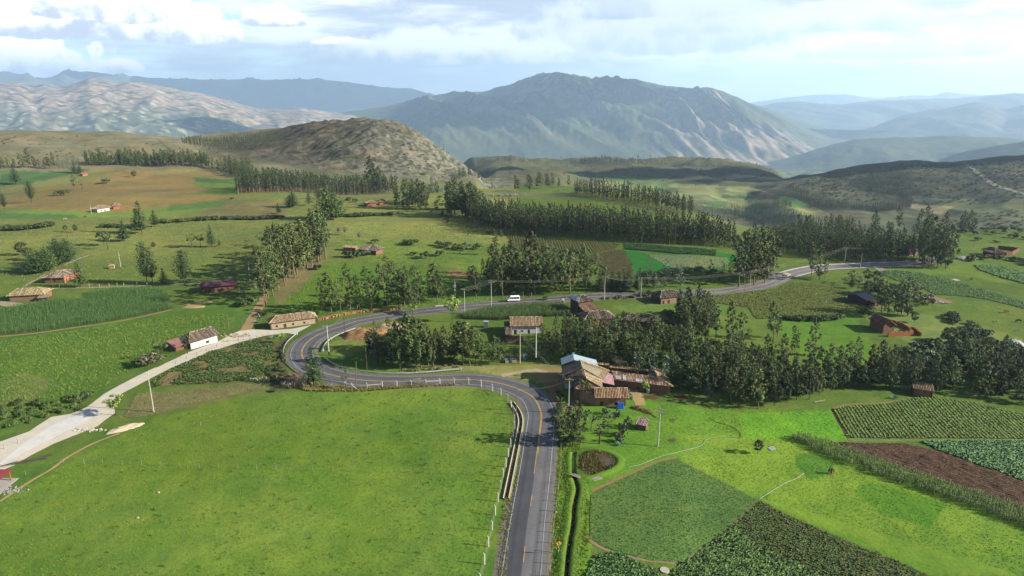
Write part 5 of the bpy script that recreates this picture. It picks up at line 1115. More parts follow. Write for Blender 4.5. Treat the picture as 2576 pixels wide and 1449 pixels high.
# far woods that read as one mass, and scrub dotted over far slopes
def mass(kind, poly, n, h, grp): cluster(kind, poly, n, h, None, grp, 3.0)
mass('plantation_tree', [(450, 362), (480, 350), (600, 340), (700, 338), (712, 350), (690, 366), (640, 378), (560, 379), (490, 372)], 900, 9, 'MASS:pine plantation covering the saddle left of the rocky hill')
mass('plantation_tree', [(2150, 452), (2230, 448), (2290, 475), (2325, 497), (2230, 498), (2180, 480)], 420, 10, 'MASS:dark pine patch on the brown hill at the right')
mass('plantation_tree', [(1965, 478), (2060, 500), (2150, 520), (2290, 518), (2290, 525), (2160, 530), (2070, 525), (2020, 505)], 420, 10, 'MASS:belt of trees along the foot of the brown hill')
mass('plantation_tree', [(1830, 518), (1990, 518), (1990, 526), (1840, 526)], 130, 10, 'MASS:small copse in the valley below the brown hill')
mass('young_eucalyptus', [(1780, 520), (1900, 530), (2020, 545), (2020, 560), (1900, 556)], 260, 8, 'MASS:pale young plantation in the valley')
mass('plantation_tree', [(1410, 404), (1470, 400), (1620, 402), (1700, 408), (1600, 412), (1500, 410)], 280, 14, 'MASS:wood on the brow of the middle plateau')
mass('plantation_tree', [(1080, 400), (1200, 405), (1340, 408), (1340, 416), (1200, 418)], 120, 12, 'MASS:thin woods on the left of the middle plateau')
mass('shrub', [(1200, 405), (1900, 410), (1950, 465), (1700, 462), (1450, 450), (1200, 440)], 500, 4, 'MASS:dark scrub dotted over the middle plateau')
mass('shrub', [(1960, 470), (2100, 435), (2300, 412), (2576, 402), (2650, 520), (2300, 515), (2100, 500)], 1100, 3.2, 'MASS:scrub dotted over the brown hill at the right')
mass('shrub', [(0, 350), (400, 355), (500, 385), (700, 395), (700, 410), (0, 400)], 90, 2.0, 'MASS:low scrub on the bare left hill')
mass('shrub', [(720, 400), (780, 330), (900, 310), (1000, 320), (1100, 380), (1180, 440), (1100, 455), (900, 420)], 160, 2.6, 'MASS:scrub on the rocky hill')
mass('shrub', [(2400, 545), (2576, 530), (2650, 600), (2480, 620), (2400, 600)], 300, 3.0, 'MASS:scrub on the slope at the right edge')

def place_trees():
    fam = lambda t: {'plantation_tree': 'eucalyptus_tree', 'young_eucalyptus': 'eucalyptus_tree', 'pale_shrub': 'shrub', 'bushy_tree': 'shrub'}.get(t['kind'], t['kind'])
    for t in TREES: t['app'] = t['h'] / math.hypot(t['x'], t['y']); t['mass'] = bool(t['grp'] and t['grp'].startswith('MASS:'))
    lim = {'eucalyptus_tree': 300, 'shrub': 300}; single = []; rest = []
    for f in set(fam(t) for t in TREES):
        L = sorted([t for t in TREES if fam(t) == f and not t['mass']], key=lambda t: -(t['app'] + (1 if t['label'] else 0))); n = lim.get(f, 300)
        single += L[:n]; rest += L[n:]
    rest += [t for t in TREES if t['mass']]
    # labels inside a patch: pick out the extremes, the others by their corner of the patch
    byc = {}
    for t in single:
        if t.get('cl') is not None and not t['label']: byc.setdefault(t['cl'], []).append(t)
    for L in byc.values():
        d = L[0]['desc']; L.sort(key=lambda t: t['X']); g0 = L[0]['grp']
        if len(L) > 1:
            L[0]['label'] = 'leftmost ' + d; L[-1]['label'] = 'rightmost ' + d
        M = L[1:-1] if len(L) > 1 else L
        if len(M) > 3:
            k = max(M, key=lambda t: t['h']); k['label'] = 'tallest ' + d; M = [t for t in M if t is not k]
            k = max(M, key=lambda t: t['Y']); k['label'] = 'nearest ' + d; M = [t for t in M if t is not k]
        if len(M) > 5:
            mx = sorted(t['X'] for t in M); my = sorted(t['Y'] for t in M)[len(M) // 2]; q1, q2 = mx[len(M) // 3], mx[2 * len(M) // 3]
            for t in M:
                c = ('front ' if t['Y'] > my else 'back ') + ('left' if t['X'] < q1 else ('right' if t['X'] > q2 else 'middle')); t['label'] = f'{c} {d}'; t['grp'] = f'{g0}, {c}'
        else:
            for t in M: t['label'] = d
    ORD = ['first', 'second', 'third', 'fourth', 'fifth', 'sixth', 'seventh', 'eighth', 'ninth', 'tenth', 'eleventh', 'twelfth', 'thirteenth', 'fourteenth', 'fifteenth', 'sixteenth', 'seventeenth', 'eighteenth', 'nineteenth', 'twentieth'] + ['twenty-' + w for w in ('first', 'second', 'third', 'fourth', 'fifth', 'sixth', 'seventh', 'eighth', 'ninth')]
    same = {}
    for t in single: same.setdefault(t['label'], []).append(t)
    for lb, L in same.items():
        if len(L) > 1 and lb:
            L.sort(key=lambda t: t['X'])
            for i, t in enumerate(L): t['label'] = (f'{lb}, {ORD[i]} from left' if i < len(ORD) and len(lb.split()) <= 13 else lb)
    NAME = {'plantation_tree': 'eucalyptus_tree', 'young_eucalyptus': 'eucalyptus_sapling', 'thin_tree': 'small_tree', 'pale_shrub': 'shrub', 'bushy_tree': 'bushy_tree'}
    src = {}
    for i, t in enumerate(single):
        h0, vs = KINDS[t['kind']]; k = (t['var'] if t['var'] is not None else RND.randrange(len(vs))); cm, tm = vs[k]; s = t['h'] / h0
        o = thing(NAME.get(t['kind'], t['kind']), t['label'], t['cat'], (t['x'], t['y'], t['z']), RND.uniform(-.5, .5) if t['kind'] in ('eucalyptus_tree', 'pine_tree') else RND.uniform(0, 6.28), t['grp'])
        w = s * RND.uniform(.8, 1.35); o.scale = (w, w, s)
        c = mobj('crown', cm, o); b = mobj('trunk' if 'shrub' not in t['kind'] else 'stem', tm, o)
        src.setdefault((t['kind'], k), (c, b))
    # the rest as one mass per wood
    groups = {}
    for t in rest: groups.setdefault(t['grp'] or 'other', []).append(t)
    for g0, L in groups.items():
        ks = sorted(set(t['kind'] for t in L)); opts = [(k, i) for k in ks for i in range(len(KINDS[k][1]))]
        for k, i in opts:
            if (k, i) not in src:      # an instance source that also stands in the wood itself
                t = next((q for q in L if q['kind'] == k), None); h0, vs = KINDS[k]; cm, tm = vs[i]; s = t['h'] / h0
                o = thing(NAME.get(k, k), ('first', 'second', 'third', 'fourth', 'fifth', 'sixth', 'seventh', 'eighth')[len(src) % 8] + ' edge tree of the ' + g0.replace('MASS:', ''), 'tree', (t['x'] + 2, t['y'], hz(t['x'] + 2, t['y'])), 0, 'edge of the ' + g0, s); src[(k, i)] = (mobj('crown', cm, o), mobj('trunk', tm, o))
        me = bpy.data.meshes.new('wood'); n = len(L); me.vertices.add(n)
        me.vertices.foreach_set('co', np.array([(t['x'], t['y'], t['z'] - .2) for t in L], np.float32).ravel())
        idx = [RND.choice([j for j, (k, i) in enumerate(opts) if k == t['kind']]) for t in L]
        me.attributes.new('idx', 'INT', 'POINT').data.foreach_set('value', np.array(idx, np.int32))
        me.attributes.new('rot', 'FLOAT', 'POINT').data.foreach_set('value', np.array([RND.uniform(-.6, .6) if 'shrub' not in t['kind'] else RND.uniform(0, 6.2) for t in L], np.float32))
        me.attributes.new('sca', 'FLOAT', 'POINT').data.foreach_set('value', np.array([t['h'] / KINDS[t['kind']][0] for t in L], np.float32))
        nm = 'scrub' if ks == ['shrub'] else 'wood'; o = mobj(nm, me); tag(o, g0.replace('MASS:', '') if g0.startswith('MASS:') else 'further trees of the ' + g0, kind='stuff')
        nt = bpy.data.node_groups.new('wood_' + str(len(bpy.data.node_groups)), 'GeometryNodeTree'); nt.interface.new_socket('Geometry', in_out='INPUT', socket_type='NodeSocketGeometry'); nt.interface.new_socket('Geometry', in_out='OUTPUT', socket_type='NodeSocketGeometry')
        N = nt.nodes; K = nt.links; gi = N.new('NodeGroupInput'); go = N.new('NodeGroupOutput'); inst = N.new('GeometryNodeInstanceOnPoints'); jn = N.new('GeometryNodeJoinGeometry')
        for k in reversed(opts):       # joined in order: the last link comes first
            j2 = N.new('GeometryNodeJoinGeometry')
            for ob in src[k]:
                oi = N.new('GeometryNodeObjectInfo'); oi.inputs['Object'].default_value = ob; oi.transform_space = 'ORIGINAL'; oi.inputs['As Instance'].default_value = False; K.new(oi.outputs['Geometry'], j2.inputs[0])
            g2i = N.new('GeometryNodeGeometryToInstance'); K.new(j2.outputs[0], g2i.inputs[0]); K.new(g2i.outputs[0], jn.inputs[0])
        def attr(nme, ty):
            a = N.new('GeometryNodeInputNamedAttribute'); a.data_type = ty; a.inputs['Name'].default_value = nme; return a.outputs[0]
        cx = N.new('ShaderNodeCombineXYZ'); K.new(attr('rot', 'FLOAT'), cx.inputs[2])
        K.new(gi.outputs[0], inst.inputs['Points']); K.new(jn.outputs[0], inst.inputs['Instance']); inst.inputs['Pick Instance'].default_value = True
        K.new(attr('idx', 'INT'), inst.inputs['Instance Index']); K.new(cx.outputs[0], inst.inputs['Rotation']); K.new(attr('sca', 'FLOAT'), inst.inputs['Scale']); K.new(inst.outputs[0], go.inputs[0])
        md = o.modifiers.new('trees', 'NODES'); md.node_group = nt
place_trees()
# bare tree, cacti, agaves, pampas grass
def plant(name, label, cat, X, Y, parts, s=1.0, group=None):
    p = at(X, Y); o = thing(name, label, cat, p, RND.uniform(0, 6), group, s)
    for nm, me in parts: mobj(nm, me, o)
    return o
_t, _b = bare(5); _o = _t.build('twigs', M_BARK); _m1 = _o.data; bpy.data.objects.remove(_o); _o = _b.build('trunk', M_BARK); _m2 = _o.data; bpy.data.objects.remove(_o)
plant('bare_tree', 'leafless grey tree inside the farm courtyard wall', 'tree', 1556, 936, [('twigs', _m1), ('trunk', _m2)], .8)
for X, Y, l in [(852, 590, 'leafless thin tree at the top of the lane row, left of three'), (868, 592, 'leafless thin tree at the top of the lane row, middle of three'), (904, 605, 'leafless thin tree behind the broken-roofed house')]: plant('bare_tree', l, 'tree', X, Y, [('twigs', _m1), ('trunk', _m2)], 1.0)
for i, (X, Y, s, l) in enumerate([(1578, 1075, 1.0, 'big cactus clump beside the tile-roofed coop'), (1565, 1095, 1.1, 'dark cactus clump below the tile-roofed coop'), (1557, 1112, .9, 'lowest cactus clump above the pond'), (1476, 1048, .8, 'cactus clump nearest the farmhouse wall'), (1524, 1042, .7, 'small cactus clump below the farmhouse wall'), (1552, 1050, .8, 'yellowish cactus clump left of the coop')]):
    a, b = cactus(i); oa = tag(a.build('pads', M_CROP), kind='stuff'); ob = b.build('stems', M_BARK); p = at(X, Y); o = thing('cactus', l, 'cactus', p, 0, None, s); oa.parent = o; ob.parent = o
_a = agave(3).build('leaves', M_CROP); _am = _a.data; bpy.data.objects.remove(_a)
for X, Y, l in [(1258, 905, 'blue-green agave left of the concrete trough'), (1270, 903, 'second agave beside the concrete trough'), (1350, 903, 'agave beside the right power pole'), (1448, 794, 'agave at the corner of the lower tiled house'), (1555, 753, 'agave on the near road edge, left of three'), (1575, 752, 'agave on the near road edge, middle of three'), (1592, 750, 'agave on the near road edge, right of three'), (2250, 1003, 'agave under the wood above the row field'), (632, 790, 'agave left of the dirt lane'), (655, 800, 'agave right of the dirt lane'), (648, 812, 'agave near the mouth of the dirt lane'), (1560, 1120, 'agave beside the lowest cactus clump'), (686, 852, 'agave beside the wide bright green tree')]: plant('agave', l, 'agave', X, Y, [('leaves', _am)], 1.5)
def pampas(X, Y, label):
    mb = MB(); q = random.Random(int(X))
    for i in range(26):
        a = q.uniform(0, 6.28); r = q.uniform(0, .8); x, y = r * math.cos(a), r * math.sin(a); t = (x * 1.6, y * 1.6, q.uniform(.9, 1.6)); mb.tube((x, y, -.1), t, .03, .02, 3, A(170, 164, 110)); mb.tube(t, (t[0] * 1.1, t[1] * 1.1, t[2] + .5), .07, .02, 4, A(214, 196, 180))
    o = mb.build('pampas_grass', M_CROP, loc=at(X, Y)); tag(o, label, 'grass clump', 'pampas grass on the road bank')
for X, Y, l in [(718, 975, 'pale plumed grass left of the bend conifer'), (732, 977, 'pale plumed grass closest left of the bend conifer'), (745, 973, 'plumed grass in front of the eroded bank'), (765, 977, 'plumed grass near the foot of the bend conifer'), (826, 978, 'plumed grass right of the bend conifer'), (838, 980, 'plumed grass between bend conifer and sparse tree'), (1051, 966, 'tall plumed grass between the white fence posts')]: pampas(X, Y, l)
# ------------------------------------------------------------ buildings
def at_z(X, Y, z):
    d = ray(X, Y); t = (z - CAMZ) / d[2]; return Vector((d[0] * t, d[1] * t, z))
TILE = [A(202, 172, 132), A(216, 190, 150), A(176, 142, 108), A(160, 130, 102), A(224, 204, 168), A(190, 154, 118)]
TILEO = [A(150, 132, 112), A(186, 170, 144), A(118, 102, 90), A(96, 84, 76), A(206, 192, 166), A(146, 118, 96)]
TILER = [A(206, 162, 120), A(222, 184, 142), A(184, 136, 100), A(150, 118, 94), A(230, 206, 168), A(196, 150, 112)]
def tile_row(mb, o, e, s, n, w, v0, v1, pal, q):
    """one column of barrel tiles from v0 to v1 up the slope"""
    if v1 - v0 < .25: return
    k = max(1, int(round((v1 - v0) / .5))); st = (v1 - v0) / k; rc = q.choice(pal)
    for i in range(k):
        a, b = v0 + i * st, v0 + (i + 1) * st + .04; t_ = q.choice(pal); kx = q.uniform(.95, 1.3); c = tuple(min(.8, (.62 * y_ + .38 * x_) * kx) for x_, y_ in zip(t_, rc)); j = q.uniform(-.02, .02)
        P = []
        for v, ww, hh in ((a, w * 1.08, .155 + j), (b, w * .86, .115 + j)):
            for t, u in ((-1, .01), (-.62, .75), (0, 1), (.62, .75), (1, .01)): P.append(o + s * v + e * (t * ww) + n * (hh * u))
        mb.poly(P, [(0, 1, 6, 5), (1, 2, 7, 6), (2, 3, 8, 7), (3, 4, 9, 8), (0, 4, 3, 2, 1)], c)
def slope(parent, pts, pal, pitch=.42, single=True, metal=None, seed=1, thick=.1, sheetw=1.1):
    """roof plane from corners (eave left, eave right, ridge right, ridge left); rows of tiles or metal sheets"""
    P = [Vector(p) for p in pts]; q = random.Random(seed); e = (P[1] - P[0]); L = e.length; e /= L
    up = (P[2] if len(P) > 2 else P[0]) - P[0]; s = up - e * up.dot(e); S0 = s.length; s /= S0; n = e.cross(s).normalized()
    if n.z < 0: n = -n
    mb = MB(); base = metal or tuple(x * .5 for x in pal[-1]); k = len(P)
    mb.poly([p for p in P] + [p - n * thick for p in P], [tuple(range(k)), tuple(range(2 * k - 1, k - 1, -1))] + [(i, i + k, (i + 1) % k + k, (i + 1) % k) for i in range(k)], base)
    slab = mb.build('roof_slope', M_METAL if metal else M_TILE, parent)
    uv = [((p - P[0]).dot(e), (p - P[0]).dot(s)) for p in P]
    def vr(u):
        vs = []
        for i in range(k):
            (a, b), (c, d) = uv[i], uv[(i + 1) % k]
            if (a - u) * (c - u) <= 0 and abs(a - c) > 1e-6: vs.append(b + (d - b) * (u - a) / (c - a))
        return (min(vs), max(vs)) if len(vs) > 1 else None
    us = [p[0] for p in uv]; u0, u1 = min(us), max(us)
    step = sheetw if metal else pitch; m = max(1, int((u1 - u0) / step)); joined = MB()
    for i in range(m):
        u = u0 + (i + .5) * (u1 - u0) / m; r = vr(min(max(u, u0 + .01), u1 - .01))
        if not r: continue
        mm = MB() if single else joined
        if metal:
            c = tuple(min(.8, x * q.uniform(.86, 1.12)) for x in metal); w = (u1 - u0) / m / 2
            ra = vr(max(u - w, u0 + .01)) or r; rb_ = vr(min(u + w, u1 - .01)) or r
            h = .03 + .012 * (i % 2); o = P[0]
            Q = [o + e * (u - w) + s * ra[0], o + e * (u + w) + s * rb_[0], o + e * (u + w) + s * rb_[1], o + e * (u - w) + s * ra[1]]
            nr = 6; 
            for t in range(nr):      # corrugation
                f0, f1, f2 = t / nr, (t + .5) / nr, (t + 1) / nr; lo = [Q[0].lerp(Q[1], f) for f in (f0, f1, f2)]; hi = [Q[3].lerp(Q[2], f) for f in (f0, f1, f2)]
                mm.poly([lo[0] + n * .02, lo[1] + n * (h + .04), lo[2] + n * .02, hi[2] + n * .02, hi[1] + n * (h + .04), hi[0] + n * .02], [(0, 1, 4, 5), (1, 2, 3, 4)], c)
        else: tile_row(mm, P[0] + e * u, e, s, n, step * .31, r[0], r[1], pal, q)
        if single and mm.f: mm.build('metal_sheet' if metal else 'tile_row', M_METAL if metal else M_TILE, slab)
    if not single and joined.f: tag(joined.build('metal_sheets' if metal else 'tile_rows', M_METAL if metal else M_TILE, slab), kind='stuff')
    return slab
def ridge_cap(parent, a, b, pal, seed=3):
    mb = MB(); a = Vector(a); b = Vector(b); q = random.Random(seed); k = max(1, int((b - a).length / .5))
    for i in range(k): mb.tube(a.lerp(b, i / k) + Vector((0, 0, .06)), a.lerp(b, (i + 1) / k) + Vector((0, 0, .05)), .17, .15, 6, q.choice(pal))
    mb.build('ridge_cap', M_TILE, parent)
def walls(parent, pts, z0, z1, col, th=.4, openings=(), mat=None, name='wall', base=None):
    """adobe walls along a closed list of corners; openings (side, start, sill, width, height, what, colour)"""
    n = len(pts)
    for i in range(n):
        a = Vector((*pts[i], 0)); b = Vector((*pts[(i + 1) % n], 0)); d = (b - a); L = d.length; d /= L; nn = Vector((d.y, -d.x, 0))
        ops = sorted([o for o in openings if o[0] == i], key=lambda o: o[1]); mb = MB(); x = 0.0
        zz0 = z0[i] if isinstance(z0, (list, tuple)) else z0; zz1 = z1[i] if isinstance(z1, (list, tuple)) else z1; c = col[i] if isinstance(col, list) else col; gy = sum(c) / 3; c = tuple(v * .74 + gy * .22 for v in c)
        def blk(x0, x1, za, zb, cc=None):
            if x1 - x0 < .02 or zb - za < .02: return
            m = a + d * (x0 + x1) / 2 - nn * th / 2; mb.box((m.x, m.y, (za + zb) / 2), (x1 - x0, th, zb - za), cc or c, math.atan2(d.y, d.x))
        for o in ops:
            blk(x, o[1], zz0, zz1); g = zz0 + .25; blk(o[1], o[1] + o[3], zz0, g + o[2]); blk(o[1], o[1] + o[3], g + o[2] + o[4], zz1); x = o[1] + o[3]
        blk(x, L, zz0, zz1); w = mb.build(name, mat or M_ADOBE, parent)
        for o in ops:
            g = zz0 + .25; m = a + d * (o[1] + o[3] / 2) - nn * .22; pz = g + o[2] + o[4] / 2; f = MB(); rz = math.atan2(d.y, d.x)
            f.box((m.x, m.y, pz), (o[3], .06, o[4]), o[6], rz); ob = f.build(o[5], M_WOOD if o[5] == 'door' else M_GLASS, parent)
            fr = MB()
            for sx in (-1, 1): mm = m + d * (sx * (o[3] / 2 - .04)) + nn * .05; fr.box((mm.x, mm.y, pz), (.08, .08, o[4]), A(120, 90, 64), rz)
            for sz in (-1, 1): mm = m + nn * .05; fr.box((mm.x, mm.y, pz + sz * (o[4] / 2 - .04)), (o[3] - .16, .08, .08), A(120, 90, 64), rz)
            if o[5] == 'window': mm = m + nn * .045; fr.box((mm.x, mm.y, pz), (.05, .07, o[4] - .16), A(120, 90, 64), rz)
            fr.build('frame', M_WOOD, ob)
def house(name, label, A_, B_, eave, W, ridge, kind='hip', wall=A(196, 150, 108), pal=TILE, inset=None, over=.6, openings=(), single=True, pitch=.45, metal=None, cat='house', wallz=None, ridge_off=.5, group=None, rows_px=None, hipl=None, hipr=None, chimney=False, rev=False):
    """a rectangular house; A_, B_ = pixels of the two front eave corners, both at height eave above the ground"""
    g0 = hz(*at(*A_)[:2]); a = at_z(*A_, g0 + eave); b = at_z(*B_, g0 + eave); d = b - a; d.z = 0; L = d.length; d /= L; nb = Vector((-d.y, d.x, 0))
    if rev: nb = -nb
    c = (a + b) / 2 + nb * W / 2; gz = hz(c.x, c.y)
    root = thing(name, label, cat, (0, 0, 0), 0, group)
    loc = Vector((c.x, c.y, gz)); root.location = loc
    Z = Vector((0, 0, 1)); E0 = -d * L / 2 - nb * W / 2 + Z * eave; E1 = d * L / 2 - nb * W / 2 + Z * eave; E2 = E1 + nb * W; E3 = E0 + nb * W
    ins = inset if inset is not None else W * .45; hl = ins if hipl is None else hipl; hr = ins if hipr is None else hipr
    if kind == 'gable': hl = hr = 0
    R0 = -d * (L / 2 - hl) + nb * (ridge_off - .5) * W + Z * ridge; R1 = d * (L / 2 - hr) + nb * (ridge_off - .5) * W + Z * ridge
    sd = int(abs(loc.x * 7 + loc.y * 3)) % 1000
    kw = dict(single=single, pitch=pitch, metal=metal)
    if kind == 'shed':
        slope(root, [E0, E1, E2 + Z * (ridge - eave), E3 + Z * (ridge - eave)], pal, seed=sd, **kw)
    else:
        slope(root, [E0, E1, R1, R0], pal, seed=sd, **kw); slope(root, [E2, E3, R0, R1], pal, seed=sd + 1, **kw)
        if hl > 0: slope(root, [E3, E0, R0], pal, seed=sd + 2, **kw)
        if hr > 0: slope(root, [E1, E2, R1], pal, seed=sd + 3, **kw)
        if not metal:
            ridge_cap(root, R0, R1, pal)
            if hl > 0: ridge_cap(root, E0, R0, pal); ridge_cap(root, E3, R0, pal)
            if hr > 0: ridge_cap(root, E1, R1, pal); ridge_cap(root, E2, R1, pal)
    o = over; w2, l2 = W / 2 - o, L / 2 - o
    pts = [(-d * l2 - nb * w2), (d * l2 - nb * w2), (d * l2 + nb * w2), (-d * l2 + nb * w2)]; pts = [(p.x, p.y) for p in pts]
    zt = eave + .12 if kind != 'shed' else eave
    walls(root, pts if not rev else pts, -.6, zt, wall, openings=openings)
    if kind in ('gable', 'shed') :
        gm = MB(); cw = wall[1] if isinstance(wall, list) else wall; rz = math.atan2(d.y, d.x)
        for sx in (-1, 1):
            p0 = d * (sx * l2) - nb * w2; p1 = d * (sx * l2) + nb * w2; pm = d * (sx * l2) + nb * (ridge_off - .5) * W
            if kind == 'shed': pm = p1
            k = d * (-sx * .38); V = [p0 + Z * (zt + .003), p1 + Z * (zt + .003), pm + Z * (ridge - .12)]; gm.poly(V + [v + k for v in V], [(0, 1, 2), (3, 5, 4), (0, 3, 4, 1), (1, 4, 5, 2), (2, 5, 3, 0)], cw)
        gm.build('gable_wall', M_ADOBE, root)
    return root, loc, d, nb
WN = A(60, 50, 46); DR = A(128, 84, 52)
def op(side, s, what='window', w=.8, h=.8, sill=.9): return (side, s, 0.0 if what == 'door' else sill, w, 1.85 if what == 'door' else h, what, DR if what == 'door' else WN)
house('adobe_house', 'long tiled adobe house with door and three windows at the outer curve', (676, 815), (799, 799), 2.5, 6.2, 4.3, wall=[A(222, 190, 148), A(206, 130, 84), A(190, 140, 100), A(214, 130, 84)], inset=3.0, openings=[op(0, 1.8), op(0, 4.6, 'door', 1.0), op(0, 7.6), op(0, 11.8)])
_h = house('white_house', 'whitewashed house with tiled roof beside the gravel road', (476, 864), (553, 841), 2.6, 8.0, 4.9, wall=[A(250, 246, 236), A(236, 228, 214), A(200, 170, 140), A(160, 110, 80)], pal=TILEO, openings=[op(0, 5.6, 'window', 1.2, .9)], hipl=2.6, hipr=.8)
_x, _l, _d, _n = _h
_c = _l - _d * 8.2 + _n * .2; _r = _x; 
def lean(parent, loc, d, nb, u0, u1, v0, v1, z0, z1, pal=TILE, metal=None, wall=A(170, 116, 80), single=True, nm='lean_to'):
    """lower roof joined to a house, in the frame of the house"""
    Z = Vector((0, 0, 1)); f = lambda u, v, z: d * u + nb * v + Z * z
    s = slope(parent, [f(u0, v0, z0), f(u1, v0, z0), f(u1, v1, z1), f(u0, v1, z1)], pal, metal=metal, seed=int(abs(u0 * 10)) + 3, single=single)
    o = .35; pts = [f(u0 + o, v0 + o, 0), f(u1 - o, v0 + o, 0), f(u1 - o, v1 - o, 0), f(u0 + o, v1 - o, 0)]; walls(parent, [(p.x, p.y) for p in pts], -.5, [z0, (z0 + z1) / 2 - .1, z1 - .15, (z0 + z1) / 2 - .1], wall, th=.3)
lean(_x, _l, _d, _n, -9.6, -4.4, -1.5, 3.6, 1.9, 3.0, metal=A(206, 146, 136), wall=A(150, 104, 74))
_x, _l, _d, _n = house('adobe_house', 'tiled adobe house with a ragged porch at the left edge, above the maize', (15, 746), (112, 741), 2.5, 9.0, 4.6, wall=[A(176, 136, 102), A(196, 120, 76), A(160, 120, 90), A(206, 120, 70)], pal=[A(200, 184, 128), A(226, 214, 176), A(176, 156, 108), A(214, 196, 140), A(150, 132, 96)], pitch=.5, hipl=2.8, hipr=4.0, inset=4, rev=False)
lean(_x, _l, _d, _n, 5.0, 9.5, -7.0, -4.3, 1.7, 2.2, metal=A(150, 130, 110), wall=A(120, 90, 70), single=False)
house('adobe_house', 'tiled adobe house with orange walls under the cypress row', (104, 700), (161, 699), 2.6, 15, 4.8, wall=[A(170, 118, 84), A(222, 128, 78), A(190, 130, 90), A(170, 110, 76)], pal=TILEO, pitch=.5, openings=[op(0, 4.2), op(1, 1.5, 'door', 1.0), op(1, 4.5, 'door', 1.0)], inset=4.5)
_x, _l, _d, _n = house('farm_shed', 'farm building with dark red metal roof in the shade of the row', (501, 724), (595, 716), 2.8, 8.5, 4.0, wall=A(136, 96, 74), metal=A(124, 66, 68), openings=[op(0, 3, 'door'), op(0, 6), op(0, 10, 'door')], over=.9, ridge_off=.62, kind='hip', inset=2.5)
house('orange_hut', 'tiny bright orange hut on the upper left field', (206, 433), (222, 431), 2.4, 5, 3.0, wall=A(226, 120, 74), kind='gable', single=False, cat='hut', pal=TILER)
_x, _l, _d, _n = house('farmhouse', 'white and orange tiled farmhouse alone between the ochre fields', (243, 527), (279, 521), 2.5, 7, 4.4, wall=[A(236, 232, 220), A(222, 130, 84), A(200, 150, 110), A(214, 190, 160)], pal=TILE, single=False, openings=[op(0, 3), op(0, 6, 'door')])
house('farmhouse', 'orange wing with tiled roof attached beside the white field farmhouse', (281, 519), (305, 517), 2.5, 6.5, 4.4, wall=A(214, 128, 80), single=False, pal=TILE)
house('tiled_well', 'tiny tile-capped well house on the left pasture', (272, 671), (287, 670), 1.3, 2.2, 1.9, wall=[A(210, 150, 110), A(232, 220, 200), A(190, 130, 100), A(190, 130, 100)], single=False, pal=TILER, over=.15, cat='well house', pitch=.4)
house('broken_house', 'tiled house with sagging roof behind dark bushes', (898, 627), (946, 632), 2.5, 8.5, 4.8, wall=A(170, 124, 90), pal=TILEO, single=False)
house('broken_wing', 'low crumbling wing left of the sagging tiled house', (860, 622), (895, 624), 2.0, 4.5, 2.9, kind='gable', wall=A(206, 140, 92), pal=TILE, single=False, cat='outbuilding')
house('adobe_house', 'far orange adobe house among the trees, two roofs', (922, 512), (950, 510), 2.6, 10, 4.4, wall=A(196, 116, 76), pal=TILE, single=False)
house('adobe_house', 'right wing of the far orange adobe house', (952, 508), (975, 507), 2.6, 7, 4.2, wall=A(214, 120, 76), pal=TILE, single=False)
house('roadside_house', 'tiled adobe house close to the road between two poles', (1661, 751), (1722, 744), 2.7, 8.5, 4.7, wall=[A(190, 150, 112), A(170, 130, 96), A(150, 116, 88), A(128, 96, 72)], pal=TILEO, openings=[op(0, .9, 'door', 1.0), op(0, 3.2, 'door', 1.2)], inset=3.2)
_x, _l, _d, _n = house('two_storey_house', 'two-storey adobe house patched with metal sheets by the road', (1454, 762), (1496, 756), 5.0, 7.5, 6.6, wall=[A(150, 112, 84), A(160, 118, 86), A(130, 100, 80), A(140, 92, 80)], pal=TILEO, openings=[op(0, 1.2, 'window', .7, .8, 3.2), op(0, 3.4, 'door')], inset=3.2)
lean(_x, _l, _d, _n, -3.4, 3.6, -8.2, -3.5, 2.4, 3.6, pal=TILER, wall=A(140, 100, 74))
lean(_x, _l, _d, _n, -1.0, 4.2, -11.0, -8.4, 1.8, 2.3, metal=A(170, 184, 196), wall=A(150, 116, 88))
slope(_x, [_d * -3.9 + _n * -2.9 + Vector((0, 0, 5.45)), _d * -3.9 + _n * 3.2 + Vector((0, 0, 5.45)), _d * -2.0 + _n * 1.6 + Vector((0, 0, 6.5)), _d * -2.0 + _n * -1.4 + Vector((0, 0, 6.5))], TILE, metal=A(190, 206, 222))
house('tiled_house', 'left of two low tiled houses behind the long wood', (1469, 806), (1552, 800), 2.6, 8, 4.6, wall=A(176, 110, 80), pal=TILEO, inset=3.6)
house('tiled_house', 'right of two low tiled houses behind the long wood', (1563, 804), (1659, 814), 2.6, 7, 4.4, wall=A(166, 112, 84), pal=TILEO, inset=3.0, openings=[op(0, 8, 'door')])
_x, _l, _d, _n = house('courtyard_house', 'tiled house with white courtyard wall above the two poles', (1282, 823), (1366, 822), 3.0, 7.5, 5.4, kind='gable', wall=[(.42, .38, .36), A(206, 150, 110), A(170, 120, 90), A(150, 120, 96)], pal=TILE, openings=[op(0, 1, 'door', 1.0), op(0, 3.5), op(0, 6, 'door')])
lean(_x, _l, _d, _n, -8.0, -5.3, -11.5, 2.4, 2.3, 2.9, pal=TILEO, wall=A(164, 124, 92))
walls(_x, [(p.x, p.y) for p in (_d * -7.8 - _n * 11.4, _d * -1.5 - _n * 11.4, _d * -1.5 - _n * 11.0, _d * -7.8 - _n * 11.0)], -.5, 2.1, A(164, 124, 92), th=.18, name='courtyard_wall')
_x, _l, _d, _n = house('metal_roofed_shed', 'adobe shed with dark grey metal roof in the hedge at the right', (2180, 755), (2209, 748), 2.9, 9.5, 4.0, kind='gable', wall=A(120, 88, 66), metal=A(92, 102, 118), cat='shed')
lean(_x, _l, _d, _n, -2.5, 3.2, -7.4, -4.6, 2.0, 2.5, pal=TILEO, wall=A(126, 92, 70), single=False)
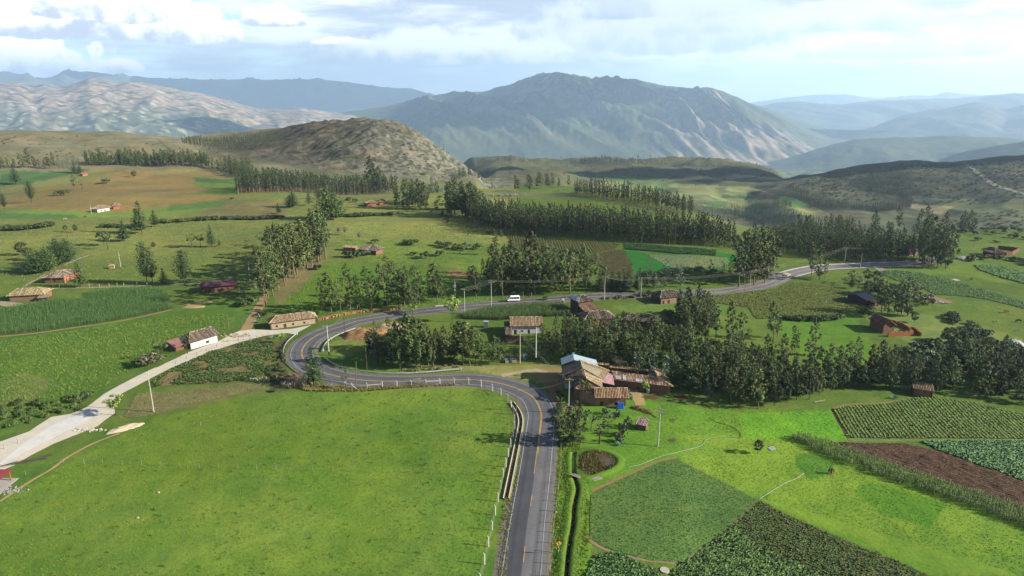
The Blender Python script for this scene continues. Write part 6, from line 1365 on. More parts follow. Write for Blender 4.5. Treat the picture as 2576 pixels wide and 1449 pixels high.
# half-roofed adobe ruin and its yard
_x, _l, _d, _n = house('ruined_house', 'half-roofed adobe ruin with broken yard walls on the green slope', (2184, 801), (2221, 820), 3.1, 5.6, 5.0, kind='gable', wall=A(178, 118, 80), pal=[A(150, 112, 96), A(128, 92, 80), A(176, 136, 116)], single=False)
def wall_run(parent, a, b, z0, z1, th, col, jag=.3, seed=1, cope=None, nm='adobe_wall', mt=None):
    mb = MB(); q = random.Random(seed); a = Vector(a); b = Vector(b); L = (b - a).length; k = max(2, int(L / .8)); rz = math.atan2(b.y - a.y, b.x - a.x)
    for i in range(k):
        m = a.lerp(b, (i + .5) / k); h = z1 - q.uniform(0, jag); cc = tuple(x * q.uniform(.9, 1.1) for x in col); mb.box((m.x, m.y, (z0 + h) / 2 + m.z), (L / k * .998, th * (1 if i % 2 else .97), h - z0), cc, rz)
    o = mb.build(nm, mt or M_ADOBE, parent)
    if cope:
        e = (b - a).normalized(); s = Vector((-e.y, e.x, 0)); k = max(2, int(L / .45))
        for i in range(k):
            mm = MB(); p = a.lerp(b, (i + .5) / k); tile_row(mm, p - s * (th * .5 + .25) + Vector((0, 0, z1)), e, (s + Vector((0, 0, .3))).normalized(), Vector((0, 0, 1)), .16, 0, th + .5, cope, q); mm.build('coping_tile', M_TILE, o)
    return o
f = lambda u, v: _d * u + _n * v
for i, (p, q_, h) in enumerate([((7.0, -2.2), (7.0, 7.5), 2.0), ((7.0, 7.5), (1.5, 9.5), 1.6), ((-8, 8.5), (3, 10.5), 1.8), ((3, 10.5), (8.5, 9.5), 2.0)]): wall_run(_x, f(*p), f(*q_), -.5, h, .5, A(190, 124, 82), .5, i)
_x, _l, _d, _n = house('white_house', 'white walled house with brown yard walls at the far right', (2469, 627), (2503, 635), 2.8, 6, 4.4, wall=A(226, 228, 222), pal=[A(150, 132, 124), A(128, 112, 106), A(168, 146, 130)], single=False, openings=[op(0, 3, 'door'), op(0, 6)])
house('house_wing', 'tiled wing at the right of the far white walled house', (2503, 638), (2533, 637), 2.6, 9, 3.9, wall=A(150, 106, 78), pal=[A(170, 142, 120), A(148, 120, 102)], single=False, cat='outbuilding')
_w = thing('yard_wall', 'brown adobe yard wall behind the far white house', 'wall', at(2540, 640))
_o = Vector(at(2540, 640))
for a, b in (((2510, 627), (2563, 632)), ((2563, 632), (2545, 642)), ((2545, 642), (2530, 643))): wall_run(_w, Vector(at(*a)) - _o, Vector(at(*b)) - _o, -.5, 2.2, .5, A(150, 104, 76), .2)
house('hut', 'small tiled hut inside the right-hand eucalyptus grove', (2355, 602), (2378, 600), 2.4, 6, 3.8, wall=A(136, 76, 62), pal=TILEO, single=False, cat='hut')
_x, _l, _d, _n = house('painted_house', 'tiled house with red painted letters on its wall, at the end of the road', (2289, 633), (2313, 631), 2.6, 6, 4.2, wall=A(206, 176, 164), pal=TILEO, single=False)
def flat_text(parent, txt, size, p, rz, col, nm='lettering', tilt=90):  # upright text
    cu = bpy.data.curves.new(nm, 'FONT'); cu.body = txt; cu.size = size; cu.align_x = 'CENTER'; cu.align_y = 'CENTER'; cu.extrude = .01
    ob = bpy.data.objects.new(nm, cu); COL.objects.link(ob); dg = bpy.context.evaluated_depsgraph_get(); me = bpy.data.meshes.new_from_object(ob.evaluated_get(dg)); bpy.data.objects.remove(ob)
    a = me.attributes.new('Col', 'FLOAT_COLOR', 'FACE'); a.data.foreach_set('color', np.tile(np.array([*col, 1], np.float32), len(me.polygons))); me.materials.clear(); me.materials.append(M_PLAIN)
    o = mobj(nm, me, parent, p); o.rotation_euler = (math.radians(tilt), 0, rz); return o
_rz = math.atan2(_d.y, _d.x); _p = _d * -.3 - _n * 2.46
_mb = MB(); _mb.box((_p.x, _p.y, 1.35), (4.0, .06, 1.7), A(136, 40, 54), _rz); _mb.build('painted_panel', M_PLAIN, _x)
_p = _p - _n * .06; flat_text(_x, 'DR', 1.7, (_p.x, _p.y, 1.35), _rz, A(222, 190, 190))
house('tiled_shelter', 'low tiled outhouse at the wood edge above the row field', (2296, 977), (2351, 985), 2.3, 4.0, 3.1, kind='shed', wall=A(176, 116, 76), pal=TILE, pitch=.42, cat='outbuilding', over=.3)
house('tiled_coop', 'small patched tile-roofed coop among the cacti', (1598, 1067), (1626, 1073), 1.5, 3.0, 2.2, kind='shed', wall=A(150, 112, 84), pal=[A(176, 140, 128), A(214, 200, 196), A(150, 96, 84), A(196, 168, 160)], over=.2, cat='coop', pitch=.36)

# ---- the farm compound by the road
FX, FY = 21.0, 184.0; FZ = hz(FX, FY); farm = thing('farm_compound', 'large tiled farmhouse at the inside of the road bend, several joined roofs', 'farmhouse', (FX, FY, FZ))
V3 = lambda x, y, z: Vector((x - FX, y - FY, z))
FT = [A(206, 178, 128), A(226, 204, 158), A(184, 150, 104), A(160, 126, 92), A(236, 220, 184)]; FT_SHADE = [A(170, 150, 122), A(140, 120, 98), A(196, 178, 150), A(112, 96, 82)]  # second set: darker tiles, shade of the left-facing slopes put into the colour
slope(farm, [V3(15, 194, 4.2), V3(15, 185.6, 4.2), V3(20.6, 185.6, 6.8), V3(20.6, 191.6, 6.8)], FT_SHADE, .4)
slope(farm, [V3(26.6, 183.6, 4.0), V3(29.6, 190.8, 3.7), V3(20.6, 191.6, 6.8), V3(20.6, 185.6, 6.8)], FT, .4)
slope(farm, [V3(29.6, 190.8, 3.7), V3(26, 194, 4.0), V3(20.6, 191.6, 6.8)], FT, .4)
slope(farm, [V3(15.6, 185.8, 3.6), V3(17.9, 178.2, 3.6), V3(21.2, 179.6, 5.9), V3(21.0, 186.6, 6.1)], FT_SHADE, .4, seed=4)
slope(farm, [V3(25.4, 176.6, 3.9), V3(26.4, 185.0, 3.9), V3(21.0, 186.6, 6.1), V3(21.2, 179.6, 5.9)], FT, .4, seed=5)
slope(farm, [V3(17.9, 178.2, 3.6), V3(23.4, 174.0, 3.0), V3(25.2, 176.6, 4.5), V3(21.2, 179.6, 5.9)], TILER, .42, seed=6)
slope(farm, [V3(22.8, 173.4, 2.9), V3(32.4, 173.2, 2.9), V3(32.4, 175.9, 4.7), V3(22.9, 176.1, 4.7)], TILER, .42, seed=7)
slope(farm, [V3(32.4, 178.4, 3.6), V3(24.5, 178.4, 3.6), V3(22.9, 176.12, 4.7), V3(32.4, 175.92, 4.7)], TILER, .42, seed=8)
for a, b in ((V3(20.6, 191.6, 6.85), V3(20.6, 185.6, 6.85)), (V3(21.0, 186.6, 6.15), V3(21.2, 179.6, 5.95)), (V3(21.2, 179.6, 5.95), V3(25.2, 176.6, 4.6)), (V3(22.9, 176, 4.75), V3(32.4, 175.9, 4.75))): ridge_cap(farm, a, b, FT)
slope(farm, [V3(15, 196.4, 5.4), V3(15, 191.6, 5.4), V3(18.7, 191.6, 6.9), V3(18.7, 196.4, 6.9)], TILE, metal=A(176, 190, 204))
slope(farm, [V3(26, 191.8, 4.9), V3(26, 196.4, 4.9), V3(18.7, 196.4, 6.9), V3(18.7, 191.6, 6.9)], TILE, metal=A(200, 210, 222))
slope(farm, [V3(25.2, 183.6, 3.3), V3(29.6, 181.6, 3.1), V3(29.9, 188.9, 3.7), V3(25.1, 189.7, 4.3)], TILE, metal=A(220, 176, 172), sheetw=.9)
slope(farm, [V3(29.9, 186.2, 2.8), V3(46.4, 181.0, 2.8), V3(42.7, 184.7, 4.1), V3(29.8, 189.3, 4.1)], TILER, .42, seed=11)
slope(farm, [V3(41.4, 187.9, 3.0), V3(30.6, 191.8, 3.0), V3(29.8, 189.32, 4.1), V3(42.7, 184.72, 4.1)], TILE, .42, seed=12)
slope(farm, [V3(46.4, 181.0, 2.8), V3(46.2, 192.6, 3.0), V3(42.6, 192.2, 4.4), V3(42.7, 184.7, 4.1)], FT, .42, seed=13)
slope(farm, [V3(41.3, 192.4, 3.4), V3(41.2, 186.4, 3.4), V3(42.68, 184.72, 4.1), V3(42.58, 192.2, 4.4)], FT_SHADE, .42, seed=14)
for a, b in ((V3(29.8, 189.3, 4.15), V3(42.7, 184.7, 4.15)), (V3(42.6, 192.2, 4.45), V3(42.7, 184.7, 4.15)), (V3(42.7, 184.7, 4.15), V3(46.4, 181.0, 2.85))): ridge_cap(farm, a, b, FT)
ADB = A(182, 144, 104); ADR = A(172, 122, 88)
def fw(pts, z1, col, openings=(), name='wall'): walls(farm, [(x - FX, y - FY) for x, y in pts], -.8, z1, col, openings=openings, name=name)
fw([(19.0, 178.4), (23.6, 174.5), (31.9, 174.1), (31.9, 177.8)], 2.95, A(196, 150, 98), [op(1, 1.0, 'door', .9), op(1, 5.0)])
fw([(15.6, 185.95), (17.8, 185.9), (17.9, 190), (15.6, 193.6)], 3.7, [A(214, 176, 84), ADB, ADB, ADB])
fw([(18.2, 179.2), (26.0, 178.6), (25.9, 193.2), (18.0, 193.0)], 3.75, ADB)
fw([(15.4, 192.2), (25.6, 192.4), (25.6, 196.0), (15.4, 196.0)], 4.7, A(196, 190, 180))
fw([(30.4, 186.8), (45.7, 182.0), (45.7, 191.9), (42.0, 192.0), (42.0, 186.4), (31.0, 190.6)], 2.8, [ADR, ADR, ADR, ADR, ADR, ADR], [op(0, 3.0, 'door', .9), op(0, 6.5), op(0, 9.5, 'door', .9)])
_mb = MB(); _mb.box((16.7 - FX, 185.7 - FY, .9), (2.0, .1, 1.4), A(226, 226, 224)); _mb.build('whitewashed_base', M_PLAIN, farm)
wall_run(farm, V3(26.3, 198.0, 0), V3(30.2, 197.2, 0), -.8, 2.9, .5, ADR, .02, 2, TILER, 'courtyard_wall'); wall_run(farm, V3(30.2, 196.6, 0), V3(41.6, 193.4, 0), -.8, 2.5, .5, ADR, .02, 3, TILER, 'courtyard_wall')
_mb = MB()
for i, (x, y, w, h, c) in enumerate([(31.4, 186.8, 1.6, 1.4, A(206, 204, 200)), (33.2, 186.4, 1.0, 1.8, A(226, 226, 226)), (34.6, 185.8, 1.6, 1.2, A(170, 150, 140)), (37.2, 184.9, 1.9, 1.0, A(214, 224, 236))]):
    t = (x - FX, y - FY); _mb = MB(); q = [Vector((t[0] - w / 2, t[1] - h / 2, 3.12)), Vector((t[0] + w / 2, t[1] - h / 2 - .3, 3.12)), Vector((t[0] + w / 2, t[1] + h / 2 - .3, 3.12 + h * .42)), Vector((t[0] - w / 2, t[1] + h / 2, 3.12 + h * .42))]
    _mb.poly(q + [p + Vector((0, 0, .03)) for p in q], [(4, 5, 6, 7), (0, 3, 2, 1), (0, 1, 5, 4), (1, 2, 6, 5), (2, 3, 7, 6), (3, 0, 4, 7)], c); _mb.build('roof_patch', M_METAL, farm)
_mb = MB(); _mb.tube((18.7 - FX, 194 - FY, 6.9), (18.7 - FX, 194 - FY, 8.0), .04, .04, 5, A(90, 120, 150)); _mb.box((18.7 - FX, 194 - FY, 8.1), (.9, .06, .5), A(84, 140, 180), .6); _mb.build('antenna', M_PLAIN, farm)
_mb = MB(); _mb.tube((30.8 - FX, 184.6 - FY, .0), (34.5 - FX, 183.8 - FY, .1), .9, .9, 12, A(190, 186, 176)); _mb.box((32.6 - FX, 184.2 - FY, -.4), (4, 1.2, .8), A(150, 130, 110)); _mb.build('water_tank', M_CONC, farm)
def obj1(name, mb, mt, X, Y, label, cat, rz=0, grp=None, dz=0):
    x, y, z = at(X, Y); o = mb.build(name, mt, loc=(x, y, z + dz)); o.rotation_euler = (0, 0, rz); return tag(o, label, cat, grp)
def box_mb(w, d, h, col, z=None, taper=1.0): return MB().box((0, 0, h / 2 if z is None else z), (w, d, h), col, 0, taper)
# tarp-covered heap, woodpile, water butt, block bench
_mb = MB(); _g = np.linspace(-1, 1, 7); _P = []
for i in range(7):
    for j in range(5):
        x, y = _g[i] * 1.1, (j / 4 * 2 - 1) * .8; e = max(abs(x / 1.1), abs(y / .8)); _P.append((x * (1 + .08 * (e > .9)), y, (1.55 if e < .7 else (1.3 if e < .99 else 0.0)) + .1 * math.sin(i * 2.1 + j * 3.3) * (e < .99)))
_mb.poly(_P, [(i * 5 + j, (i + 1) * 5 + j, (i + 1) * 5 + j + 1, i * 5 + j + 1) for i in range(6) for j in range(4)], A(34, 104, 186)); obj1('blue_tarp', _mb, M_METAL, 1560, 1026, 'heap under a bright blue tarpaulin at the farmhouse corner', 'tarpaulin')
wp = thing('woodpile', 'long brown pile of firewood on the grass beside the farm yard', 'woodpile', at(1613, 1032), -.75); _q = random.Random(5)
for i in range(110):
    u = _q.uniform(-3.2, 3.2); hmax = 1.25 * (1 - (u / 3.6) ** 2); v = _q.uniform(-.8, .8); z = _q.uniform(0.05, max(.1, hmax * (1 - abs(v)))); a = _q.uniform(-.6, .6) + 1.5; L = _q.uniform(.6, 1.1)
    MB().tube((u - L * math.cos(a) / 2, v - L * math.sin(a) / 2, z), (u + L * math.cos(a) / 2, v + L * math.sin(a) / 2, z + _q.uniform(-.15, .2)), .06, .05, 5, tuple(k * _q.uniform(.7, 1.3) for k in A(116, 86, 64))).build('log', M_WOOD, wp)
MB().tube((3.2, -.2, .15), (5.4, -1.2, .1), .1, .08, 6, A(140, 110, 84)).build('log', M_WOOD, wp)
_b = MB(); _b.tube((0, 0, 0), (0, 0, 1.25), .5, .55, 12, A(226, 222, 212)); _b.tube((0, 0, 1.25), (0, 0, 1.3), .57, .57, 12, A(236, 234, 228)); obj1('water_butt', _b, M_PLAIN, 1630, 988, 'white water butt at the right farm wing', 'water butt')
_b = MB(); _b.box((-.5, 0, .5), (.3, .8, 1.0), A(200, 190, 170)); _b.box((.5, 0, .5), (.3, .8, 1.0), A(200, 190, 170)); _b.box((0, 0, 1.08), (1.4, .9, .15), A(190, 180, 160)); _b.box((0, 0, 1.2), (.6, .6, .12), A(90, 84, 80)); obj1('stone_sink', _b, M_CONC, 1586, 1002, 'outdoor stone sink on two legs beside the farm', 'sink')
obj1('white_sack', MB().box((0, 0, .45), (.5, .45, .9), A(232, 226, 212), 0, .7), M_PLAIN, 1593, 1006, 'white sack standing by the outdoor sink', 'sack')
obj1('white_sheet', MB().poly([(-.5, 0, .1), (.2, -.3, .15), (.5, .3, 1.1), (-.3, .5, .9), (0, .7, .05)], [(0, 1, 2, 3), (3, 2, 4)], A(236, 232, 224)), M_PLAIN, 1538, 1046, 'pale sheet hung over the cactus garden fence', 'sheet')
# concrete trough, cabinet
_t = MB(); _t.box((0, -.9, .45), (3.6, .15, .9), A(180, 172, 156)); _t.box((0, .9, .45), (3.6, .15, .9), A(168, 160, 146)); _t.box((-1.8, 0, .45), (.15, 1.65, .9), A(176, 168, 152)); _t.box((1.8, 0, .45), (.15, 1.65, .9), A(176, 168, 152)); _t.box((0, 0, .5), (.12, 1.65, .8), A(176, 168, 152)); _t.box((0, 0, .03), (3.4, 1.6, .06), A(84, 80, 74)); obj1('wash_trough', _t, M_CONC, 1284, 910, 'low concrete wash trough beside the left pole', 'trough', .15)
_t = MB(); _t.box((0, 0, .95), (1.3, 1.0, 1.9), A(150, 178, 196)); _t.box((0, 0, 1.94), (1.45, 1.15, .08), A(190, 200, 206)); _t.box((0, -.52, .85), (.9, .04, 1.5), A(132, 164, 186)); obj1('blue_cabinet', _t, M_PLAIN, 1320, 905, 'pale blue metal cabinet between two tall poles', 'cabinet', .2)
# arch shrine by the road
_s = MB(); 
_pr = [(math.cos(t) * .85, .7 + math.sin(t) * .85) for t in np.linspace(0, math.pi, 9)]; _pr = [(.85, 0)] + _pr + [(-.85, 0)]
_n2 = len(_pr); _s.poly([(x, -.5, z) for x, z in _pr] + [(x, .6, z) for x, z in _pr], [tuple(range(_n2 - 1, -1, -1)), tuple(range(_n2, 2 * _n2))] + [(i, i + 1, i + 1 + _n2, i + _n2) for i in range(_n2 - 1)], A(240, 236, 226)); _s.box((0, -.53, .5), (.7, .05, .8), A(120, 110, 104)); obj1('roadside_shrine', _s, M_PLAIN, 1415, 761, 'small white arched shrine left of the two-storey house', 'shrine')
# open shelter at the left border
sh = thing('roadside_shelter', 'red-roofed shelter cut off by the left border', 'shelter', at(-22, 1225))
slope(sh, [Vector((-5, -3.2, 2.5)), Vector((3.2, -3.2, 2.5)), Vector((1.2, 0, 3.7)), Vector((-5, 0, 3.7))], TILE, metal=A(148, 52, 62)); slope(sh, [Vector((3.2, 3.2, 2.5)), Vector((-5, 3.2, 2.5)), Vector((-5, .02, 3.7)), Vector((1.2, .02, 3.7))], TILE, metal=A(148, 52, 62)); slope(sh, [Vector((3.2, -3.2, 2.5)), Vector((3.2, 3.2, 2.5)), Vector((1.2, 0, 3.7))], TILE, metal=A(148, 52, 62))
for x, y in ((2.6, -2.6), (2.6, 2.6), (-3, -2.6), (-3, 2.6)): MB().tube((x, y, 0), (x, y, 2.6), .16, .16, 8, A(206, 110, 72)).build('post', M_PLAIN, sh)
MB().box((-.5, 0, .06), (8.5, 7, .12), A(206, 200, 186)).build('floor_slab', M_CONC, sh)
def rubble(name, label, cat, X, Y, n, rx, ry, s0, s1, col, mt=M_STONE, seed=1, rz=0, grp=None, heap=.0):
    q = random.Random(seed); mb = MB()
    for i in range(n):
        u, v = q.gauss(0, .45), q.gauss(0, .45); s = q.uniform(s0, s1); z = s * .25 + heap * max(0, 1 - u * u - v * v) * q.uniform(.2, 1); k = q.uniform(.75, 1.2); c = (u * rx, v * ry, z)
        P = []
        for a, b, e in [(-1,-1,-1),(1,-1,-1),(1,1,-1),(-1,1,-1),(-1,-1,1),(1,-1,1),(1,1,1),(-1,1,1)]: P.append((c[0] + a * s * q.uniform(.25, .55), c[1] + b * s * q.uniform(.25, .55), c[2] + e * s * q.uniform(.2, .45)))
        mb.poly(P, [(0,3,2,1),(4,5,6,7),(0,1,5,4),(1,2,6,5),(2,3,7,6),(3,0,4,7)], tuple(x * k for x in col))
    o = mb.build(name, mt, loc=at(X, Y)); o.rotation_euler = (0, 0, rz); return tag(o, label, cat, grp, kind='stuff' if n > 12 else None)
def mound(name, label, cat, X, Y, rx, ry, h, col, seed=1, rz=0, mt=None, rag=.25):
    n = 22; g = np.linspace(-1, 1, n); gx, gy = np.meshgrid(g, g, indexing='ij'); rr = np.hypot(gx, gy) + .18 * perlin(gx * 2 + seed, gy * 2, seed); z = h * np.clip(1 - rr ** 2, 0, 1) ** .6 + rag * h * fbm(gx * 3 + seed, gy * 3, 3, seed) * np.clip(1.1 - rr, 0, 1) - .12
    x0, y0, z0 = at(X, Y); c, s = math.cos(rz), math.sin(rz); wx = gx * rx * c - gy * ry * s; wy = gx * rx * s + gy * ry * c
    V = np.stack([wx, wy, z + H(x0 + wx, y0 + wy) - z0], -1).reshape(-1, 3); i = np.arange(n - 1)[:, None] * n + np.arange(n - 1)[None]; F = np.stack([i, i + n, i + n + 1, i + 1], -1).reshape(-1, 4); F = F[(rr.ravel()[F].max(1) < 1.12)]
    me = np_mesh(name, V, F, np.tile(np.array(A(*col)), (len(F), 1)), mt or M_GRAVEL, True); return tag(mobj(name, me, None, (x0, y0, z0)), label, cat)
mound('earth_mound', 'eroded orange earth mound inside the hairpin bend', 'earth mound', 921, 845, 9, 5, 2.4, (190, 146, 100), 3, 0, M_SOIL, .5)
rubble('clods', 'clods of orange earth scattered over the mound in the bend', 'clods', 925, 842, 120, 9, 4.5, .4, 1.1, A(200, 150, 104), seed=4, heap=2.2)
mound('sand_heap', 'bare sandy bank right of the orange earth mound', 'sand bank', 985, 822, 7, 3.5, 1.2, (222, 190, 146), 5)
mound('gravel_heap', 'long pale spoil heap beside the gravel road', 'gravel heap', 315, 1078, 4.6, 1.5, .9, (226, 206, 172), 6, .75, None, .5)
mound('gravel_heap', 'conical grey-white gravel heap at the right border', 'gravel heap', 2548, 868, 4.2, 3.0, 2.0, (214, 208, 204), 7)
mound('gravel_heap', 'flat white gravel heap behind the far pasture', 'gravel heap', 2422, 652, 4, 3, 1.5, (206, 200, 186), 8)
mound('gravel_heap', 'grey spoil heap on the bank at the far bend', 'gravel heap', 1960, 692, 6, 3, 1.6, (180, 172, 160), 9)
mound('earth_bank', 'eroded brown earth bank below the outer guard rail', 'earth bank', 745, 955, 7, 2.6, 1.4, (160, 136, 108), 10, -.5, M_SOIL, .7)
mound('earth_bank', 'dug-out sandy hollow on the left pasture', 'earth bank', 487, 772, 5, 2, .6, (206, 176, 124), 11)
for X, Y, n, rx, ry, s, c, l in [(597, 845, 70, 6, 2.2, .7, A(222, 206, 172), 'pale rubble bank beside the gravel road junction'), (570, 858, 20, 2.5, 1, .5, A(222, 206, 172), 'small heap of stones in front of the white house'), (225, 1082, 60, 5, 1.0, .5, A(236, 222, 196), 'white rubble along the lower gravel road edge'), (20, 1235, 80, 3.5, 1.6, .35, A(196, 192, 186), 'grey broken stones by the red shelter'), (2362, 762, 16, 3, 1.6, .9, A(214, 208, 200), 'white stones on bare earth at the right'), (1500, 480, 60, 25, 12, 2.4, A(176, 170, 160), 'grey boulders on the brow above the plantation'), (1290, 492, 50, 30, 9, 2.0, A(170, 164, 150), 'boulders on the stony ground behind the plantation'), (1950, 694, 30, 8, 1.6, .9, A(206, 200, 190), 'stones piled along the far bend'), (2220, 657, 60, 22, 2.0, 1.2, A(150, 140, 130), 'dug rocks between far road and wood'), (640, 955, 24, 4, 1.5, .5, A(196, 190, 176), 'stones on the hairpin bank'), (1465, 1140, 9, 6, 3, .3, A(226, 220, 206), 'few white stones round the pond'), (2200, 592, 40, 22, 3, 1.6, A(150, 144, 138), 'rocks under the tall ridge eucalyptus'), (1330, 740, 14, 2, 1, .4, A(230, 226, 220), 'white rubbish bags on the verge right of the van')]: rubble('rubble', l, 'stones', X, Y, n, rx, ry, s * .5, s, c, seed=X % 97)
# roadside masonry bank left of the grove
wb = MB(); _C = smooth_path([at(*p)[:2] for p in [(800, 808), (840, 798), (900, 788), (960, 782), (1010, 778)]], 1.2); _q = random.Random(3)
for i in range(len(_C) - 1):
    p = (_C[i] + _C[i + 1]) / 2; wb.box((p[0], p[1] + .6, hz(*p) + .35), (1.5, 1.3 * _q.uniform(.7, 1.3), .9 * _q.uniform(.6, 1.2)), tuple(x * _q.uniform(.8, 1.15) for x in A(196, 146, 104)), _q.uniform(0, 3))
tag(wb.build('cut_bank', M_STONE), 'orange cut earth bank along the road beneath the grove', 'earth bank')

# ------------------------------------------------------------ poles and wires
TOPS = {}
def pole(X, Y, Yt, label, col=A(214, 208, 196), r=.16, arms=0, kind='utility_pole', extra=None, foot=None, key=None, cat='pole', lean_=(0, 0), group=None):
    x, y, z = at(X, Y); h = vis_h(x, y, z, Y - Yt); o = thing(kind, label, cat, (x, y, z), 0, group); top = (lean_[0] * h, lean_[1] * h, h)
    if foot: MB().tube((0, 0, -.5), (0, 0, h * .13), r * 1.12, r * 1.1, 8, foot).build('painted_foot', M_PLAIN, o)
    MB().tube((0, 0, -.5), top, r, r * .62, 8, col).build('shaft', M_CONC, o)
    for k in range(arms):
        zz = h - .35 - k * .75; c = MB(); c.box((top[0] * zz / h, top[1] * zz / h - .14, zz), (2.3, .12, .14), A(196, 188, 170)); b = c.build('crossarm', M_WOOD, o)
        for s in (-1, -.35, .35, 1): MB().tube((s * 1.05, -.14, zz + .07), (s * 1.05, -.14, zz + .3), .05, .07, 6, A(150, 120, 100)).build('insulator', M_PLAIN, b)
    if extra == 'transformer':
        t = MB(); t.box((0, -.5, h * .62), (.9, .7, 1.1), A(196, 196, 192)); t.build('transformer', M_METAL, o); t = MB(); t.box((0, -.3, h * .45), (.7, .3, .8), A(226, 226, 224)); t.build('meter_box', M_METAL, o)
    if extra == 'lamp':
        t = MB(); t.tube((0, 0, h * .97), (-.9, -.4, h * 1.0), .04, .04, 5, A(190, 190, 186)); t.box((-1.1, -.45, h * 1.0), (.5, .2, .12), A(226, 226, 222)); t.build('lamp_head', M_METAL, o)
    TOPS[key or label] = Vector((x + top[0], y + top[1], z + h)); return o
CW, BW = A(226, 220, 206), A(150, 132, 108)
pole(387, 1037, 938, 'white concrete pole at the corner of the big meadow', CW, .17, key='a')
pole(828, 894, 820, 'tall white pole with dark foot inside the hairpin bend', A(236, 234, 228), .2, foot=A(60, 56, 54), extra='lamp', key='b')
pole(304, 672, 633, 'white bare pole on the left pasture beside the well house', CW, .15, key='c')
pole(629, 705, 663, 'white pole standing left of the lane row', CW, .15, key='d')
pole(576, 830, 795, 'wooden pole with meter boxes at the lane mouth', BW, .17, key='e')
pole(1236, 774, 705, 'concrete pole with crossarms left of the van', CW, .18, 2, key='f')
pole(1169, 789, 727, 'short concrete pole with crossarm at the road edge', CW, .18, 1, extra='lamp', key='g')
pole(1145, 750, 702, 'pole carrying the transformer above the round green tree', CW, .2, 2, extra='transformer', key='h')
pole(1316, 769, 734, 'low wooden pole just right of the van', BW, .14, key='i')
pole(1520, 754, 695, 'concrete line pole on the near verge, left of two', CW, .17, 1, key='j')
pole(1612, 748, 698, 'concrete line pole on the near verge, right of two', CW, .17, 0, key='k')
pole(1401, 812, 787, 'thin grey pole below the road by the maize plot', BW, .12, key='l')
pole(1308, 914, 834, 'tall pole with double crossarm behind the wash trough', A(226, 214, 186), .19, 1, key='m')
pole(1348, 910, 825, 'tall white pole with dark foot right of the blue cabinet', A(236, 234, 230), .22, 0, foot=A(96, 76, 62), key='n')
pole(868, 841, 789, 'dark wooden pole behind the orange earth mound', A(120, 100, 80), .14, key='o')
pole(923, 931, 874, 'thin wooden pole in the shade inside the bend', A(130, 112, 90), .12, key='p')
pole(894, 972, 910, 'leaning wooden pole next to the sparse tree', A(150, 130, 96), .14, lean_=(.09, .0), key='q')
pole(1007, 938, 915, 'short stake pole behind the inner guard rail', BW, .1, key='r')
pole(1430, 1040, 954, 'concrete pole with meter arms before the farmhouse', CW, .17, 1, key='s')
pole(1655, 1123, 1030, 'concrete pole with angled crossarms on the lawn right of the farm', A(226, 222, 214), .18, 2, key='t')
pole(1299, 1043, 977, 'slim wooden pole beside the drain at the second bend', A(150, 130, 92), .11, key='u')
pole(1885, 730, 682, 'line pole left of the far bend, with crossarm', CW, .15, 1, key='v')
pole(1873, 735, 705, 'short wooden pole left of the far bend line pole', BW, .13, key='w')
pole(1949, 725, 700, 'pale pole at the edge of the corn, near the far bend', CW, .14, key='x')
pole(2124, 663, 622, 'line pole beyond the far bend with wide crossarm', CW, .15, 1, key='y')
pole(2164, 674, 637, 'second pole beyond the far bend, without crossarm', CW, .15, key='z')
pole(2237, 692, 669, 'thin pole in the potato field', CW, .1, key='1')
pole(2117, 720, 692, 'pole in the hedge behind the corn field', CW, .12, key='2')
pole(2075, 775, 746, 'thin pole standing in the corn field', CW, .1, key='3')
pole(2557, 771, 745, 'grey pole near the right border in the potatoes', CW, .13, key='4')
pole(2053, 569, 551, 'white pole alone in the far fields', CW, .22, key='5')
pole(230, 537, 516, 'white pole beside the ochre field farmhouse', CW, .2, key='6')
pole(2449, 621, 603, 'wooden pole behind the far gravel heap', BW, .14, key='7')
pole(1750, 742, 706, 'wooden pole in front of the far grove', BW, .12, key='8')
pole(605, 760, 722, 'thin wooden pole beside the red-roofed shed', BW, .12, key='9')
pole(132, 722, 692, 'wooden gate pole below the orange-walled house', BW, .12, key='10')
pole(2314, 650, 615, 'pole hidden at the wood where the road ends', CW, .15, 1, key='11')
def wire(a, b, sag, off, label_o):
    pa, pb = TOPS[a] + Vector((off[0], off[1], -.1 + off[2])), TOPS[b] + Vector((off[0], off[1], -.1 + off[2])); mb = MB(); n = 10
    pts = [pa.lerp(pb, i / n) - Vector((0, 0, sag * 4 * (i / n) * (1 - i / n))) for i in range(n + 1)]
    for i in range(n): mb.tube(pts[i], pts[i + 1], .025, .025, 3, A(196, 190, 176))
    o = mb.build('power_line', M_PLAIN); tag(o, label_o, 'cable')
for a, b, nm in (('h', 'f', 'transformer pole and van-side pole'), ('g', 'f', 'short roadside pole and van-side pole'), ('f', 'j', 'van-side pole and left verge pole'), ('j', 'k', 'two verge poles'), ('k', 'v', 'right verge pole and far bend pole'), ('v', 'y', 'far bend pole and wide crossarm pole'), ('y', '11', 'wide crossarm pole and hidden wood pole')):
    for i, (o_, w) in enumerate((((-1.05, -.14, 0), 'upper left')if 0 else ((-1.0, -.1, .1), 'left'), ((0, -.1, -.25), 'middle'), ((1.0, -.1, -.6), 'right'))): wire(a, b, 1.0 if a not in 'hg' else .3, o_, f'{w} wire strung between {nm}')
for i, o_ in enumerate(((-.4, 0, -.4), (.4, 0, -.7))): wire('m', 's', 1.2, o_, ('left' if i == 0 else 'right') + ' slack cable from the trough pole down to the farm pole')
wire('s', 'u', .8, (0, 0, -.6), 'cable crossing the road from the farm pole to the drain pole')
wire('b', 'o', .6, (0, 0, -.4), 'cable between the two poles inside the hairpin')

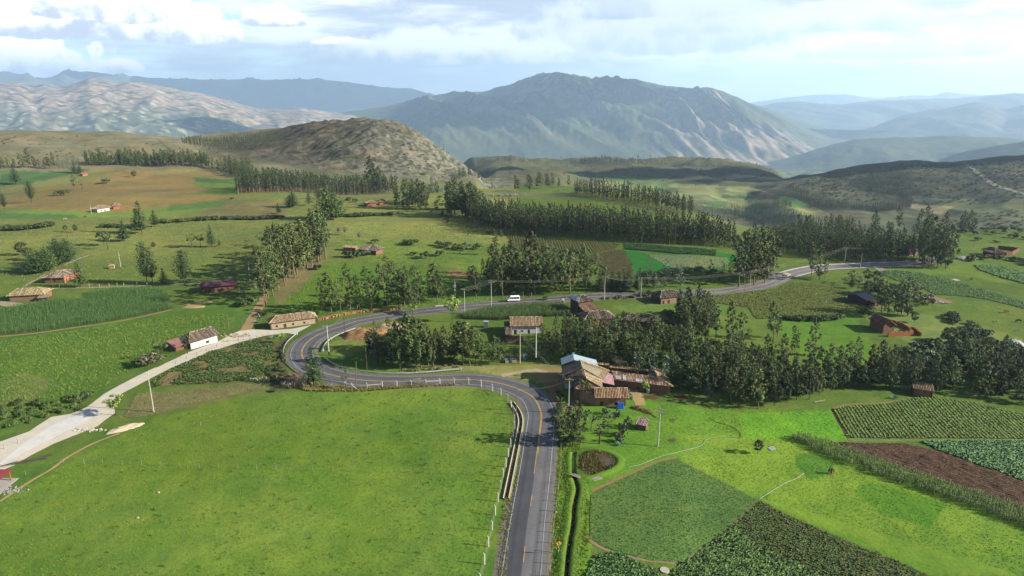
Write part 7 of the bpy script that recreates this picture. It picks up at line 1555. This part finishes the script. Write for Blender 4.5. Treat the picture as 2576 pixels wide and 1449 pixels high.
# ------------------------------------------------------------ fences
def post_row(name, label, cat, pts, r, h, col, mt, wires=3, tilt=.03, seed=1, rails=(), box=False, wcol=A(170, 160, 140), wr=.012):
    P = [Vector(at(*p)) for p in pts]; o = thing(name, label, cat, P[0]); q = random.Random(seed); T = []
    for i, p in enumerate(P):
        t = Vector((q.gauss(0, tilt) * h, q.gauss(0, tilt) * h, h * q.uniform(.93, 1.05))); b = p - P[0]; T.append((b, b + t)); m = MB()
        if box: 
            m.tube(b - Vector((0, 0, .2)), b + t, r, r * .9, 4, col)
            if i % 1 == 0: m.tube(b + t, b + t + Vector((-.22, .1, .28)), r * .8, r * .6, 4, col)
        else: m.tube(b - Vector((0, 0, .2)), b + t, r, r * .85, 6, tuple(k * q.uniform(.85, 1.15) for k in col))
        m.build('post', mt, o)
    for w in range(wires):
        f_ = (w + .7) / wires; m = MB()
        for i in range(len(T) - 1): m.tube(T[i][0].lerp(T[i][1], f_), T[i + 1][0].lerp(T[i + 1][1], f_), wr, wr, 3, wcol)
        m.build('wire', M_PLAIN, o)
    for i in rails: m = MB(); m.tube(T[i][0].lerp(T[i][1], .72), T[i + 1][0].lerp(T[i + 1][1], .72), r * .8, r * .8, 4, col); m.build('rail', mt, o)
    return o, T
CF = [(886, 981), (924, 980), (962, 977), (999, 976), (1035, 974), (1072, 972), (1107, 970), (1143, 968), (1179, 968), (1211, 974), (1239, 984), (1260, 995), (1278, 1009), (1286, 1026), (1292, 1042), (1295, 1063), (1295, 1081), (1291, 1103), (1285, 1125), (1279, 1149), (1273, 1175), (1266, 1200), (1260, 1230), (1253, 1262), (1246, 1296), (1238, 1334), (1229, 1375), (1219, 1420), (1208, 1470)]
cfo, _T = post_row('white_post_fence', 'white concrete post and wire fence curving along the meadow edge', 'fence', CF, .12, 2.1, A(240, 238, 230), M_PLAIN, 4, .008, 3, rails=(1, 5, 10), box=True)
MB().tube(_T[0][1] - Vector((0, 0, .4)), _T[0][0] + Vector((2.0, -.4, 0)), .09, .09, 4, A(240, 238, 230)).build('brace', M_PLAIN, cfo)
post_row('meadow_fence', 'row of thin grey wooden posts crossing the big meadow', 'fence', [(65, 1196), (160, 1166), (212, 1168), (259, 1168), (308, 1170), (357, 1171), (405, 1172), (452, 1173), (501, 1176), (550, 1177), (599, 1179), (645, 1181), (694, 1182), (741, 1183), (787, 1185), (837, 1186), (884, 1187), (934, 1189), (983, 1190), (1034, 1191), (1084, 1193), (1131, 1193), (1177, 1194), (1225, 1195)], .06, 1.35, A(176, 168, 146), M_WOOD, 2, .06, 4, wr=.008)
RF = [(1408, 1062), (1408, 1085), (1411, 1108), (1412, 1135), (1411, 1162), (1409, 1190), (1406, 1218), (1404, 1245), (1400, 1262), (1399, 1288), (1394, 1315), (1391, 1340), (1388, 1366), (1388, 1390), (1386, 1419), (1383, 1450)]
post_row('roadside_fence', 'rough wooden post fence along the right edge of the road', 'fence', RF, .08, 1.6, A(140, 122, 92), M_WOOD, 3, .09, 5)
post_row('roadside_fence', 'post and wire fence between the far road and the grove', 'fence', [(1200 + i * 22, 752 - i * .55) for i in range(28)], .07, 1.3, A(120, 102, 80), M_WOOD, 2, .07, 6)
post_row('track_fence', 'wooden posts beside the track below the upright pines', 'fence', [(150, 723), (175, 723), (200, 722), (225, 721), (250, 721), (275, 720), (295, 719), (312, 719), (345, 717), (370, 718), (405, 717), (430, 716)], .13, 1.5, A(206, 196, 170), M_WOOD, 2, .04, 7)
post_row('track_fence', 'posts beside the pale track right of the red-roofed shed', 'fence', [(604, 712), (612, 713), (620, 714), (628, 715), (636, 716), (646, 718)], .09, 1.4, A(130, 110, 84), M_WOOD, 2, .04, 8)
post_row('patch_fence', 'posts between the vegetable patch and the gravel road', 'fence', [(600, 858), (612, 856), (630, 855), (646, 852), (660, 849), (675, 846)], .08, 1.3, A(150, 130, 100), M_WOOD, 2, .06, 9)
post_row('patch_fence', 'stakes in front of the white house', 'fence', [(442, 915), (470, 903), (495, 893), (520, 884), (545, 874)], .07, 1.2, A(150, 130, 100), M_WOOD, 2, .06, 10)
post_row('lane_fence', 'stakes along the left side of the dirt lane', 'fence', [(560, 836), (585, 826), (607, 812), (622, 797), (632, 782), (640, 768)], .07, 1.2, A(150, 130, 100), M_WOOD, 2, .06, 11)
for X, Y, l in [(10, 1130, 'grey stake at the ditch on the left border'), (45, 1116, 'second grey stake at the ditch'), (525, 1005, 'small stake on the fallow patch'), (505, 1072, 'stake at the upper meadow edge')]: obj1('stake', MB().tube((0, 0, -.2), (0, 0, 1.3), .08, .07, 6, A(176, 168, 150)), M_WOOD, X, Y, l, 'stake')
# stone wall with track, upper left
_w = thing('stone_wall', 'grey stone wall beside the track under the cypress row', 'wall', at(110, 695)); _o = Vector(at(110, 695))
for a, b in (((58, 722), (85, 707)), ((85, 707), (112, 692)), ((160, 668), (202, 650)), ((202, 650), (222, 643))): wall_run(_w, Vector(at(*a)) - _o, Vector(at(*b)) - _o, -.4, .6, .4, A(150, 142, 118), .4, 5, None, 'wall_section', M_STONE)
# guard rails
def guard_rail(label, pts):
    C = smooth_path([at(*p)[:2] for p in pts], 1.0); o0 = Vector((C[0][0], C[0][1], hz(*C[0]))); o = thing('guard_rail', label, 'guard rail', o0); N = normals(C)
    prof = [(0, .42), (.07, .5), (0, .58), (.07, .68), (0, .78), (-.04, .78), (-.04, .42)]; n = len(C); k = len(prof); V = np.zeros((n, k, 3))
    z = H(C[:, 0], C[:, 1])
    for j, (a, h) in enumerate(prof): V[:, j, :2] = C + N * a; V[:, j, 2] = z + h
    V -= np.array(o0); i = np.arange(n - 1)[:, None] * k + np.arange(k)[None]; i2 = np.arange(n - 1)[:, None] * k + (np.arange(k)[None] + 1) % k
    F = np.stack([i, i2, i2 + k, i + k], -1).reshape(-1, 4); me = np_mesh('rail', V.reshape(-1, 3), F, np.tile(np.array(A(214, 216, 216)), (len(F), 1)), M_METAL); mobj('rail', me, o)
    for t in range(0, n, 4):
        p = Vector((C[t][0], C[t][1], z[t])) - o0; MB().box((p.x + N[t][0] * -.1, p.y + N[t][1] * -.1, p.z + .3), (.12, .12, .95), A(206, 206, 202)).build('post', M_METAL, o)
    for t in (0, n - 1): p = Vector((C[t][0], C[t][1], z[t])) - o0; MB().box((p.x, p.y, p.z + .58), (.5, .5, .55), A(236, 236, 232)).build('end_terminal', M_PLAIN, o)
guard_rail('white guard rail round the outside of the hairpin bend', [(747, 843), (735, 852), (721, 866), (713, 885), (714, 900), (726, 916), (750, 936), (789, 953), (832, 963), (868, 967)])
guard_rail('short curved guard rail inside the hairpin, upper part', [(833, 855), (822, 864), (815, 874), (813, 885)])
guard_rail('long grey guard rail inside the bend in front of the clumps', [(823, 908), (838, 918), (856, 926), (897, 936), (955, 942), (1014, 943), (1073, 940), (1117, 936), (1160, 932)])
# dark gutter wall on the inner side of the curve
_C = smooth_path([at(*p)[:2] for p in [(893, 826), (865, 836), (842, 846), (824, 858), (812, 872), (806, 886)]], 1.0); ribbon('inner_kerb', _C, [(-.35, .06), (-.34, .3), (.0, .3), (.02, .05)], [A(200, 196, 186)] * 3, M_CONC)

# drain, ditch, pond
def trench(name, pts, prof, cols, mt, label=None, **k): C = smooth_path([at(*p)[:2] for p in pts], 1.0); return ribbon(name, C, prof, cols, mt, **k)
DR_ = [(1287, 1014), (1301, 1034), (1308, 1052), (1309, 1066), (1307, 1081), (1300, 1119), (1290, 1169), (1278, 1228), (1272, 1257)]
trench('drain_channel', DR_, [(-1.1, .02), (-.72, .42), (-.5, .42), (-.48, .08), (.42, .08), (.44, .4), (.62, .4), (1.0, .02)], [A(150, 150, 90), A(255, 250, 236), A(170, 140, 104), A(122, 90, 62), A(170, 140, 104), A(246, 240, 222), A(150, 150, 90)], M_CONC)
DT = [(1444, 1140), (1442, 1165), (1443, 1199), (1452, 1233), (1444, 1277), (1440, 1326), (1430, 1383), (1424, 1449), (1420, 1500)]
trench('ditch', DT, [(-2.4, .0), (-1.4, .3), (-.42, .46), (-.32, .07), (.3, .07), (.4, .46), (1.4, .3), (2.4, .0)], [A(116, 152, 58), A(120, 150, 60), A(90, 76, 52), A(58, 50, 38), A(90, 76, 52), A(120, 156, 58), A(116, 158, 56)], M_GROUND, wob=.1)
_grs = smooth_path([at(*p)[:2] for p in DT], .5); _nn = normals(_grs); _pp = np.concatenate([_grs + _nn * o for o in (-1.9, -1.5, -1.1, -.8, .8, 1.1, 1.5, 1.9)]); scatter('ditch_grass', TU, _pp + NR.normal(0, .2, _pp.shape), (118, 160, 54), .4, 1.0, .25, (146, 172, 70), 'long grass on both banks of the dark ditch', zoff=.25)
PD = [(1460, 1146), (1483, 1138), (1517, 1141), (1543, 1153), (1548, 1166), (1533, 1179), (1507, 1189), (1483, 1196), (1460, 1183), (1455, 1165)]
def pond():
    W = [at(*p)[:2] for p in PD]; cx = sum(p[0] for p in W) / len(W); cy = sum(p[1] for p in W) / len(W); z = hz(cx, cy) + .1; n = 64; P = []
    sp = smooth_path(W + [W[0]], .8); nrm = [(p[0] - cx, p[1] - cy) for p in sp]; V = []; k = len(sp)
    for f_, dz in ((1.0, .12), (1.03, .35), (1.16, .42), (1.34, .3), (1.6, -.12)):
        for x, y in nrm: V.append((cx + x * f_, cy + y * f_, (z if f_ < 1.05 else hz(cx + x * f_, cy + y * f_)) + dz * (1 if f_ > 1.05 else .6)))
    F = []; cols = []; cc = [A(110, 84, 56), A(96, 120, 50), A(118, 156, 56), A(118, 158, 56)]
    for j in range(4):
        for i in range(k - 1): F.append((j * k + i, j * k + i + 1, (j + 1) * k + i + 1, (j + 1) * k + i)); cols.append(cc[j])
    tag(mobj('pond_bank', np_mesh('pond_bank', V, F, cols, M_GROUND, True)), kind='structure')
    b = bpy.data.meshes.new('water'); b.from_pydata([(cx + x * 1.03, cy + y * 1.03, z + .12) for x, y in nrm[:-1]], [], [tuple(range(k - 1))]); 
    a = b.attributes.new('Col', 'FLOAT_COLOR', 'FACE'); a.data.foreach_set('color', np.array([*A(112, 92, 60), 1], np.float32))
    m = vc_mat('muddy_water', .5, .2, .08, 1.5, rough=.12, spec=.5); b.materials.append(m); tag(mobj('pond_water', b), kind='structure')
    pts = []
    q = random.Random(2)
    while len(pts) < 900:
        x, y = q.uniform(-1, 1), q.uniform(-1, 1); i = q.randrange(k - 1); f_ = q.uniform(.1, 1.0) ; px, py = nrm[i][0] * f_, nrm[i][1] * f_
        if px < .9 or f_ > .93 or (py < -.5 and px < 2): pts.append((cx + px, cy + py))
    scatter('pond_reeds', TU, pts, (140, 134, 78), 1.0, 2.0, .3, (110, 116, 60), 'brown-green reeds choking the left side of the pond', zoff=.2)
pond()
for i, (X, Y, r_, l) in enumerate([(1449, 1204, -.6, 'grey planks laid as a bridge over the ditch'), (1503, 1205, .35, 'loose planks lying on the grass below the pond')]):
    o = thing('planks', l, 'planks', at(X, Y), r_)
    for k in range(4): MB().box((0, k * .28 - .4, .75 if i == 0 else .1 + .05 * k), (2.4 if k != 3 else 1.6, .2, .06), tuple(x * RND.uniform(.8, 1.1) for x in A(196, 188, 170)), RND.uniform(-.15, .15)).build('plank', M_WOOD, o)
o = thing('white_boards', 'four white boards lying beside the lone bush tree', 'boards', at(1942, 1129), .5)
for k in range(4): MB().box((k * .45 - .7, 0, .12), (.3, 1.5, .05), A(226, 224, 220), -.25).build('board', M_PLAIN, o)
obj1('white_log', MB().tube((-1.6, 0, .25), (1.7, .5, .75), .14, .1, 6, A(226, 206, 170)), M_WOOD, 2062, 1014, 'peeled pale log at the corner of the wood', 'log')
obj1('white_disc', MB().tube((0, 0, 0), (0, 0, .25), .85, .85, 20, A(222, 212, 190)), M_CONC, 1672, 1436, 'round pale concrete lid at the bottom edge', 'concrete lid')
def hose(label, pts, r, col):
    C = smooth_path([at(*p)[:2] for p in pts], 1.0); mb = MB()
    for i in range(len(C) - 1): mb.tube((C[i][0], C[i][1], hz(*C[i]) + .12), (C[i + 1][0], C[i + 1][1], hz(*C[i + 1]) + .12), r, r, 4, col)
    tag(mb.build('hose', M_PLAIN), label, 'hose')
hose('grey hose snaking over the lawn below the concrete pole', [(1580, 1176), (1610, 1170), (1660, 1150), (1700, 1140), (1760, 1124), (1780, 1105), (1830, 1100), (1862, 1103)], .06, A(176, 184, 170))
hose('dark hose looping across the upper lawn', [(1784, 1051), (1800, 1062), (1840, 1074), (1862, 1090), (1863, 1102)], .06, A(96, 108, 84))
hose('pale hose between the people and the field corner', [(1911, 1256), (1940, 1237), (1975, 1216), (2000, 1206), (2022, 1192)], .06, A(200, 206, 180))
# timber offcuts by the gravel road
o = thing('timber_heap', 'heap of weathered poles along the bottom of the gravel road', 'timber', at(50, 1165), .45)
for k in range(22): a = RND.uniform(-.25, .25); L = RND.uniform(2.5, 5); x = RND.uniform(-5, 3); y = RND.uniform(-.5, .5); MB().tube((x, y, .1), (x + L * math.cos(a), y + L * math.sin(a), RND.uniform(.1, .7)), .06, .05, 5, tuple(v * RND.uniform(.5, 1.1) for v in A(120, 110, 96))).build('timber', M_WOOD, o)
# road sign
s_ = thing('road_sign', 'yellow diamond warning sign with a black winding-road arrow', 'sign', at(1405, 1395), .12); hh = 2.3
for k in range(6): MB().tube((0, 0, k * .36), (0, 0, (k + 1) * .36 + .002), .045 + .0005 * (k % 2), .045, 8, (.02, .02, .02) if k % 2 else (.7, .7, .7)).build('post_band', M_PLAIN, s_)
_d45 = MB(); r_ = .56; _d45.poly([(0, -.06, hh - r_ + .2), (r_, -.06, hh + .2), (0, -.06, hh + r_ + .2), (-r_, -.06, hh + .2), (0, -.03, hh - r_ + .2), (r_, -.03, hh + .2), (0, -.03, hh + r_ + .2), (-r_, -.03, hh + .2)], [(0, 1, 2, 3), (7, 6, 5, 4), (0, 4, 5, 1), (1, 5, 6, 2), (2, 6, 7, 3), (3, 7, 4, 0)], (.55, .26, .03)); pl = _d45.build('sign_plate', M_PLAIN, s_)
_ar = MB(); _pts = [(.12, -.3), (.12, -.12), (-.1, .06), (-.12, .2)]
for i in range(3):
    a, b = Vector((_pts[i][0], 0, _pts[i][1])), Vector((_pts[i + 1][0], 0, _pts[i + 1][1])); e = (b - a).normalized(); w = Vector((-e.z, 0, e.x)) * .055; base = Vector((0, -.068, hh + .2)); _ar.poly([base + a - w, base + a + w, base + b + w, base + b - w], [(0, 1, 2, 3)], (.01, .01, .01))
_ar.poly([Vector((x, -.069, hh + .2 + z)) for x, z in ((-.25, .18), (.0, .18), (-.13, .38))], [(0, 1, 2)], (.01, .01, .01)); _ar.build('arrow', M_PLAIN, pl)
s2 = thing('road_sign', 'small yellow sign on a short striped post at the far bend', 'sign', at(2112, 673)); MB().tube((0, 0, 0), (0, 0, 1.6), .06, .06, 6, A(220, 220, 216)).build('post', M_PLAIN, s2); MB().box((0, -.08, 1.8), (.7, .04, .7), (.6, .32, .03)).build('sign_plate', M_PLAIN, s2)
for X, Y, l in ((1337, 745, 'blue-white marker post right of the van'), (899, 778, 'white marker post at the near end of the grove')): obj1('marker_post', MB().tube((0, 0, 0), (0, 0, 1.6), .09, .09, 6, A(214, 220, 232)), M_PLAIN, X, Y, l, 'marker post')
obj1('white_sign', MB().box((0, 0, 1.0), (.9, .12, 1.6), A(214, 206, 184)), M_PLAIN, 1163, 790, 'pale stone marker beside the short concrete pole', 'marker')
obj1('outhouse', MB().box((0, 0, 1.1), (1.5, 1.5, 2.2), A(150, 140, 130)).box((0, 0, 2.28), (1.9, 1.9, .12), A(176, 190, 204)), M_WOOD, 1223, 823, 'grey wooden outhouse with sheet roof in the grass', 'outhouse')
obj1('outhouse', MB().box((0, 0, 1.0), (1.4, 1.4, 2.0), A(110, 96, 84)).box((0, 0, 2.08), (1.8, 1.8, .12), A(150, 164, 180)), M_WOOD, 970, 768, 'dark little kiosk under the grove', 'kiosk')
obj1('white_tile', MB().box((0, 0, .3), (1.4, 1.0, .4), A(230, 226, 220)).box((0, 0, .55), (.8, .5, .1), A(90, 84, 80)), M_PLAIN, 1252, 852, 'little white water tap block among the saplings', 'tap block')
obj1('table', MB().box((0, 0, 1.0), (3.2, 2.0, .1), A(200, 204, 214)).box((-1.4, -.8, .5), (.1, .1, .95), A(120, 100, 80)).box((1.4, -.8, .5), (.1, .1, .95), A(120, 100, 80)).box((1.4, .8, .5), (.1, .1, .95), A(120, 100, 80)).box((-1.4, .8, .5), (.1, .1, .95), A(120, 100, 80)), M_WOOD, 606, 739, 'pale table-like shelter by the red-roofed shed', 'table')
obj1('culvert_wall', MB().box((0, 0, .3), (3.6, .4, .6), A(230, 224, 214), .2), M_CONC, 1106, 771, 'white culvert parapet on the far side of the road', 'parapet')
obj1('stone_slab', MB().box((0, 0, .3), (6, .7, .5), A(222, 190, 140), .35), M_STONE, 1, 1, 'x', 'x') if 0 else None

# ------------------------------------------------------------ van
def van():
    i = int(np.argmin((RC[:, 0] - at(1288, 762)[0]) ** 2 + (RC[:, 1] - at(1288, 762)[1]) ** 2)); t = Vector((*(RC[i] - RC[i + 2]), 0)).normalized(); nrm = Vector((-t.y, t.x, 0)); p = RC[i] + np.array([0.0, 2.0]); x, y = p
    o = thing('van', 'white minibus driving left along the upper road', 'van', (x, y, hz(x, y) + .1), math.atan2(t.y, t.x)); o.rotation_euler[2] = math.atan2(t.y, t.x)
    W_ = .94; side = [(-2.65, .45), (-2.65, 1.5), (-2.5, 2.2), (-2.2, 2.32), (1.1, 2.32), (1.5, 2.2), (2.25, 1.35), (2.6, 1.1), (2.68, .45)]; mb = MB(); n = len(side); k = lambda z: W_ if z < 1.4 else W_ - (z - 1.4) * .13
    mb.poly([(x_, -k(z), z) for x_, z in side] + [(x_, k(z), z) for x_, z in side], [tuple(range(n)), tuple(range(2 * n - 1, n - 1, -1))] + [(j, j + n, (j + 1) % n + n, (j + 1) % n) for j in range(n)], (.78, .78, .78)); b = mb.build('body', M_PAINT, o)
    bv = b.modifiers.new('bevel', 'BEVEL'); bv.width = .07; bv.segments = 2; bv.limit_method = 'ANGLE'
    gl = (.02, .022, .026)
    for s in (-1, 1):
        for x0, x1 in ((-2.3, -1.2), (-1.15, -.1), (-.05, .95)):
            y1 = s * (k(1.5) + .05); y2 = s * (k(1.95) + .05); m = MB(); m.poly([(x0, y1, 1.32), (x1, y1, 1.32), (x1, y2, 2.02), (x0, y2, 2.02), (x0, y1 * .98, 1.32), (x1, y1 * .98, 1.32), (x1, y2 * .98, 1.95), (x0, y2 * .98, 1.95)], [(0, 1, 2, 3), (0, 4, 5, 1), (1, 5, 6, 2), (2, 6, 7, 3), (3, 7, 4, 0)], gl if x0 > -2 or s > 0 else gl); m.build('side_window', M_GLASS, b)
        y1 = s * (k(1.45) + .05); m = MB(); m.poly([(1.05, y1, 1.35), (2.05, y1, 1.35), (1.5, s * (k(1.95) + .05), 2.0), (1.05, s * (k(1.95) + .05), 2.0)], [(0, 1, 2, 3)], gl); m.build('side_window', M_GLASS, b)
        m = MB(); m.box((2.1, s * (W_ + .12), 1.4), (.12, .2, .25), (.7, .7, .7)); m.build('mirror', M_PAINT, b)
        m = MB(); m.box((2.6, s * .68, .95), (.12, .34, .22), (.8, .8, .78)); m.build('headlight', M_GLASS, b)
        m = MB(); m.box((-2.66, s * .8, 1.1), (.06, .16, .5), (.45, .03, .02)); m.build('tail_light', M_PLAIN, b)
        for xx in (-1.65, 1.75):
            m = MB(); m.tube((xx, s * (W_ - .2), .34), (xx, s * (W_ + .03), .34), .34, .34, 16, (.015, .015, .015)); w = m.build('wheel', M_PLAIN, o); m = MB(); m.tube((xx, s * (W_ + .02), .34), (xx, s * (W_ + .05), .34), .19, .17, 12, (.4, .4, .4)); m.build('rim', M_METAL, w)
    m = MB(); m.poly([(2.24, -.78, 1.38), (2.24, .78, 1.38), (1.53, .74, 2.2), (1.53, -.74, 2.2)], [(0, 1, 2, 3)], gl); sh_ = m.build('windscreen', M_GLASS, b); sh_.location = (.07, 0, .06)
    m = MB(); m.box((-2.67, 0, 1.7), (.04, 1.3, .55), gl); m.build('rear_window', M_GLASS, b); m = MB(); m.box((2.68, 0, .62), (.1, 1.7, .28), (.06, .06, .07)); m.build('bumper', M_PLAIN, b); m = MB(); m.box((2.6, 0, .98), (.1, .9, .18), (.05, .05, .055)); m.build('grille', M_PLAIN, b)
van()

# ------------------------------------------------------------ people and animals (skinned figures)
def skin(name, pts, edges, parent, col, mt, sub=1, root=0):
    me = bpy.data.meshes.new(name); me.from_pydata([p[:3] for p in pts], edges, []); o = mobj(name, me, None); mdl = o.modifiers.new('skin', 'SKIN')
    for i, p in enumerate(pts): me.skin_vertices[0].data[i].radius = (p[3], p[3] * (p[4] if len(p) > 4 else 1))
    me.skin_vertices[0].data[root].use_root = True
    if sub: s = o.modifiers.new('sub', 'SUBSURF'); s.levels = sub; s.render_levels = sub
    dg = bpy.context.evaluated_depsgraph_get(); m2 = bpy.data.meshes.new_from_object(o.evaluated_get(dg)); bpy.data.objects.remove(o)
    a = m2.attributes.get('Col') or m2.attributes.new('Col', 'FLOAT_COLOR', 'FACE')
    cs = [col(f_.center) if callable(col) else col for f_ in m2.polygons]; a.data.foreach_set('color', np.array([(*c, 1) for c in cs], np.float32).ravel()); m2.materials.clear(); m2.materials.append(mt)
    return mobj(name, m2, parent)
def person(X, Y, label, top, low, skirt=None, rz=0, bend=.35, hair=A(40, 30, 26), pack=None):
    o = thing('person', label, 'person', at(X, Y), rz); b = bend
    P = [(0, 0, .92, .15), (0, -.06 * b, 1.15, .14, .8), (0, -.3 * b, 1.38, .17, .7), (0, -.42 * b, 1.5, .065), (0, -.5 * b, 1.62, .1), (0, -.52 * b, 1.72, .08),
         (.1, 0, .86, .1), (.12, -.05, .48, .07), (.12, .04, .08, .05), (.12, -.1, .04, .045), (-.1, 0, .86, .1), (-.14, .08, .48, .07), (-.15, .16, .08, .05), (-.15, .04, .04, .045),
         (.2, -.3 * b, 1.4, .065), (.28, -.4 * b - .04, 1.12, .048), (.25, -.55 * b - .15, .88, .038), (.25, -.58 * b - .2, .8, .035), (-.2, -.3 * b, 1.4, .065), (-.28, -.4 * b - .02, 1.12, .048), (-.24, -.55 * b - .14, .88, .038), (-.24, -.58 * b - .18, .8, .035)]
    E_2 = [(0, 1), (1, 2), (2, 3), (3, 4), (4, 5), (0, 6), (6, 7), (7, 8), (8, 9), (0, 10), (10, 11), (11, 12), (12, 13), (2, 14), (14, 15), (15, 16), (16, 17), (2, 18), (18, 19), (19, 20), (20, 21)]
    sk = A(150, 104, 76)
    def cf(c): return sk if c.z > 1.5 or (abs(c.x) > .2 and c.z < .95) else (low if c.z < .98 else top)
    skin('body', P, E_2, o, cf, M_PLAIN)
    hd = Vector((0, -.5 * b, 1.68)); m = MB(); m.tube(hd + Vector((0, 0, .0)), hd + Vector((0, .02, .12)), .13, .07, 10, hair); m.build('hair', M_PLAIN, o)
    if skirt: m = MB(); m.tube((0, 0, .38), (0, 0, 1.0), .32, .17, 12, skirt); m.build('skirt', M_PLAIN, o)
    if pack: m = MB(); m.box((0, -.15 * b + .18, 1.28), (.32, .18, .42), pack); m.build('bundle', M_PLAIN, o)
    for s in (-1, 1): m = MB(); m.box((s * .035, hd.y - .1, 1.64), (.02, .02, .015), (.02, .02, .02)); m.build('eye', M_PLAIN, o)
person(2085, 1190, 'standing person in dark clothes with a teal jacket by the uncut grass', A(30, 110, 104), A(36, 36, 44), rz=.5)
person(2091, 1193, 'bending person in black top and bright pink skirt by the uncut grass', A(30, 34, 50), A(40, 36, 40), skirt=A(226, 50, 110), rz=-.4, bend=.8, pack=A(40, 120, 150))
person(494, 738, 'person in red clothes before the red-roofed shed', A(170, 40, 40), A(150, 40, 44), rz=.3, bend=.1)
def beast(X, Y, label, cat, col, s=1.0, rz=0, graze=True):
    o = thing(cat, label, cat, at(X, Y), rz, None, s); hz_ = .35 if graze else 1.35
    P = [(-.7, 0, 1.05, .3, 1.1), (0, 0, 1.0, .34, 1.15), (.6, 0, 1.08, .32, 1.1), (.95, 0, 1.1 if not graze else .9, .18), (1.2, 0, hz_ + .1, .14), (1.32, 0, hz_ - .05, .09),
         (.62, .2, .95, .12), (.64, .22, .5, .07), (.62, .22, .05, .055), (.62, -.2, .95, .12), (.58, -.22, .5, .07), (.66, -.22, .05, .055), (-.78, .2, .95, .16), (-.7, .22, .66, .09), (-.86, .22, .42, .06), (-.82, .22, .05, .055), (-.78, -.2, .95, .16), (-.66, -.22, .66, .09), (-.8, -.22, .42, .06), (-.76, -.22, .05, .055), (-1.0, 0, 1.15, .06), (-1.08, 0, .7, .03)]
    Ed = [(0, 1), (1, 2), (2, 3), (3, 4), (4, 5), (2, 6), (6, 7), (7, 8), (2, 9), (9, 10), (10, 11), (0, 12), (12, 13), (13, 14), (14, 15), (0, 16), (16, 17), (17, 18), (18, 19), (0, 20), (20, 21)]
    skin('body', P, Ed, o, col, M_PLAIN)
    for sg in (-1, 1): m = MB(); m.tube((1.12, sg * .1, hz_ + .18), (1.1, sg * .25, hz_ + .22), .04, .02, 4, col); m.build('ear', M_PLAIN, o)
BR = A(140, 84, 50); WH = A(226, 218, 200)
for X, Y, l, c, k, s, r in [(163, 553, 'white cow grazing below the ochre field farmhouse', WH, 'cow', 1.0, .2), (215, 547, 'brown cow grazing below the ochre field farmhouse', BR, 'cow', 1.0, 2.8), (2531, 787, 'brown cow on the right-hand pasture', BR, 'cow', 1.0, .3), (2562, 811, 'dark brown cow at the right border', A(90, 60, 44), 'cow', 1.0, 3.0), (2507, 810, 'white sheep near the right border', WH, 'sheep', .6, 1.2), (2564, 833, 'second white sheep, nearest the right border', WH, 'sheep', .6, 2.2), (2443, 705, 'dark cow by the bare patch at the right', A(70, 60, 54), 'cow', .9, .5)]: beast(X, Y, l, k, c, s, r)
for X, Y in [(375, 1293), (725, 1370)]: pass
for X, Y, l in [(347, 1304, 'small pale stone alone in the lower left of the meadow'), (400, 1240, 'small pale stone left in the meadow'), (1450, 1190, 'white stone by the ditch head'), (1400, 1290, 'white stone by the road fence'), (1425, 1365, 'white stone beside the sign'), (1432, 1372, 'second white stone beside the sign')]: rubble('stone', l, 'stone', X, Y, 1, 0, 0, .35, .45, A(232, 226, 206), seed=X)
